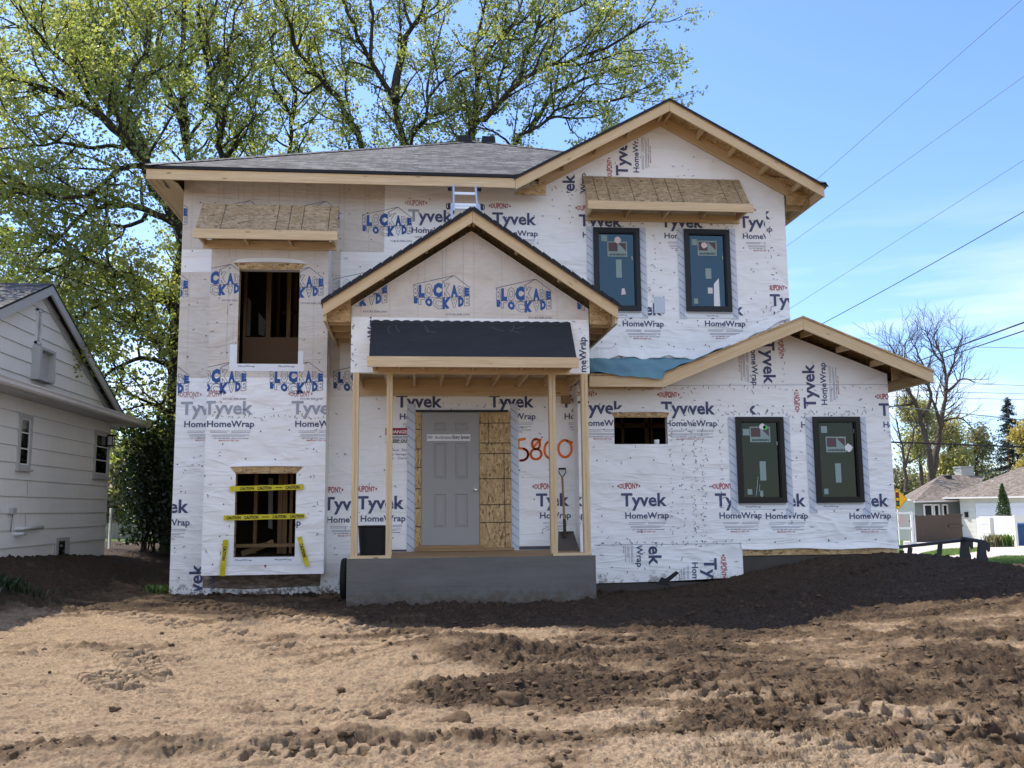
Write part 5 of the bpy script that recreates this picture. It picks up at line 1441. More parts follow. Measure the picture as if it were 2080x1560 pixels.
# gable wall above, set back
pk = yz(85,586,XG); rk = yz(228,838,XG); sl = (pk[1]-rk[1])/(rk[0]-pk[0])
mb = MB(); zs2 = [3.2+.268*k for k in range(9)]
ext = lambda z: (pk[0]-max(0,(pk[1]-z))/sl, pk[0]+max(0,(pk[1]-z))/sl)
zs2 = [z for z in zs2 if z < pk[1]-.05]+[pk[1]-.03]
siding(mb, XG, zs2, ext); mb.build('gable_wall', [SIDING, gshade], nh)
mb = MB()
top = lambda y, X: Vector((X, y, pk[1]+.10-sl*abs(y-pk[0])))
yl = pk[0]-(pk[1]-3.0)/sl; yr = rk[0]+.25
mb.slab([top(yl,XG+.20), top(pk[0],XG+.20), top(pk[0],-16), top(yl,-16)], .04, 0, 1, 1, (1,0,0)); mb.slab([top(pk[0],XG+.20), top(yr,XG+.20), top(yr,-16), top(pk[0],-16)], .04, 0, 1, 1, (1,0,0))
mb.slab([(XE+.06,ynear-.4,3.34),(XE+.06,yfar+.9,3.34),(XG-.02,yfar+.9,3.60),(XG-.02,ynear-.4,3.60)], .035, 0, 1, 1, (0,1,0))
mb.build('roof', [SHINGLE, BLACKEDGE], nh)
mb = MB()
for y0, y1 in ((yl,pk[0]),(pk[0],yr)):
    a, b = top(y0,XG+.155), top(y1,XG+.155); dz = Vector((0,0,.045)); h = Vector((0,0,.17)); w = Vector((.04,0,0))
    mb.hexa([a-h-dz, b-h-dz, b-h-dz+w, a-h-dz+w, a-dz, b-dz, b-dz+w, a-dz+w]); h2 = Vector((0,0,.30)); i_ = Vector((-.145,0,0))
    mb.hexa([a-h2+i_, b-h2+i_, b-h2+i_+w*.6, a-h2+i_+w*.6, a-h+i_, b-h+i_, b-h+i_+w*.6, a-h+i_+w*.6])
mb.build('rake_trim', TRIMG, nh)
mb = MB(); mb.face([(XN,ynear,3.245),(XE,ynear,3.225),(XE,yfar+.9,3.225),(XN,yfar+.9,3.245)][::-1]); mb.face([(XN,yfar,3.245),(XN,yfar+.9,3.245),(-9,yfar+.9,3.245),(-9,yfar,3.245)]); mb.build('soffit', plain('soffit_paint', (.50,.50,.49), .7), nh)
mb = MB(); pr = [(0,0),(.02,-.02),(.06,-.03),(.085,.0),(.09,.05),(.105,.075),(.105,.095),(.095,.095)]
for (a, b), (c, d) in zip(pr, pr[1:]): mb.face([(XE+a,ynear-.4,3.25+b),(XE+a,yfar+.92,3.25+b),(XE+c,yfar+.92,3.25+d),(XE+c,ynear-.4,3.25+d)], smooth=True)
mb.face([(XE+a,yfar+.92,3.25+b) for a, b in pr]); mb.face([(XE,ynear-.4,3.22),(XE,yfar+.92,3.22),(XE,yfar+.92,3.34),(XE,ynear-.4,3.34)])
mb.build('gutter', GUTTERW, nh)
for y0, y1, z0, z1 in wins:
    mb = MB(); t_ = .07; X = XN
    for q in ((y0,y0+t_,z0,z1),(y1-t_,y1,z0,z1),(y0+t_,y1-t_,z1-t_,z1),(y0+t_,y1-t_,z0,z0+t_)): mb.box(X-.05, X+.045, q[0], q[1], q[2], q[3])
    mb.box(X-.02, X+.08, y0-.03, y1+.03, z0-.04, z0-.002)
    f = mb.build('window', TRIMG, nh)
    mb = MB(); n = 2 if y1-y0 > .95 else 1
    for k in range(n):
        a, b = y0+t_+(y1-y0-2*t_)*k/n, y0+t_+(y1-y0-2*t_)*(k+1)/n
        for q in ((a,a+.035,z0+t_,z1-t_),(b-.035,b,z0+t_,z1-t_)): mb.box(X-.03,X+.03,q[0],q[1],q[2],q[3])
        for zz in (z0+t_+.012, z0+(z1-z0)*.37, z0+(z1-z0)*.66, z1-t_-.012): mb.box(X-.025,X+.027,a+.035,b-.035,zz-.012,zz+.012)
    mb.build('sash', WHITEP, f)
    mb = MB(); mb.face([(X+.021,y0+t_,z0+t_),(X+.021,y1-t_,z0+t_),(X+.021,y1-t_,z1-t_),(X+.021,y0+t_,z1-t_)]); mb.build('pane', GLASS_DARK, f)
    mb = MB(); mb.face([(X+.0185,y0+.05,z0+.05),(X+.0185,y1-.05,z0+.05),(X+.0185,y1-.05,z1-.05),(X+.0185,y0+.05,z1-.05)]); mb.build('blind', plain('dim_curtain', (.10,.105,.10), .8), f)
# gable louvre vent, shutter box, outlet, pipe, cellar window, wall lamp
def rx_(px0, px1, py0, py1, X): 
    m = (px0+px1)/2, (py0+py1)/2; return (yz(px0,m[1],X)[0], yz(px1,m[1],X)[0], yz(m[0],py1,X)[1], yz(m[0],py0,X)[1])
y0, y1, z0, z1 = rx_(70,81,628,700,XG); mb = MB()
for q in ((y0,y0+.04,z0,z1),(y1-.04,y1,z0,z1),(y0,y1,z1-.04,z1),(y0,y1,z0,z0+.04)): mb.box(XG-.01,XG+.05,*q)
n = 14
for k in range(n):
    z = z0+.04+(z1-z0-.08)*k/n; mb.hexa([(XG+.005,y0+.04,z+.035),(XG+.005,y1-.04,z+.035),(XG+.005,y1-.04,z+.042),(XG+.005,y0+.04,z+.042),(XG+.04,y0+.04,z),(XG+.04,y1-.04,z),(XG+.04,y1-.04,z+.008),(XG+.04,y0+.04,z+.008)])
mb.build('louvre_vent', WHITEP, nh)
y0, y1, z0, z1 = rx_(62,95,708,776,XG); mb = MB()
mb.box(XG, XG+.16, y0, y0+.10, z0, z1); mb.box(XG, XG+.16, y1-.06, y1, z0, z1); mb.box(XG, XG+.16, y0+.10, y1-.06, z1-.05, z1); mb.box(XG, XG+.16, y0+.10, y1-.06, z0, z0+.05)
for k in range(6):
    zz = z0+.06+(z1-z0-.12)*k/6; mb.box(XG+.02, XG+.05-.002*k, y0+.10, y1-.06, zz, zz+(z1-z0-.14)/6)
mb.build('gable_hatch', TRIMG, nh)
y0, y1, z0, z1 = rx_(100,107,752,773,XG); mb = MB(); mb.box(XG,XG+.06,y0,y1,z0,z1); mb.build('junction_box', WHITEP, nh)
y0, y1, z0, z1 = rx_(16,24,1032,1044,XN); mb = MB(); mb.box(XN,XN+.08,y0,y1,z0,z1); mb.tube([(XN+.05,(y0+y1)/2,z0),(XN+.03,(y0+y1)/2,z0-.3)], .008, 6); mb.build('outlet_box', TRIMG, nh)
mb = MB(); a, b = yz(31,1074,XN), yz(74,1071,XN); mb.tube([(XN,a[0],a[1]),(XN+.08,a[0],a[1]),(XN+.10,a[0]+.1,a[1]),(XN+.10,b[0],b[1])], .032, 10); c_ = yz(28,1085,XN); mb.tube([(XN,c_[0],c_[1]),(XN+.1,c_[0],c_[1]),(XN+.1,c_[0]+.2,c_[1])], .03, 10); mb.build('drain_pipe', WHITEP, nh)
y0, y1, z0, z1 = rx_(111,138,1092,1136,XN); mb = MB(); mb.box(XN-.008,XN+.03,y0,y1,z0-.1,z1,0); mb.box(XN+.032,XN+.036,y0+.12,y0+(y1-y0)*.62,z0-.1,z1-.06,1); mb.build('cellar_window', [TRIMG, GLASS_DARK], nh)
q = atx(226,895,XN+.1); lam = MB()
lam.box(q.x-.09,q.x+.07,q.y-.09,q.y+.09,q.z+.09,q.z+.13); lam.box(q.x-.07,q.x+.05,q.y-.07,q.y+.07,q.z-.13,q.z-.10)
for sx in (-.065,.045):
    for sy in (-.065,.065): lam.box(q.x+sx-.008,q.x+sx+.008,q.y+sy-.008,q.y+sy+.008,q.z-.10,q.z+.09)
lam.box(XN-.02,q.x-.06,q.y-.03,q.y+.03,q.z+.13,q.z+.16)
l_ = lam.build('wall_lamp', BLACKFRAME, nh); mb = MB(); mb.box(q.x-.05,q.x+.03,q.y-.05,q.y+.05,q.z-.098,q.z+.088); mb.build('lamp_glass', PAPER, l_)
# ------------------------------------------------------------------ trees
LEAF_M = make_leaf('maple_leaf', [(.105,.140,.036),(.165,.20,.050),(.235,.255,.068),(.31,.295,.095)], .55, 2.1)
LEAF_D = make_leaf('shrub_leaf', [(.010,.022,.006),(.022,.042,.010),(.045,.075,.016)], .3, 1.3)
LEAF_Y = make_leaf('yellow_green_leaf', [(.20,.21,.085),(.33,.31,.13),(.43,.38,.17)], .5, 1.8)
LEAF_O = make_leaf('golden_leaf', [(.34,.28,.08),(.46,.37,.12),(.54,.45,.18)], .45, 1.5)
LEAF_G = make_leaf('dull_green_leaf', [(.09,.10,.05),(.16,.16,.08),(.25,.23,.13)], .45, 1.7)
LEAF_S = make_leaf('spruce_needle', [(.008,.018,.014),(.018,.036,.028),(.04,.065,.05)], .12, 1.1)
GRASS = make_leaf('grass_blade', [(.05,.10,.012),(.11,.19,.03),(.19,.27,.06)], .4, 1.4)
class Leaves:
    def __init__(s): s.p = []; s.n = []; s.sz = []; s.t = []
    def add(s, p, size, tone, nrm=None): s.p.append(tuple(p)); s.sz.append(size); s.t.append(tone); s.n.append(nrm)
    def build(s, name, mat, parent, seed=1, aspect=.62, fold=.25, up=.0):
        rg = np.random.RandomState(seed); n = len(s.p); p = np.array(s.p); sz = np.array(s.sz)[:,None]
        a = rg.randn(n,3); a[:,2] += up; a /= np.linalg.norm(a,axis=1,keepdims=True)
        b = rg.randn(n,3); b -= a*(a*b).sum(1,keepdims=True); b /= np.linalg.norm(b,axis=1,keepdims=True); c = np.cross(a,b)
        l, w = a*sz*.5, b*sz*.5*aspect; f = c*sz*fold
        V = np.stack([p-l, p+w+f*.5, p+l, p-w+f*.5], 1).reshape(-1,3); F = np.arange(n*4).reshape(n,4)
        # kite: base, side, tip, side
        me = fast_mesh(name, V, F, 4); me.materials.append(mat)
        at2 = me.attributes.new('tone', 'FLOAT', 'FACE'); at2.data.foreach_set('value', np.clip(np.array(s.t), 0, 1).astype(np.float32))
        o = bpy.data.objects.new(name, me); COL.objects.link(o)
        if parent is not None: set_parent(o, parent)
        return o
def rnd_dir(rg, d, spread):
    v = Vector((rg.gauss(0,1), rg.gauss(0,1), rg.gauss(0,1))); v = (v - d*v.dot(d))
    if v.length < 1e-6: v = d.orthogonal()
    return (d*math.cos(spread)+v.normalized()*math.sin(spread)).normalized()
def twig(mb, L, rg, p, d, length, r, leaf, tone0):
    n = 3; pts = [Vector(p)]; dd = Vector(d)
    for i in range(n):
        dd = (dd + Vector((rg.gauss(0,.22), rg.gauss(0,.22), rg.gauss(.05,.2)))).normalized(); pts.append(pts[-1]+dd*length/n)
    mb.tube(pts, [r, r*.8, r*.6, r*.35], 3, 0, False)
    if L is not None and leaf:
        k = leaf['n']; c = 0
        while c < k:                        # leaves hang in small clusters along the twig
            t = rg.uniform(.1, 1.08)*n; j = min(int(t), n-1); q = pts[j].lerp(pts[j+1], t-j)
            q = q + Vector((rg.gauss(0,1), rg.gauss(0,1), rg.gauss(-.1,1)))*leaf['spread']*.75; tn = tone0+rg.gauss(0,.12)
            for _ in range(rg.randint(3, 9)):
                L.add(q + Vector((rg.gauss(0,1), rg.gauss(0,1), rg.gauss(0,.8)))*.075, leaf['size']*rg.uniform(.55,1.4), tn+rg.gauss(0,.09)); c += 1
def limb(mb, L, rg, pts, r0, r1, lvl, sp):
    """tapered limb through pts; side branches spring from it, down to leafy twigs"""
    pts = [Vector(p) for p in pts]
    # smooth the path (Catmull-Rom) and add a little wander
    Q = []
    for i in range(len(pts)-1):
        a, b, c, d = pts[max(i-1,0)], pts[i], pts[i+1], pts[min(i+2,len(pts)-1)]
        m = max(2, int((c-b).length/(.45 if lvl == 0 else .3)))
        for k in range(m):
            t = k/m; Q.append(.5*((2*b)+(c-a)*t+(2*a-5*b+4*c-d)*t*t+(3*b-a-3*c+d)*t**3))
    Q.append(pts[-1])
    for i in range(1, len(Q)-1): Q[i] = Q[i] + Vector((rg.gauss(0,1),rg.gauss(0,1),rg.gauss(0,1)))*(.035 if lvl == 0 else .03)
    N = len(Q)-1; r0 = r0*(.84 if lvl == 0 else 1); rad = [r0+(r1-r0)*(i/N)**.85 for i in range(N+1)]
    mb.tube(Q, rad, (8,6,4)[min(lvl,2)], 0, lvl < 2)
    tot = sum((Q[i+1]-Q[i]).length for i in range(N))
    nch = max(2, int(tot*sp['dens'][lvl]))
    for k in range(nch):
        t = (sp['start'][lvl] + (1-sp['start'][lvl])*(k+rg.random())/nch)*N; j = min(int(t), N-1)
        p = Q[j].lerp(Q[j+1], t-j); d = (Q[j+1]-Q[j]).normalized(); rr = rad[j]
        nd = rnd_dir(rg, d, rg.uniform(.45, 1.05)); nd = (nd+Vector((0,0,sp['up'])) ).normalized()
        ln = rg.uniform(*sp['len'][lvl])*(1-.35*t/N)
        if lvl < sp['max']:
            m1 = p+nd*ln*.5+Vector((rg.gauss(0,.1),rg.gauss(0,.1),rg.gauss(0,.1)))*ln*.6; e = m1+(nd+Vector((rg.gauss(0,.25),rg.gauss(0,.25),rg.gauss(.12,.25)))).normalized()*ln*.5
            limb(mb, L, rg, [p, m1, e], min(rr*.62, sp['rad'][lvl]), sp['tip'], lvl+1, sp)
        else: twig(mb, L, rg, p, nd, ln, min(rr*.7, sp['tip']*1.2), sp['leaf'], sp['tone']+rg.gauss(0,.13))
    if lvl >= sp['max'] or lvl > 0: twig(mb, L, rg, Q[-1], (Q[-1]-Q[-2]).normalized(), sp['len'][-1][1], r1, sp['leaf'], sp['tone'])
def tree(name, label, base, limbs, sp, seed, bark, leafm, group=None, cat='tree', Y=None):
    rg = random.Random(seed); t_ = thing(name, label, cat, base, group)
    mb = MB(); L = Leaves() if sp['leaf'] else None
    for pts, r0, r1 in limbs: limb(mb, L, rg, pts, r0, r1, 0, sp)
    mb.build('trunk', bark, t_)
    if L is not None: L.build('crown', leafm, t_, seed, sp['leaf'].get('aspect', .7))
    return t_
def L2(Y, pts, r0, r1, dY=0.0):
    n = len(pts); return ([at(px, py, Y+dY*i/max(1,n-1)) for i, (px, py) in enumerate(pts)], r0, r1)
maple = dict(dens=(2.3,3.4,4.0), start=(.18,.15,.1), len=((1.3,2.9),(.55,1.15),(.35,.7)), up=.28, max=1, rad=(.05,.02), tip=.011, tone=.5, leaf=dict(n=58, spread=.23, size=.088))
def mp(**k): d = dict(maple); d.update(k); return d
grp = 'leafy maples behind the house'
Y1 = 23.0
tree('maple_tree', 'big maple left of the house, trunk leaning left with long low limbs', (-5.0, Y1, .2), [
    L2(Y1, [(352,1130),(362,1000),(366,850),(368,700),(372,560),(376,470)], .36, .26),
    L2(Y1, [(376,475),(345,430),(318,385),(285,325),(250,280),(205,240),(165,212),(110,185),(40,160),(-40,150)], .20, .03, -2),
    L2(Y1, [(318,385),(303,340),(278,300),(250,255),(225,220),(200,185),(190,140),(160,90),(120,30),(90,-40)], .16, .03, 1.5),
    L2(Y1, [(300,335),(270,240),(240,205),(215,165),(205,120),(225,60),(240,-10)], .10, .025, 2.5),
    L2(Y1, [(250,255),(250,200),(275,140),(300,100),(310,40),(330,-30)], .09, .02, 2),
    L2(Y1, [(250,280),(205,225),(170,165),(120,120),(80,70),(40,10)], .10, .02, -3),
    L2(Y1, [(370,465),(330,445),(295,428),(260,418),(225,415),(185,424),(150,448),(110,490),(70,530)], .13, .02, -2),
    L2(Y1, [(335,400),(290,335),(240,345),(205,375),(170,400),(120,400),(60,390),(0,395)], .10, .02, -3),
    L2(Y1, [(300,430),(270,455),(230,458),(200,475),(160,520),(110,545),(50,555)], .07, .015, -2),
    L2(Y1, [(368,640),(330,600),(290,572),(250,558),(215,550),(170,520),(110,510),(50,520)], .14, .02, -1.5),
    L2(Y1, [(368,625),(340,612),(300,610),(250,612),(200,622),(160,640),(130,655)], .11, .02, -2),
    L2(Y1, [(366,740),(330,735),(290,728),(250,738),(220,760),(200,790)], .10, .015, -1.5),
    L2(Y1, [(350,700),(310,690),(270,660),(230,650)], .06, .015, -2),
    L2(Y1, [(366,850),(335,830),(300,815),(260,800),(235,790)], .07, .015, -1),
    L2(Y1, [(250,300),(190,300),(120,290),(50,300),(-30,310)], .07, .015, -3),
    L2(Y1, [(165,212),(110,225),(60,240),(0,235)], .05, .015, 1),
    L2(Y1, [(80,70),(50,60),(10,40),(-30,20)], .05, .015, 1), L2(Y1, [(110,490),(60,480),(20,470),(-30,460)], .05, .015, 1),
    L2(Y1, [(215,550),(160,580),(110,600),(60,600),(20,570)], .06, .015, 1), L2(Y1, [(250,738),(240,790),(225,830)], .04, .012, 1), L2(Y1, [(340,800),(320,880),(290,900)], .05, .012, -.5),
    L2(Y1, [(364,690),(330,660),(280,640),(240,690),(180,690)], .07, .015, 1.5),
    ], mp(), 11, BARK, LEAF_M, grp)
Y2 = 29.0
tree('maple_tree', 'straight dark maple trunk rising behind the left end of the roof', (-7.0, Y2, .2), [
    L2(Y2, [(388,1000),(386,600),(383,330),(372,240),(366,160),(370,80),(372,-20),(370,-90)], .26, .06),
    L2(Y2, [(372,240),(345,200),(325,150),(320,90),(330,20),(320,-60)], .12, .03, 1),
    L2(Y2, [(383,320),(360,230),(340,180),(315,140),(290,90),(270,20)], .10, .03, -1),
    L2(Y2, [(370,160),(395,110),(420,60),(440,0),(450,-60)], .10, .03, 1),
    L2(Y2, [(380,290),(410,240),(425,215),(460,170)], .07, .02, -1)],
    mp(dens=(2.0,3.0,4), leaf=dict(n=35, spread=.2, size=.098)), 12, BARK, LEAF_M, grp)
Y3 = 27.5
tree('maple_tree', 'slender crooked maple stem left of the roof middle, forking high', (-5.6, Y3, .2), [
    L2(Y3, [(462,1000),(458,600),(452,325),(446,290),(455,245),(443,215),(426,190),(423,150),(410,80),(395,0),(390,-60)], .20, .04),
    L2(Y3, [(455,245),(462,210),(478,180),(500,150),(530,100),(560,60)], .08, .02, 1.5),
    L2(Y3, [(426,190),(440,150),(455,120),(470,60),(490,0),(500,-60)], .08, .02, 1),
    L2(Y3, [(452,300),(480,270),(510,250),(520,230)], .05, .02, -1)],
    mp(dens=(2.0,3.0,4), leaf=dict(n=40, spread=.2, size=.098)), 13, BARK, LEAF_M, grp)
Y4 = 33.0
tree('maple_tree', 'thin far maple seen over the roof, left of the leaning stems', (-5.0, Y4, .2), [
    L2(Y4, [(584,900),(586,500),(588,312),(590,255),(580,215),(556,180),(548,140),(552,90),(560,30)], .18, .04),
    L2(Y4, [(590,255),(600,200),(596,150),(605,100),(610,40),(600,-40)], .09, .02),
    L2(Y4, [(525,900),(518,500),(515,300),(512,230),(505,180),(515,130),(520,60)], .14, .03),
    L2(Y4, [(590,270),(640,240),(660,210),(690,170)], .05, .02),
    L2(Y4, [(588,300),(556,285),(530,270)], .05, .02)],
    mp(dens=(1.8,2.8,4), leaf=dict(n=40, spread=.22, size=.11)), 14, BARK, LEAF_M, grp)
Y5 = 30.0
tree('maple_tree', 'large many-stemmed maple over the roof, widest dark stems left of the vents', (-1.2, Y5, .2), [
    L2(Y5, [(775,1000),(765,600),(738,310),(712,250),(690,205),(660,165),(625,130),(598,85),(582,40),(565,0),(545,-60)], .24, .05, -1),
    L2(Y5, [(660,165),(625,190),(600,180),(560,120),(545,60)], .06, .02, -2),
    L2(Y5, [(830,1000),(830,600),(824,298),(806,250),(802,205),(780,165),(752,120),(728,75),(708,30),(690,-30)], .30, .05, 1),
    L2(Y5, [(802,205),(806,150),(818,100),(838,55),(862,15),(885,-40)], .20, .04, 1),
    L2(Y5, [(838,55),(825,20),(828,-50)], .08, .03),
    L2(Y5, [(752,120),(756,60),(750,0),(748,-50)], .09, .03, 1),
    L2(Y5, [(780,165),(768,200),(764,240),(755,270)], .03, .01, 2),
    L2(Y5, [(845,1000),(842,600),(836,295),(846,262),(868,238),(872,200),(890,170),(915,160),(955,140)], .14, .03, -1.5),
    L2(Y5, [(868,238),(900,225),(930,215),(960,190)], .05, .015, -1),
    L2(Y5, [(868,200),(868,160),(880,110),(895,60),(910,0)], .06, .02, 2),
    L2(Y5, [(712,250),(705,200),(700,140),(690,80)], .06, .02, 2)],
    mp(dens=(1.8,2.7,4), leaf=dict(n=40, spread=.2, size=.098)), 15, BARK, LEAF_M, grp)
Y6 = 29.0
tree('maple_tree', 'spreading maple right of the vents, limbs fanning right towards the blue sky', (2.4, Y6, .2), [
    L2(Y6, [(960,1000),(958,600),(952,282),(985,240),(1020,205),(1055,170),(1090,145),(1130,130),(1175,118),(1230,95),(1280,70),(1320,45)], .24, .03, -1),
    L2(Y6, [(958,400),(958,280),(966,220),(970,160),(966,100),(975,50),(985,0),(990,-50)], .15, .03, 2),
    L2(Y6, [(970,160),(985,120),(1010,80),(1040,45),(1060,0),(1070,-50)], .10, .02, 1.5),
    L2(Y6, [(1055,170),(1062,130),(1078,90),(1095,55),(1120,20),(1150,-30)], .11, .02, 1),
    L2(Y6, [(1095,55),(1150,25),(1190,10),(1230,-20)], .05, .02, 1),
    L2(Y6, [(1010,215),(1015,160),(1030,110),(1045,60),(1075,20)], .07, .02, 2),
    L2(Y6, [(1030,900),(1035,500),(1040,310),(1075,268),(1110,240),(1150,215),(1190,205),(1240,205),(1290,195)], .17, .02, -1.5),
    L2(Y6, [(1075,268),(1100,225),(1120,200),(1160,170),(1210,150),(1260,140),(1310,130)], .10, .02, .5),
    L2(Y6, [(1110,240),(1160,240),(1200,238),(1240,225)], .06, .015, -2),
    L2(Y6, [(1130,130),(1180,130),(1220,120),(1270,105),(1330,100)], .06, .015, -1.5),
    L2(Y6, [(1175,118),(1200,70),(1240,40),(1270,10),(1300,-20)], .06, .015, 1),
    L2(Y6, [(1040,300),(1010,270),(985,262),(940,250)], .05, .015, -1),
    L2(Y6, [(1150,215),(1190,175),(1240,170),(1290,160)], .05, .015, 1)],
    mp(dens=(1.9,2.8,4), leaf=dict(n=40, spread=.2, size=.098)), 16, BARK, LEAF_M, grp)

# shrubs between the houses
def shrub(name, label, x, y, w, h, n, seed, mat, size=.09, group=None, stems=9, cat='shrub', lo=.15, dy=.8, tone=.45):
    rg = random.Random(seed); z = gz_at(x, y); t_ = thing(name, label, cat, (x, y, z), group); mb = MB(); L = Leaves()
    tips = []
    for k in range(stems):
        a = rg.uniform(0, 6.28); bx, by = x+rg.uniform(-.25,.25)*w, y+rg.uniform(-.2,.2)*w
        e = Vector((x+rg.uniform(-.5,.5)*w, y+rg.uniform(-.5,.5)*w*dy, z+h*rg.uniform(.7,1.0)))
        m = Vector((bx,by,z)).lerp(e,.5)+Vector((rg.gauss(0,.1),rg.gauss(0,.1),.1))
        mb.tube([(bx,by,z-.05), m, e], [.022,.016,.006], 5); tips.append((Vector((bx,by,z)), m, e))
    mb.build('stems', BARK, t_)
    for i in range(n):
        b, m, e = rg.choice(tips); u = rg.uniform(lo, 1)**.8
        q = b.lerp(m, u*2) if u < .5 else m.lerp(e, u*2-1)
        q = q+Vector((rg.gauss(0,.17)*w*.8, rg.gauss(0,.15)*w*dy, rg.gauss(0,.09)*h))
        if i % 2: q = Vector((x+rg.uniform(-.55,.55)*w*(1.0-.25*rg.random()), y+rg.uniform(-.5,.5)*w*dy, z+h*(.06+.92*rg.random()**.9)))
        if q.z < z+.05*h: continue
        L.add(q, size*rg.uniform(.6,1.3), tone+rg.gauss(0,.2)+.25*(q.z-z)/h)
    L.build('foliage', mat, t_, seed); return t_
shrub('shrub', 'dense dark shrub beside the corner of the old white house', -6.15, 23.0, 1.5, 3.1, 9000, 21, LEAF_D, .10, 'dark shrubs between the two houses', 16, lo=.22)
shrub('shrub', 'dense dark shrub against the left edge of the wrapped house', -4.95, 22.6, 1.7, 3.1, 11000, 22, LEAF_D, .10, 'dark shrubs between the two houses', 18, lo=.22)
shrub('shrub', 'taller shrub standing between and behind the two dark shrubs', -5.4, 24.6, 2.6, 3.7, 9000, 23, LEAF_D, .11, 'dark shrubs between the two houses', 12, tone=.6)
def leafcloud(name, label, cat, boxes, n, size, mat, seed, parent=None, kind=None, tone=.5):
    rg = random.Random(seed); L = Leaves()
    for (c, r), m in boxes:
        for _ in range(m):
            while True:
                v = Vector((rg.uniform(-1,1), rg.uniform(-1,1), rg.uniform(-1,1)))
                if v.length < 1: break
            k = .55+.45*rg.random(); v = v*k
            L.add((c[0]+v.x*r[0]+rg.gauss(0,.08)*r[0], c[1]+v.y*r[1], c[2]+v.z*r[2]+rg.gauss(0,.06)*r[2]), size*rg.uniform(.6,1.4), tone+rg.gauss(0,.2))
    o = L.build(name, mat, parent, seed)
    return o
# distant belt of trees that closes the view low down on both sides
rg = random.Random(5); bx = []
for k in range(46):
    px = -60+k*9.5; p = at(px, 980, 62); bx.append((((p.x, 62+rg.uniform(-3,3), rg.uniform(1.5,4.5)), (2.0,2,rg.uniform(1.6,3.0))), 420))
for k in range(80):
    px = 1240+k*12; p = at(px, 940, 96); bx.append((((p.x, 96+rg.uniform(-4,4), rg.uniform(1.0,5.2)), (2.6,2,rg.uniform(1.6,3.2))), 380))
o = leafcloud('tree_belt', '', '', bx, 0, .34, LEAF_G, 6); tag(o, 'distant hazy belt of trees closing the view beyond the yards', 'woods', kind='stuff')

# right background
bare = dict(dens=(1.8,2.7,3.6,3), start=(.3,.15,.1,.1), len=((1.6,3.6),(.8,1.6),(.45,.9),(.3,.6)), up=.35, max=2, rad=(.06,.026,.012), tip=.010, tone=.5, leaf=None)
Y7 = 72.0
tree('bare_tree', 'bare grey tree with two thick trunks above the low roof on the right', (at(1893,970,Y7).x, Y7, -1.2), [
    L2(Y7, [(1896,1000),(1893,965),(1888,930),(1878,880),(1868,845),(1860,820),(1848,800),(1835,778),(1826,755),(1822,730)], .42, .05, -1),
    L2(Y7, [(1860,820),(1840,822),(1820,825),(1800,830)], .14, .03, -2),
    L2(Y7, [(1848,800),(1842,770),(1836,745),(1838,715),(1842,690)], .16, .03, 1),
    L2(Y7, [(1868,845),(1885,830),(1890,800),(1880,770),(1872,735),(1860,710),(1850,690)], .22, .03, 1),
    L2(Y7, [(1890,1000),(1893,965),(1904,910),(1910,865),(1916,835),(1921,800),(1922,770),(1918,740),(1908,715),(1895,700)], .42, .05, 1),
    L2(Y7, [(1910,865),(1902,830),(1890,800),(1884,775)], .22, .05, -1),
    L2(Y7, [(1921,800),(1934,785),(1950,772),(1965,770),(1980,778)], .16, .03, -1),
    L2(Y7, [(1922,790),(1925,765),(1935,745),(1942,715),(1950,695),(1955,680)], .16, .03, 1),
    L2(Y7, [(1918,740),(1900,720),(1890,695),(1880,670)], .12, .03, 1),
    L2(Y7, [(1908,715),(1898,685),(1908,665)], .08, .02),
    L2(Y7, [(1912,855),(1935,850),(1955,852),(1975,870),(1985,890)], .12, .02, -1),
    L2(Y7, [(1845,770),(1825,735),(1815,710),(1800,700)], .10, .02, -1)], bare, 31, BARK_G, None)
bare2 = dict(bare); bare2.update(len=((1.0,2.2),(.6,1.2),(.4,.7),(.3,.5)), max=1)
tree('bare_tree', 'smaller bare tree with thin crossing stems close to the wing corner', (at(1838,980,66).x, 66, -1.2), [
    L2(66, [(1840,1000),(1838,950),(1835,920),(1826,880),(1820,850)], .2, .04), L2(66, [(1838,950),(1848,915),(1856,880),(1850,850)], .13, .03), L2(66, [(1838,940),(1860,930),(1880,915),(1895,895)], .1, .02)], bare2, 32, BARK_G, None)
def round_tree(name, label, px, py0, py1, wpx, Y, mat, n, size, seed, tone=.5, group=None):
    rg = random.Random(seed); b = at(px, 1000, Y); zt, zb = at(px, py0, Y).z, at(px, py1, Y).z; w = wpx*Y/1900
    t_ = thing(name, label, 'tree', (b.x, Y, -1.2), group); mb = MB()
    mb.tube([(b.x,Y,-1.3),(b.x+.1,Y,zb),(b.x,Y,zb+(zt-zb)*.7)], [.25,.18,.05], 7)
    L = Leaves()
    for k in range(18):
        a = rg.uniform(0,6.28); rr = rg.uniform(.2,.75); u = rg.uniform(.1,.95)
        c = Vector((b.x+math.cos(a)*rr*w*.5*math.sin(math.pi*min(1,u*.8+.2))**.5, Y+math.sin(a)*rr*w*.5, zb+(zt-zb)*u))
        mb.tube([(b.x+.05,Y,zb+(zt-zb)*u*.55), c], [.06,.02], 4)
        r = w*rg.uniform(.13,.24)
        for _ in range(n//18): L.add(c+Vector((rg.gauss(0,r*.6),rg.gauss(0,r*.6),rg.gauss(0,r*.55))), size*rg.uniform(.6,1.4), tone+rg.gauss(0,.2))
    mb.build('trunk', BARK_G, t_); L.build('crown', mat, t_, seed)
round_tree('leafy_tree', 'yellow-green leafy tree behind the bare trunks, topmost of the greenery there', 1872, 812, 960, 95, 84, LEAF_Y, 6500, .26, 41, .3)
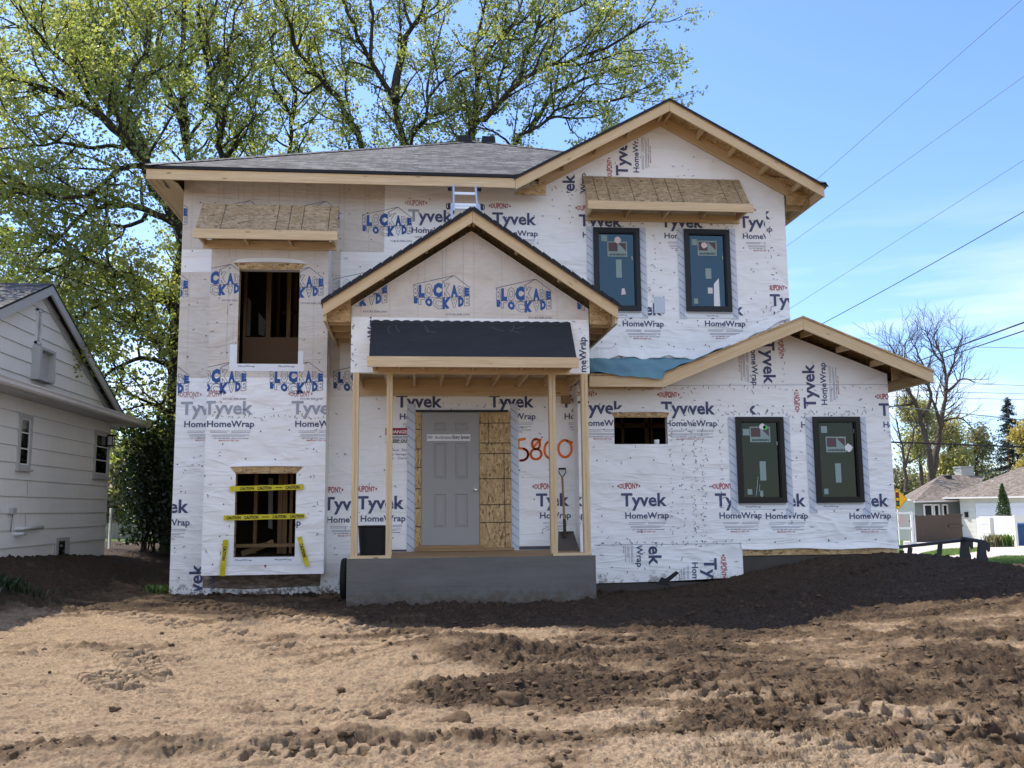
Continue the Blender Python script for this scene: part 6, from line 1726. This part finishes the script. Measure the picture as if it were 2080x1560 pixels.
round_tree('leafy_tree', 'golden-green drooping tree just right of the bare trunks', 1935, 850, 975, 100, 88, LEAF_Y, 6500, .26, 42, .6)
round_tree('leafy_tree', 'sparse dull green tree above the chimney', 1985, 875, 975, 90, 92, LEAF_G, 3600, .28, 43, .55)
round_tree('leafy_tree', 'golden yellow tree at the right edge in front of the spruce', 2094, 855, 990, 66, 70, LEAF_O, 5200, .22, 44, .5)
# spruce
sp_ = at(2046, 1000, 82); st = at(2046, 806, 82); rg = random.Random(51)
t_ = thing('spruce_tree', 'dark conical spruce standing alone on the right skyline', 'tree', (sp_.x, 82, -1.2)); mb = MB(); L = Leaves()
mb.tube([(sp_.x,82,-1.3),(st.x,82,st.z)], [.28,.03], 7)
for k in range(190):
    u = (k+rg.random())/190; z = sp_.z-.5+(st.z-sp_.z+.4)*u; ln = (1-u)**.85*2.9*rg.uniform(.65,1.15)+.15; a = rg.uniform(0,6.28)
    e = Vector((st.x+math.cos(a)*ln, 82+math.sin(a)*ln, z-.18*ln+.10*ln*ln*.3)); b = Vector((st.x,82,z))
    mb.tube([b, b.lerp(e,.6)+Vector((0,0,-.05)), e], [.04,.025,.008], 4)
    for _ in range(int(16+34*ln)):
        t = rg.uniform(.15,1); q = b.lerp(e,t); L.add(q+Vector((rg.gauss(0,.09),rg.gauss(0,.09),rg.gauss(-.10,.09))), .22*rg.uniform(.6,1.3), .45+rg.gauss(0,.2)+.2*u)
mb.build('trunk', BARK_G, t_); L.build('crown', LEAF_S, t_, 51, .3)
# ------------------------------------------------------------------ street and houses in the right background
def atg(px, py, dz=0.0):
    d = CR*((px-1040)/FPX) - CU*((py-780)/FPX) + _f; q = d.z/d.y
    Y = (-EYE.z + GS*15 + dz)/(q+GS); Y = max(12, min(Y, 200)); return at(px, py, Y)
def sheet_g(name, pxs, mat, dz, label, cat, kind='structure'):
    P = [atg(a, b, dz) for a, b in pxs]; mb = MB(); mb.face([tuple(p) for p in P][::-1] if ((P[1]-P[0]).cross(P[2]-P[0])).z < 0 else [tuple(p) for p in P])
    # a thin slab: skirt down into the soil
    for i in range(len(P)):
        a, b = P[i], P[(i+1)%len(P)]; mb.face([a, b, b-Vector((0,0,.12)), a-Vector((0,0,.12))])
    o = mb.build(name, mat); tag(o, label, cat, kind=kind); return P
sheet_g('driveway', [(1835,1096),(1870,1093),(1990,1090),(2200,1085),(2300,1140),(2080,1128),(2010,1133),(1940,1150),(1835,1140)], DRIVE, .05, 'pale sunlit concrete driveway in front of the garage', 'driveway')
def grass_patch(pxs, n, h, seed, label, dz=.05, mat=None):
    P = [atg(a, b, dz) for a, b in pxs]; rg = random.Random(seed); xs = [p.x for p in P]; ys = [p.y for p in P]
    def inside(x, y):
        c = False; j = len(P)-1
        for i in range(len(P)):
            if (P[i].y > y) != (P[j].y > y) and x < (P[j].x-P[i].x)*(y-P[i].y)/(P[j].y-P[i].y)+P[i].x: c = not c
            j = i
        return c
    V = []; T = []; F = []
    while len(T) < n:
        x, y = rg.uniform(min(xs), max(xs)), rg.uniform(min(ys), max(ys))
        if not inside(x, y): continue
        z = -GS*(y-15)+dz-.02; a = rg.uniform(0,3.14); hh = h*rg.uniform(.5,1.2); w = h*.09; lx, ly = rg.gauss(0,.3)*hh, rg.gauss(0,.3)*hh
        b = len(V); V += [(x-w*math.cos(a),y-w*math.sin(a),z),(x+w*math.cos(a),y+w*math.sin(a),z),(x+lx,y+ly,z+hh)]; F.append((b,b+1,b+2)); T.append(rg.random())
    me = fast_mesh('grass', np.array(V), np.array(F), 3); me.materials.append(GRASS); at2 = me.attributes.new('tone','FLOAT','FACE'); at2.data.foreach_set('value', np.array(T, np.float32))
    o = bpy.data.objects.new('grass', me); COL.objects.link(o); tag(o, label, 'grass', kind='stuff')
grass_patch([(1868,1127),(1910,1118),(1985,1114),(1990,1118),(1940,1126),(1900,1130)], 9000, .10, 61, 'island of green grass in the pale driveway', .09)
grass_patch([(2008,1139),(2040,1133),(2120,1135),(2150,1150),(2080,1148),(2010,1146)], 9000, .11, 62, 'bright green grass strip at the right edge beyond the soil', .09)

# house with hipped roofs and attached garage
rh = thing('ranch_house', 'low grey house with hipped shingle roofs and a white garage door on the right', 'house', (24, 60, -1.2))
D_ = Vector((.25,-.968,0)).normalized(); N_ = Vector((-.968,-.25,0))
g0 = at(1953, 1060, 61.0); g0.z = 0
GZ = -1.22
G = lambda t, z, o=0: Vector((g0.x, g0.y, z)) + D_*t + N_*o
def hex_g(mb, t0, t1, o0, o1, z0, z1, m=0): mb.hexa([G(t0,z0,o1),G(t1,z0,o1),G(t1,z0,o0),G(t0,z0,o0),G(t0,z1,o1),G(t1,z1,o1),G(t1,z1,o0),G(t0,z1,o0)], m)
mb = MB(); zt = 1.70
hex_g(mb, 0, 15, -6, 0, GZ-.3, zt)
for k in range(9): hex_g(mb, 0, 1.25, 0, .02, GZ+.33*k, GZ+.33*k+.315)
mb.build('garage_wall', CREAM, rh)
mb = MB(); hex_g(mb, 1.32, 7.6, .001, .06, GZ, GZ+2.55); mb.build('door_trim', WHITEP, rh)
mb = MB()
for k in range(4):
    hex_g(mb, 1.62, 7.3, .062, .10, GZ+.02+.57*k, GZ+.57*k+.56)
    for j in range(6): hex_g(mb, 1.72+.93*j, 2.50+.93*j, .101, .112, GZ+.12+.57*k, GZ+.57*k+.46)
mb.build('garage_door', WHITEP, rh)
mb = MB(); q = G(.55, .55, .03); mb.box(q.x-.12,q.x+.12,q.y-.1,q.y+.1,.4,.75); mb.build('wall_lamp', BLACKFRAME, rh)
mb = MB(); e0, e1 = G(-1.0,zt+.05,.55), G(17,zt+.05,.55); r0, r1 = G(2.2,zt+2.05,-3.4), G(17,zt+2.05,-3.4); b0 = G(-1.0,zt+.05,-7)
mb.slab([e0,e1,r1,r0], .10, 0, 1, 1, tuple(D_)); mb.slab([e0,r0,b0], .10, 0, 1, 1, tuple(-N_))
mr0, mr1 = at(1913,964,66), at(2000,967,66); me0, me1 = at(1858,1018,61.5), at(1962,1015,61.5); mb0 = at(1832,1010,72)
mb.slab([me0,me1,mr1,mr0], .10, 0, 1, 1, (1,0,0)); mb.slab([me0,mr0,mb0], .10, 0, 1, 1, (0,1,0))
mb.build('roof', [SHINGLE_B, GUTTERW], rh)
mb = MB(); c0 = at(1949,964,66.5); mb.box(c0.x,c0.x+.95,66.2,67.1,2.2,at(1960,948,66.5).z); mb.box(c0.x-.05,c0.x+1.0,66.15,67.15,at(1960,950,66.5).z,at(1960,948,66.5).z+.02); mb.build('chimney', plain('pale_brick', (.42,.40,.37), .9, .15, 4), rh)
for px, py in ((1940,1006),(2003,984)):
    q = at(px, py, 63.2); mb = MB(); mb.tube([q-Vector((0,0,.4)), q+Vector((0,0,.22))], .07, 8); mb.build('vent_pipe', WHITEP, rh)
q = at(1923,968,65.6); mb = MB(); mb.box(q.x-.22,q.x+.22,65.3,65.9,q.z-.12,q.z+.08); mb.build('roof_vent', BLACKEDGE, rh)
mw0, mw1 = at(1858,1030,62.2), at(1968,1030,62.2)
mb = MB(); mb.box(mw0.x, mw1.x, 62.2, 70, -1.5, at(1900,1016,62.2).z); mb.build('house_wall', SAGE, rh)
for a, b in ((1876,1895),(1896,1909),(1914,1926)):
    x0, x1, z0, z1 = at(a,1035,62.1).x, at(b,1035,62.1).x, at(a,1047,62.1).z-.5, at(a,1024,62.1).z
    mb = MB()
    for q in ((x0,x0+.1,z0,z1),(x1-.1,x1,z0,z1),(x0+.1,x1-.1,z1-.1,z1),(x0+.1,x1-.1,z0,z0+.1)): mb.box(q[0],q[1],62.08,62.19,q[2],q[3])
    f = mb.build('window', WHITEP, rh); mb = MB(); mb.face([(x0+.1,62.14,z0+.1),(x1-.1,62.14,z0+.1),(x1-.1,62.14,z1-.1),(x0+.1,62.14,z1-.1)]); mb.build('pane', BLACKFRAME, f)

# timber fence
tf = thing('timber_fence', 'weathered dark brown board fence before the low grey house', 'fence', (22, 57, -1.2))
mb = MB(); a, b = at(1850,1075,56), at(1955,1075,58.5); n = 44
zt, zb = at(1900,1046,57).z, at(1900,1110,57).z-.15
for k in range(n):
    p0 = a.lerp(b, k/n); p1 = a.lerp(b, (k+.94)/n); dz = R.uniform(-.04,.04)
    mb.hexa([(p0.x,p0.y,zb),(p1.x,p1.y,zb),(p1.x,p1.y+.04,zb),(p0.x,p0.y+.04,zb),(p0.x,p0.y,zt+dz),(p1.x,p1.y,zt+dz),(p1.x,p1.y+.04,zt+dz),(p0.x,p0.y+.04,zt+dz)])
mb.build('boards', WOODGREY, tf)
mb = MB()
for z in (zt-.35, zb+.5): mb.beam((a.x,a.y+.1,z), (b.x,b.y+.1,z), .08, .10)
mb.beam((a.lerp(b,.72).x,a.lerp(b,.72).y-.05,zt-.02),(b.x,b.y-.05,zt-.02),.08,.12); mb.beam((a.lerp(b,.72).x,a.lerp(b,.72).y-.05,zt-.72),(b.x,b.y-.05,zt-.72),.08,.12)
mb.build('rails', WOODGREY, tf)

# white gate frame and the sign behind it
gt = thing('gate_frame', 'white metal gate frame with one middle bar beside the wing corner', 'gate', (18, 44, -.7)); Yg = 44
mb = MB(); zA, zB, zC, zD = at(1838,1042,Yg).z, at(1838,1073,Yg).z, at(1845,1103,Yg).z, at(1840,1120,Yg).z
xl, xr = at(1816,1070,Yg).x, at(1853,1070,Yg).x
for z, x0 in ((zA,xl),(zB,xl),(zC,at(1836,1100,Yg).x)): mb.box(x0,xr-.06,Yg-.03,Yg+.03,z-.05,z+.05)
mb.box(xr-.06,xr+.04,Yg-.04,Yg+.04,zC-.05,zA+.06); mb.box(xl-.06,xl,Yg-.03,Yg+.03,zC-.3,zA+.06); mb.build('frame', WHITEP, gt)
mb = MB(); mb.tube([(xr+.12,Yg,zD-.6),(xr+.12,Yg,zA)], .05, 8); mb.build('post', TRIMG, gt)
mb = MB(); mb.poly_y([(xl+.25,zA-.12),(xl+.55,zA-.1),(xl+.62,zA-.5),(xl+.45,zA-.62),(xl+.2,zA-.45)], Yg-.05, 0, (), .02); mb.build('tag', plain('pinkish_tag', (.5,.38,.38), .6), gt)
ss = thing('traffic_sign', 'yellow diamond traffic-signal-ahead sign half hidden by the wing corner', 'sign', (at(1819,1015,50).x, 50, -.9)); Ysn = 50.0
c = at(1823,1014,Ysn); h = .60; mb = MB(); ink = Ink(mb, Ysn)
mb.poly_y([(c.x-h,c.z),(c.x,c.z-h),(c.x+h,c.z),(c.x,c.z+h)], Ysn, 0, (), .01)
ink.poly([(c.x-h*.96,c.z),(c.x,c.z-h*.96),(c.x+h*.96,c.z),(c.x,c.z+h*.96)], 1, (), .004); ink.poly([(c.x-h*.92,c.z),(c.x,c.z-h*.92),(c.x+h*.92,c.z),(c.x,c.z+h*.92)], 0, (), .008)
ink.rect(c.x-.10,c.x+.10,c.z-.40,c.z+.38,1,(),.010)
for dz, m in ((.24,2),(.0,0),(-.25,3)): ink.poly([(c.x+.088*math.cos(k*.524), c.z+dz+.088*math.sin(k*.524)) for k in range(12)], m, (), .014)
mb.build('sign_plate', [SIGNY, INKBLACK, SIGNR, SIGNG], ss)
mb = MB(); mb.tube([(c.x,Ysn+.06,-1.3),(c.x,Ysn+.06,c.z+.4)], .035, 8); mb.build('post', TRIMG, ss)

# white board fence, bins, conifer, flower bed at the far right
wf = thing('white_fence', 'cream-white board fence screen with a taller corner at the right edge', 'fence', (24, 42, -.8))
f0 = at(2023,1112,42.4); f1 = at(2063,1112,41.0); zt, zb = at(2040,1048,41.7).z, -.95
mb = MB(); n = 9
for k in range(n):
    p0, p1 = f0.lerp(f1, k/n), f0.lerp(f1, (k+.96)/n); mb.hexa([(p0.x,p0.y,zb),(p1.x,p1.y,zb),(p1.x+.03,p1.y+.03,zb),(p0.x+.03,p0.y+.03,zb),(p0.x,p0.y,zt),(p1.x,p1.y,zt),(p1.x+.03,p1.y+.03,zt),(p0.x+.03,p0.y+.03,zt)])
mb.build('boards', WHITEFENCE, wf)
mb = MB(); mb.box(f1.x-.02,f1.x+.10,f1.y-.1,f1.y,zb,zt+.03); mb.build('corner_post', WHITEFENCE, wf); mb = MB(); mb.box(f1.x+.1,f1.x+3.5,f1.y-.05,f1.y,at(2070,1062,40.5).z,zt); mb.box(f1.x+.3,f1.x+3.5,f1.y+2.3,f1.y+2.36,zb,zt-.1); mb.build_split('fence_panel', WHITEFENCE, wf)
bn = thing('wheeled_bin', 'blue wheeled bin behind the white fence corner at the right edge', 'bin', (at(2072,1110,42).x, 42, -.7))
def wheelie(th, x, y, z, mat):
    mb = MB(); mb.hexa([(x-.24,y-.28,z+.08),(x+.24,y-.28,z+.08),(x+.22,y+.25,z+.08),(x-.22,y+.25,z+.08),(x-.30,y-.36,z+1.0),(x+.30,y-.36,z+1.0),(x+.30,y+.36,z+1.0),(x-.30,y+.36,z+1.0)]); mb.build('body', mat, th)
    mb = MB(); mb.hexa([(x-.32,y-.40,z+1.0),(x+.32,y-.40,z+1.0),(x+.32,y+.40,z+1.0),(x-.32,y+.40,z+1.0),(x-.30,y-.36,z+1.07),(x+.30,y-.36,z+1.07),(x+.28,y+.36,z+1.12),(x-.28,y+.36,z+1.12)]); mb.tube([(x-.28,y+.44,z+1.0),(x+.28,y+.44,z+1.0)], .02, 6); mb.build('lid', mat, th)
    for s in (-1,1):
        mb = MB(); mb.tube([(x+s*.24,y+.30,z+.11),(x+s*.30,y+.30,z+.11)], .11, 12); mb.build('wheel', RUBBER, th)
q = at(2072,1112,42); wheelie(bn, q.x, 42, q.z+.02, BINBLUE)
bn = thing('wheeled_bin', 'black wheeled bin cut by the right edge of the view', 'bin', (at(2090,1110,42).x, 42, -.7)); q = at(2090,1112,42); wheelie(bn, q.x, 42, q.z+.02, PLASTIC_K)
q = at(2040,1048,45.5); qt = at(2038,985,45.5); rg = random.Random(71)
av = thing('arborvitae', 'narrow pointed green conifer rising behind the white fence', 'tree', (q.x, 45.5, -.8)); mb = MB(); L = Leaves()
mb.tube([(q.x,45.5,-.9),(qt.x,45.5,qt.z-.05)], [.06,.01], 6); mb.build('trunk', BARK_G, av)
for _ in range(5200):
    u = rg.random()**.8; z = -.3+(qt.z+.3)*u; a = rg.uniform(0,6.28); r = .44*(1-u)**.7*(.55+.55*rg.random())*(1+.22*math.sin(a*3+u*14)+.12*math.sin(a*7-u*31))+.02
    L.add((q.x+r*math.cos(a), 45.5+r*math.sin(a), z+rg.gauss(0,.04)), .075*rg.uniform(.6,1.4), .5+rg.gauss(0,.2))
L.build('crown', make_leaf('arborvitae_leaf', [(.02,.05,.01),(.045,.09,.015),(.09,.15,.03)], .2, 1.2), av, 71)
for k, (px, lab, m_) in enumerate(((2017,'reddish-stemmed garden plant left of the green clump by the white fence', LEAF_O),(2040,'green strap-leaved garden clump at the foot of the white fence', GRASS))):
    p = at(px, 1113, 39.5); rg = random.Random(80+k); t_ = thing('garden_plant', lab, 'plant', (p.x, 39.5, p.z)); mb = MB(); V = []; T = []; F = []
    for _ in range(420):
        a = rg.uniform(0,6.28); ln = rg.uniform(.3,.75); bx_, by_ = p.x+rg.gauss(0,.16), 39.5+rg.gauss(0,.16); out = rg.uniform(.1,.6)*ln; w = .016
        q1 = Vector((bx_+math.cos(a)*out*.5, by_+math.sin(a)*out*.5, p.z+ln*.75)); q2 = Vector((bx_+math.cos(a)*out*1.1, by_+math.sin(a)*out*1.1, p.z+ln*rg.uniform(.6,1)))
        b = len(V); n_ = Vector((-math.sin(a), math.cos(a), 0))*w; V += [tuple(Vector((bx_,by_,p.z))-n_), tuple(Vector((bx_,by_,p.z))+n_), tuple(q1+n_), tuple(q1-n_), tuple(q2)]; F += [(b,b+1,b+2),(b,b+2,b+3),(b+3,b+2,b+4)]; t0 = rg.random(); T += [t0]*3
    me = fast_mesh('leaves', np.array(V), np.array(F), 3); me.materials.append(m_ if k else LEAF_G); a2 = me.attributes.new('tone','FLOAT','FACE'); a2.data.foreach_set('value', np.array(T, np.float32)); o = bpy.data.objects.new('leaves', me); COL.objects.link(o); set_parent(o, t_)

# weeds by the left house and the wrapped corner
def tuft(px, py, Y, n, h, w, label, seed, mat=GRASS):
    p = at(px, py, Y); z = gz_at(p.x, Y); rg = random.Random(seed); V = []; F = []; T = []
    for _ in range(n):
        x, y = p.x+rg.gauss(0,w), Y+rg.gauss(0,w*.5); zz = gz_at(x, y); hh = h*rg.uniform(.4,1.1); a = rg.uniform(0,6.28); lx, ly = rg.gauss(0,.35)*hh, rg.gauss(0,.35)*hh; ww = .005
        b = len(V); V += [(x-ww*math.cos(a),y-ww*math.sin(a),zz-.02),(x+ww*math.cos(a),y+ww*math.sin(a),zz-.02),(x+lx*.4,y+ly*.4,zz+hh*.7),(x+lx,y+ly,zz+hh)]; F += [(b,b+1,b+2),(b,b+2,b+3)]; t0 = rg.random(); T += [t0]*2
    me = fast_mesh('weed_tuft', np.array(V), np.array(F), 3); me.materials.append(mat); a2 = me.attributes.new('tone','FLOAT','FACE'); a2.data.foreach_set('value', np.array(T, np.float32)); o = bpy.data.objects.new('weed_tuft', me); COL.objects.link(o); tag(o, label, 'weeds', kind='stuff')
tuft(333, 1203, 15.2, 160, .14, .13, 'small weed tuft at the left foot of the wrapped house', 91)
tuft(-14, 1192, 13.4, 420, .20, .26, 'dark weeds on the soil bank at the left edge', 92, LEAF_D)
grass_patch([(225,1122),(300,1118),(345,1122),(345,1112),(225,1112)], 100, .1, 63, 'sunlit grass patch beyond the shrubs', .3) if False else None
# chain-link post and pale fence behind the shrubs
mb = MB(); q = at(223,1100,24.0); mb.tube([(q.x,24.0,0),(q.x,24.0,at(223,1032,24.0).z)], .04, 8); mb.tube([(q.x,24.0,at(223,1034,24).z),(q.x+5,26.0,at(223,1034,24).z)], .02, 6)
tag(mb.build('fence_post', TRIMG), 'grey metal fence post with top rail behind the white house corner', 'fence post')
mb = MB(); Yf = 30.0; x0, x1 = at(215,1090,Yf).x, at(372,1090,Yf).x; zt = at(280,1062,Yf).z; n = 26
for k in range(n): mb.box(x0+(x1-x0)*k/n, x0+(x1-x0)*(k+.93)/n, Yf, Yf+.03, 0, zt+R.uniform(-.02,.02))
tag(mb.build('board_fence', plain('grey_fence_board', (.30,.29,.27), .8, .15)), 'pale grey board fence seen through the shrub stems', 'fence')

# ------------------------------------------------------------------ overhead cables
def cable(p0, p1, Y0, Y1, r, mat, label, sag=.0, ext=.5):
    a, b = at(*p0, Y0), at(*p1, Y1); d = b-a; a2 = a-d*ext*0; b2 = b+d*ext; n = 24
    pts = [a2.lerp(b2, i/n)+Vector((0,0,-sag*4*(i/n)*(1-i/n))) for i in range(n+1)]
    mb = MB(); mb.tube(pts, r, 5, 0, False); o = mb.build('overhead_cable', mat); tag(o, label, 'cable', 'overhead cables right of the house')
cable((1590,425),(2075,0), 34, 24, .009, WIREG, 'thin pale cable, highest and steepest in the open sky')
cable((1560,527),(2080,155), 34, 24, .008, WIREG, 'thin cable, second from the top in the open sky')
cable((1560,655),(2080,325), 34, 24, .008, WIREG, 'thin cable, third from the top, passing the wall corner')
cable((1560,715),(2080,420), 34, 24, .013, WIREK, 'beaded dark cable coming down to the wing ridge', .15)
cable((1800,757),(2080,655), 40, 22, .022, WIREK, 'upper one of the two thick black cables at the right edge')
cable((1800,766),(2080,672), 40, 22, .017, WIREK, 'lower one of the two thick black cables at the right edge')
cable((1780,897),(2080,908), 55, 55, .055, WIREK, 'thick black level cable crossing in front of the bare trunks')
cable((1780,822),(2080,853), 60, 56, .03, WIREG, 'slanting thin cable across the bare branches')
for y0, y1, lab in ((704,707,'topmost faint level cable beyond the bare tree'),(777,783,'second faint level cable beyond the bare tree'),(795,800,'third faint level cable beyond the bare tree'),(807,812,'lowest faint level cable beyond the bare tree')):
    cable((1780,y0-3),(2080,y1), 110, 110, .03, WIREG, lab)
cable((200,891),(368,898), 25, 25, .02, WIREK, 'dark cable between the two houses, in front of the shrubs')
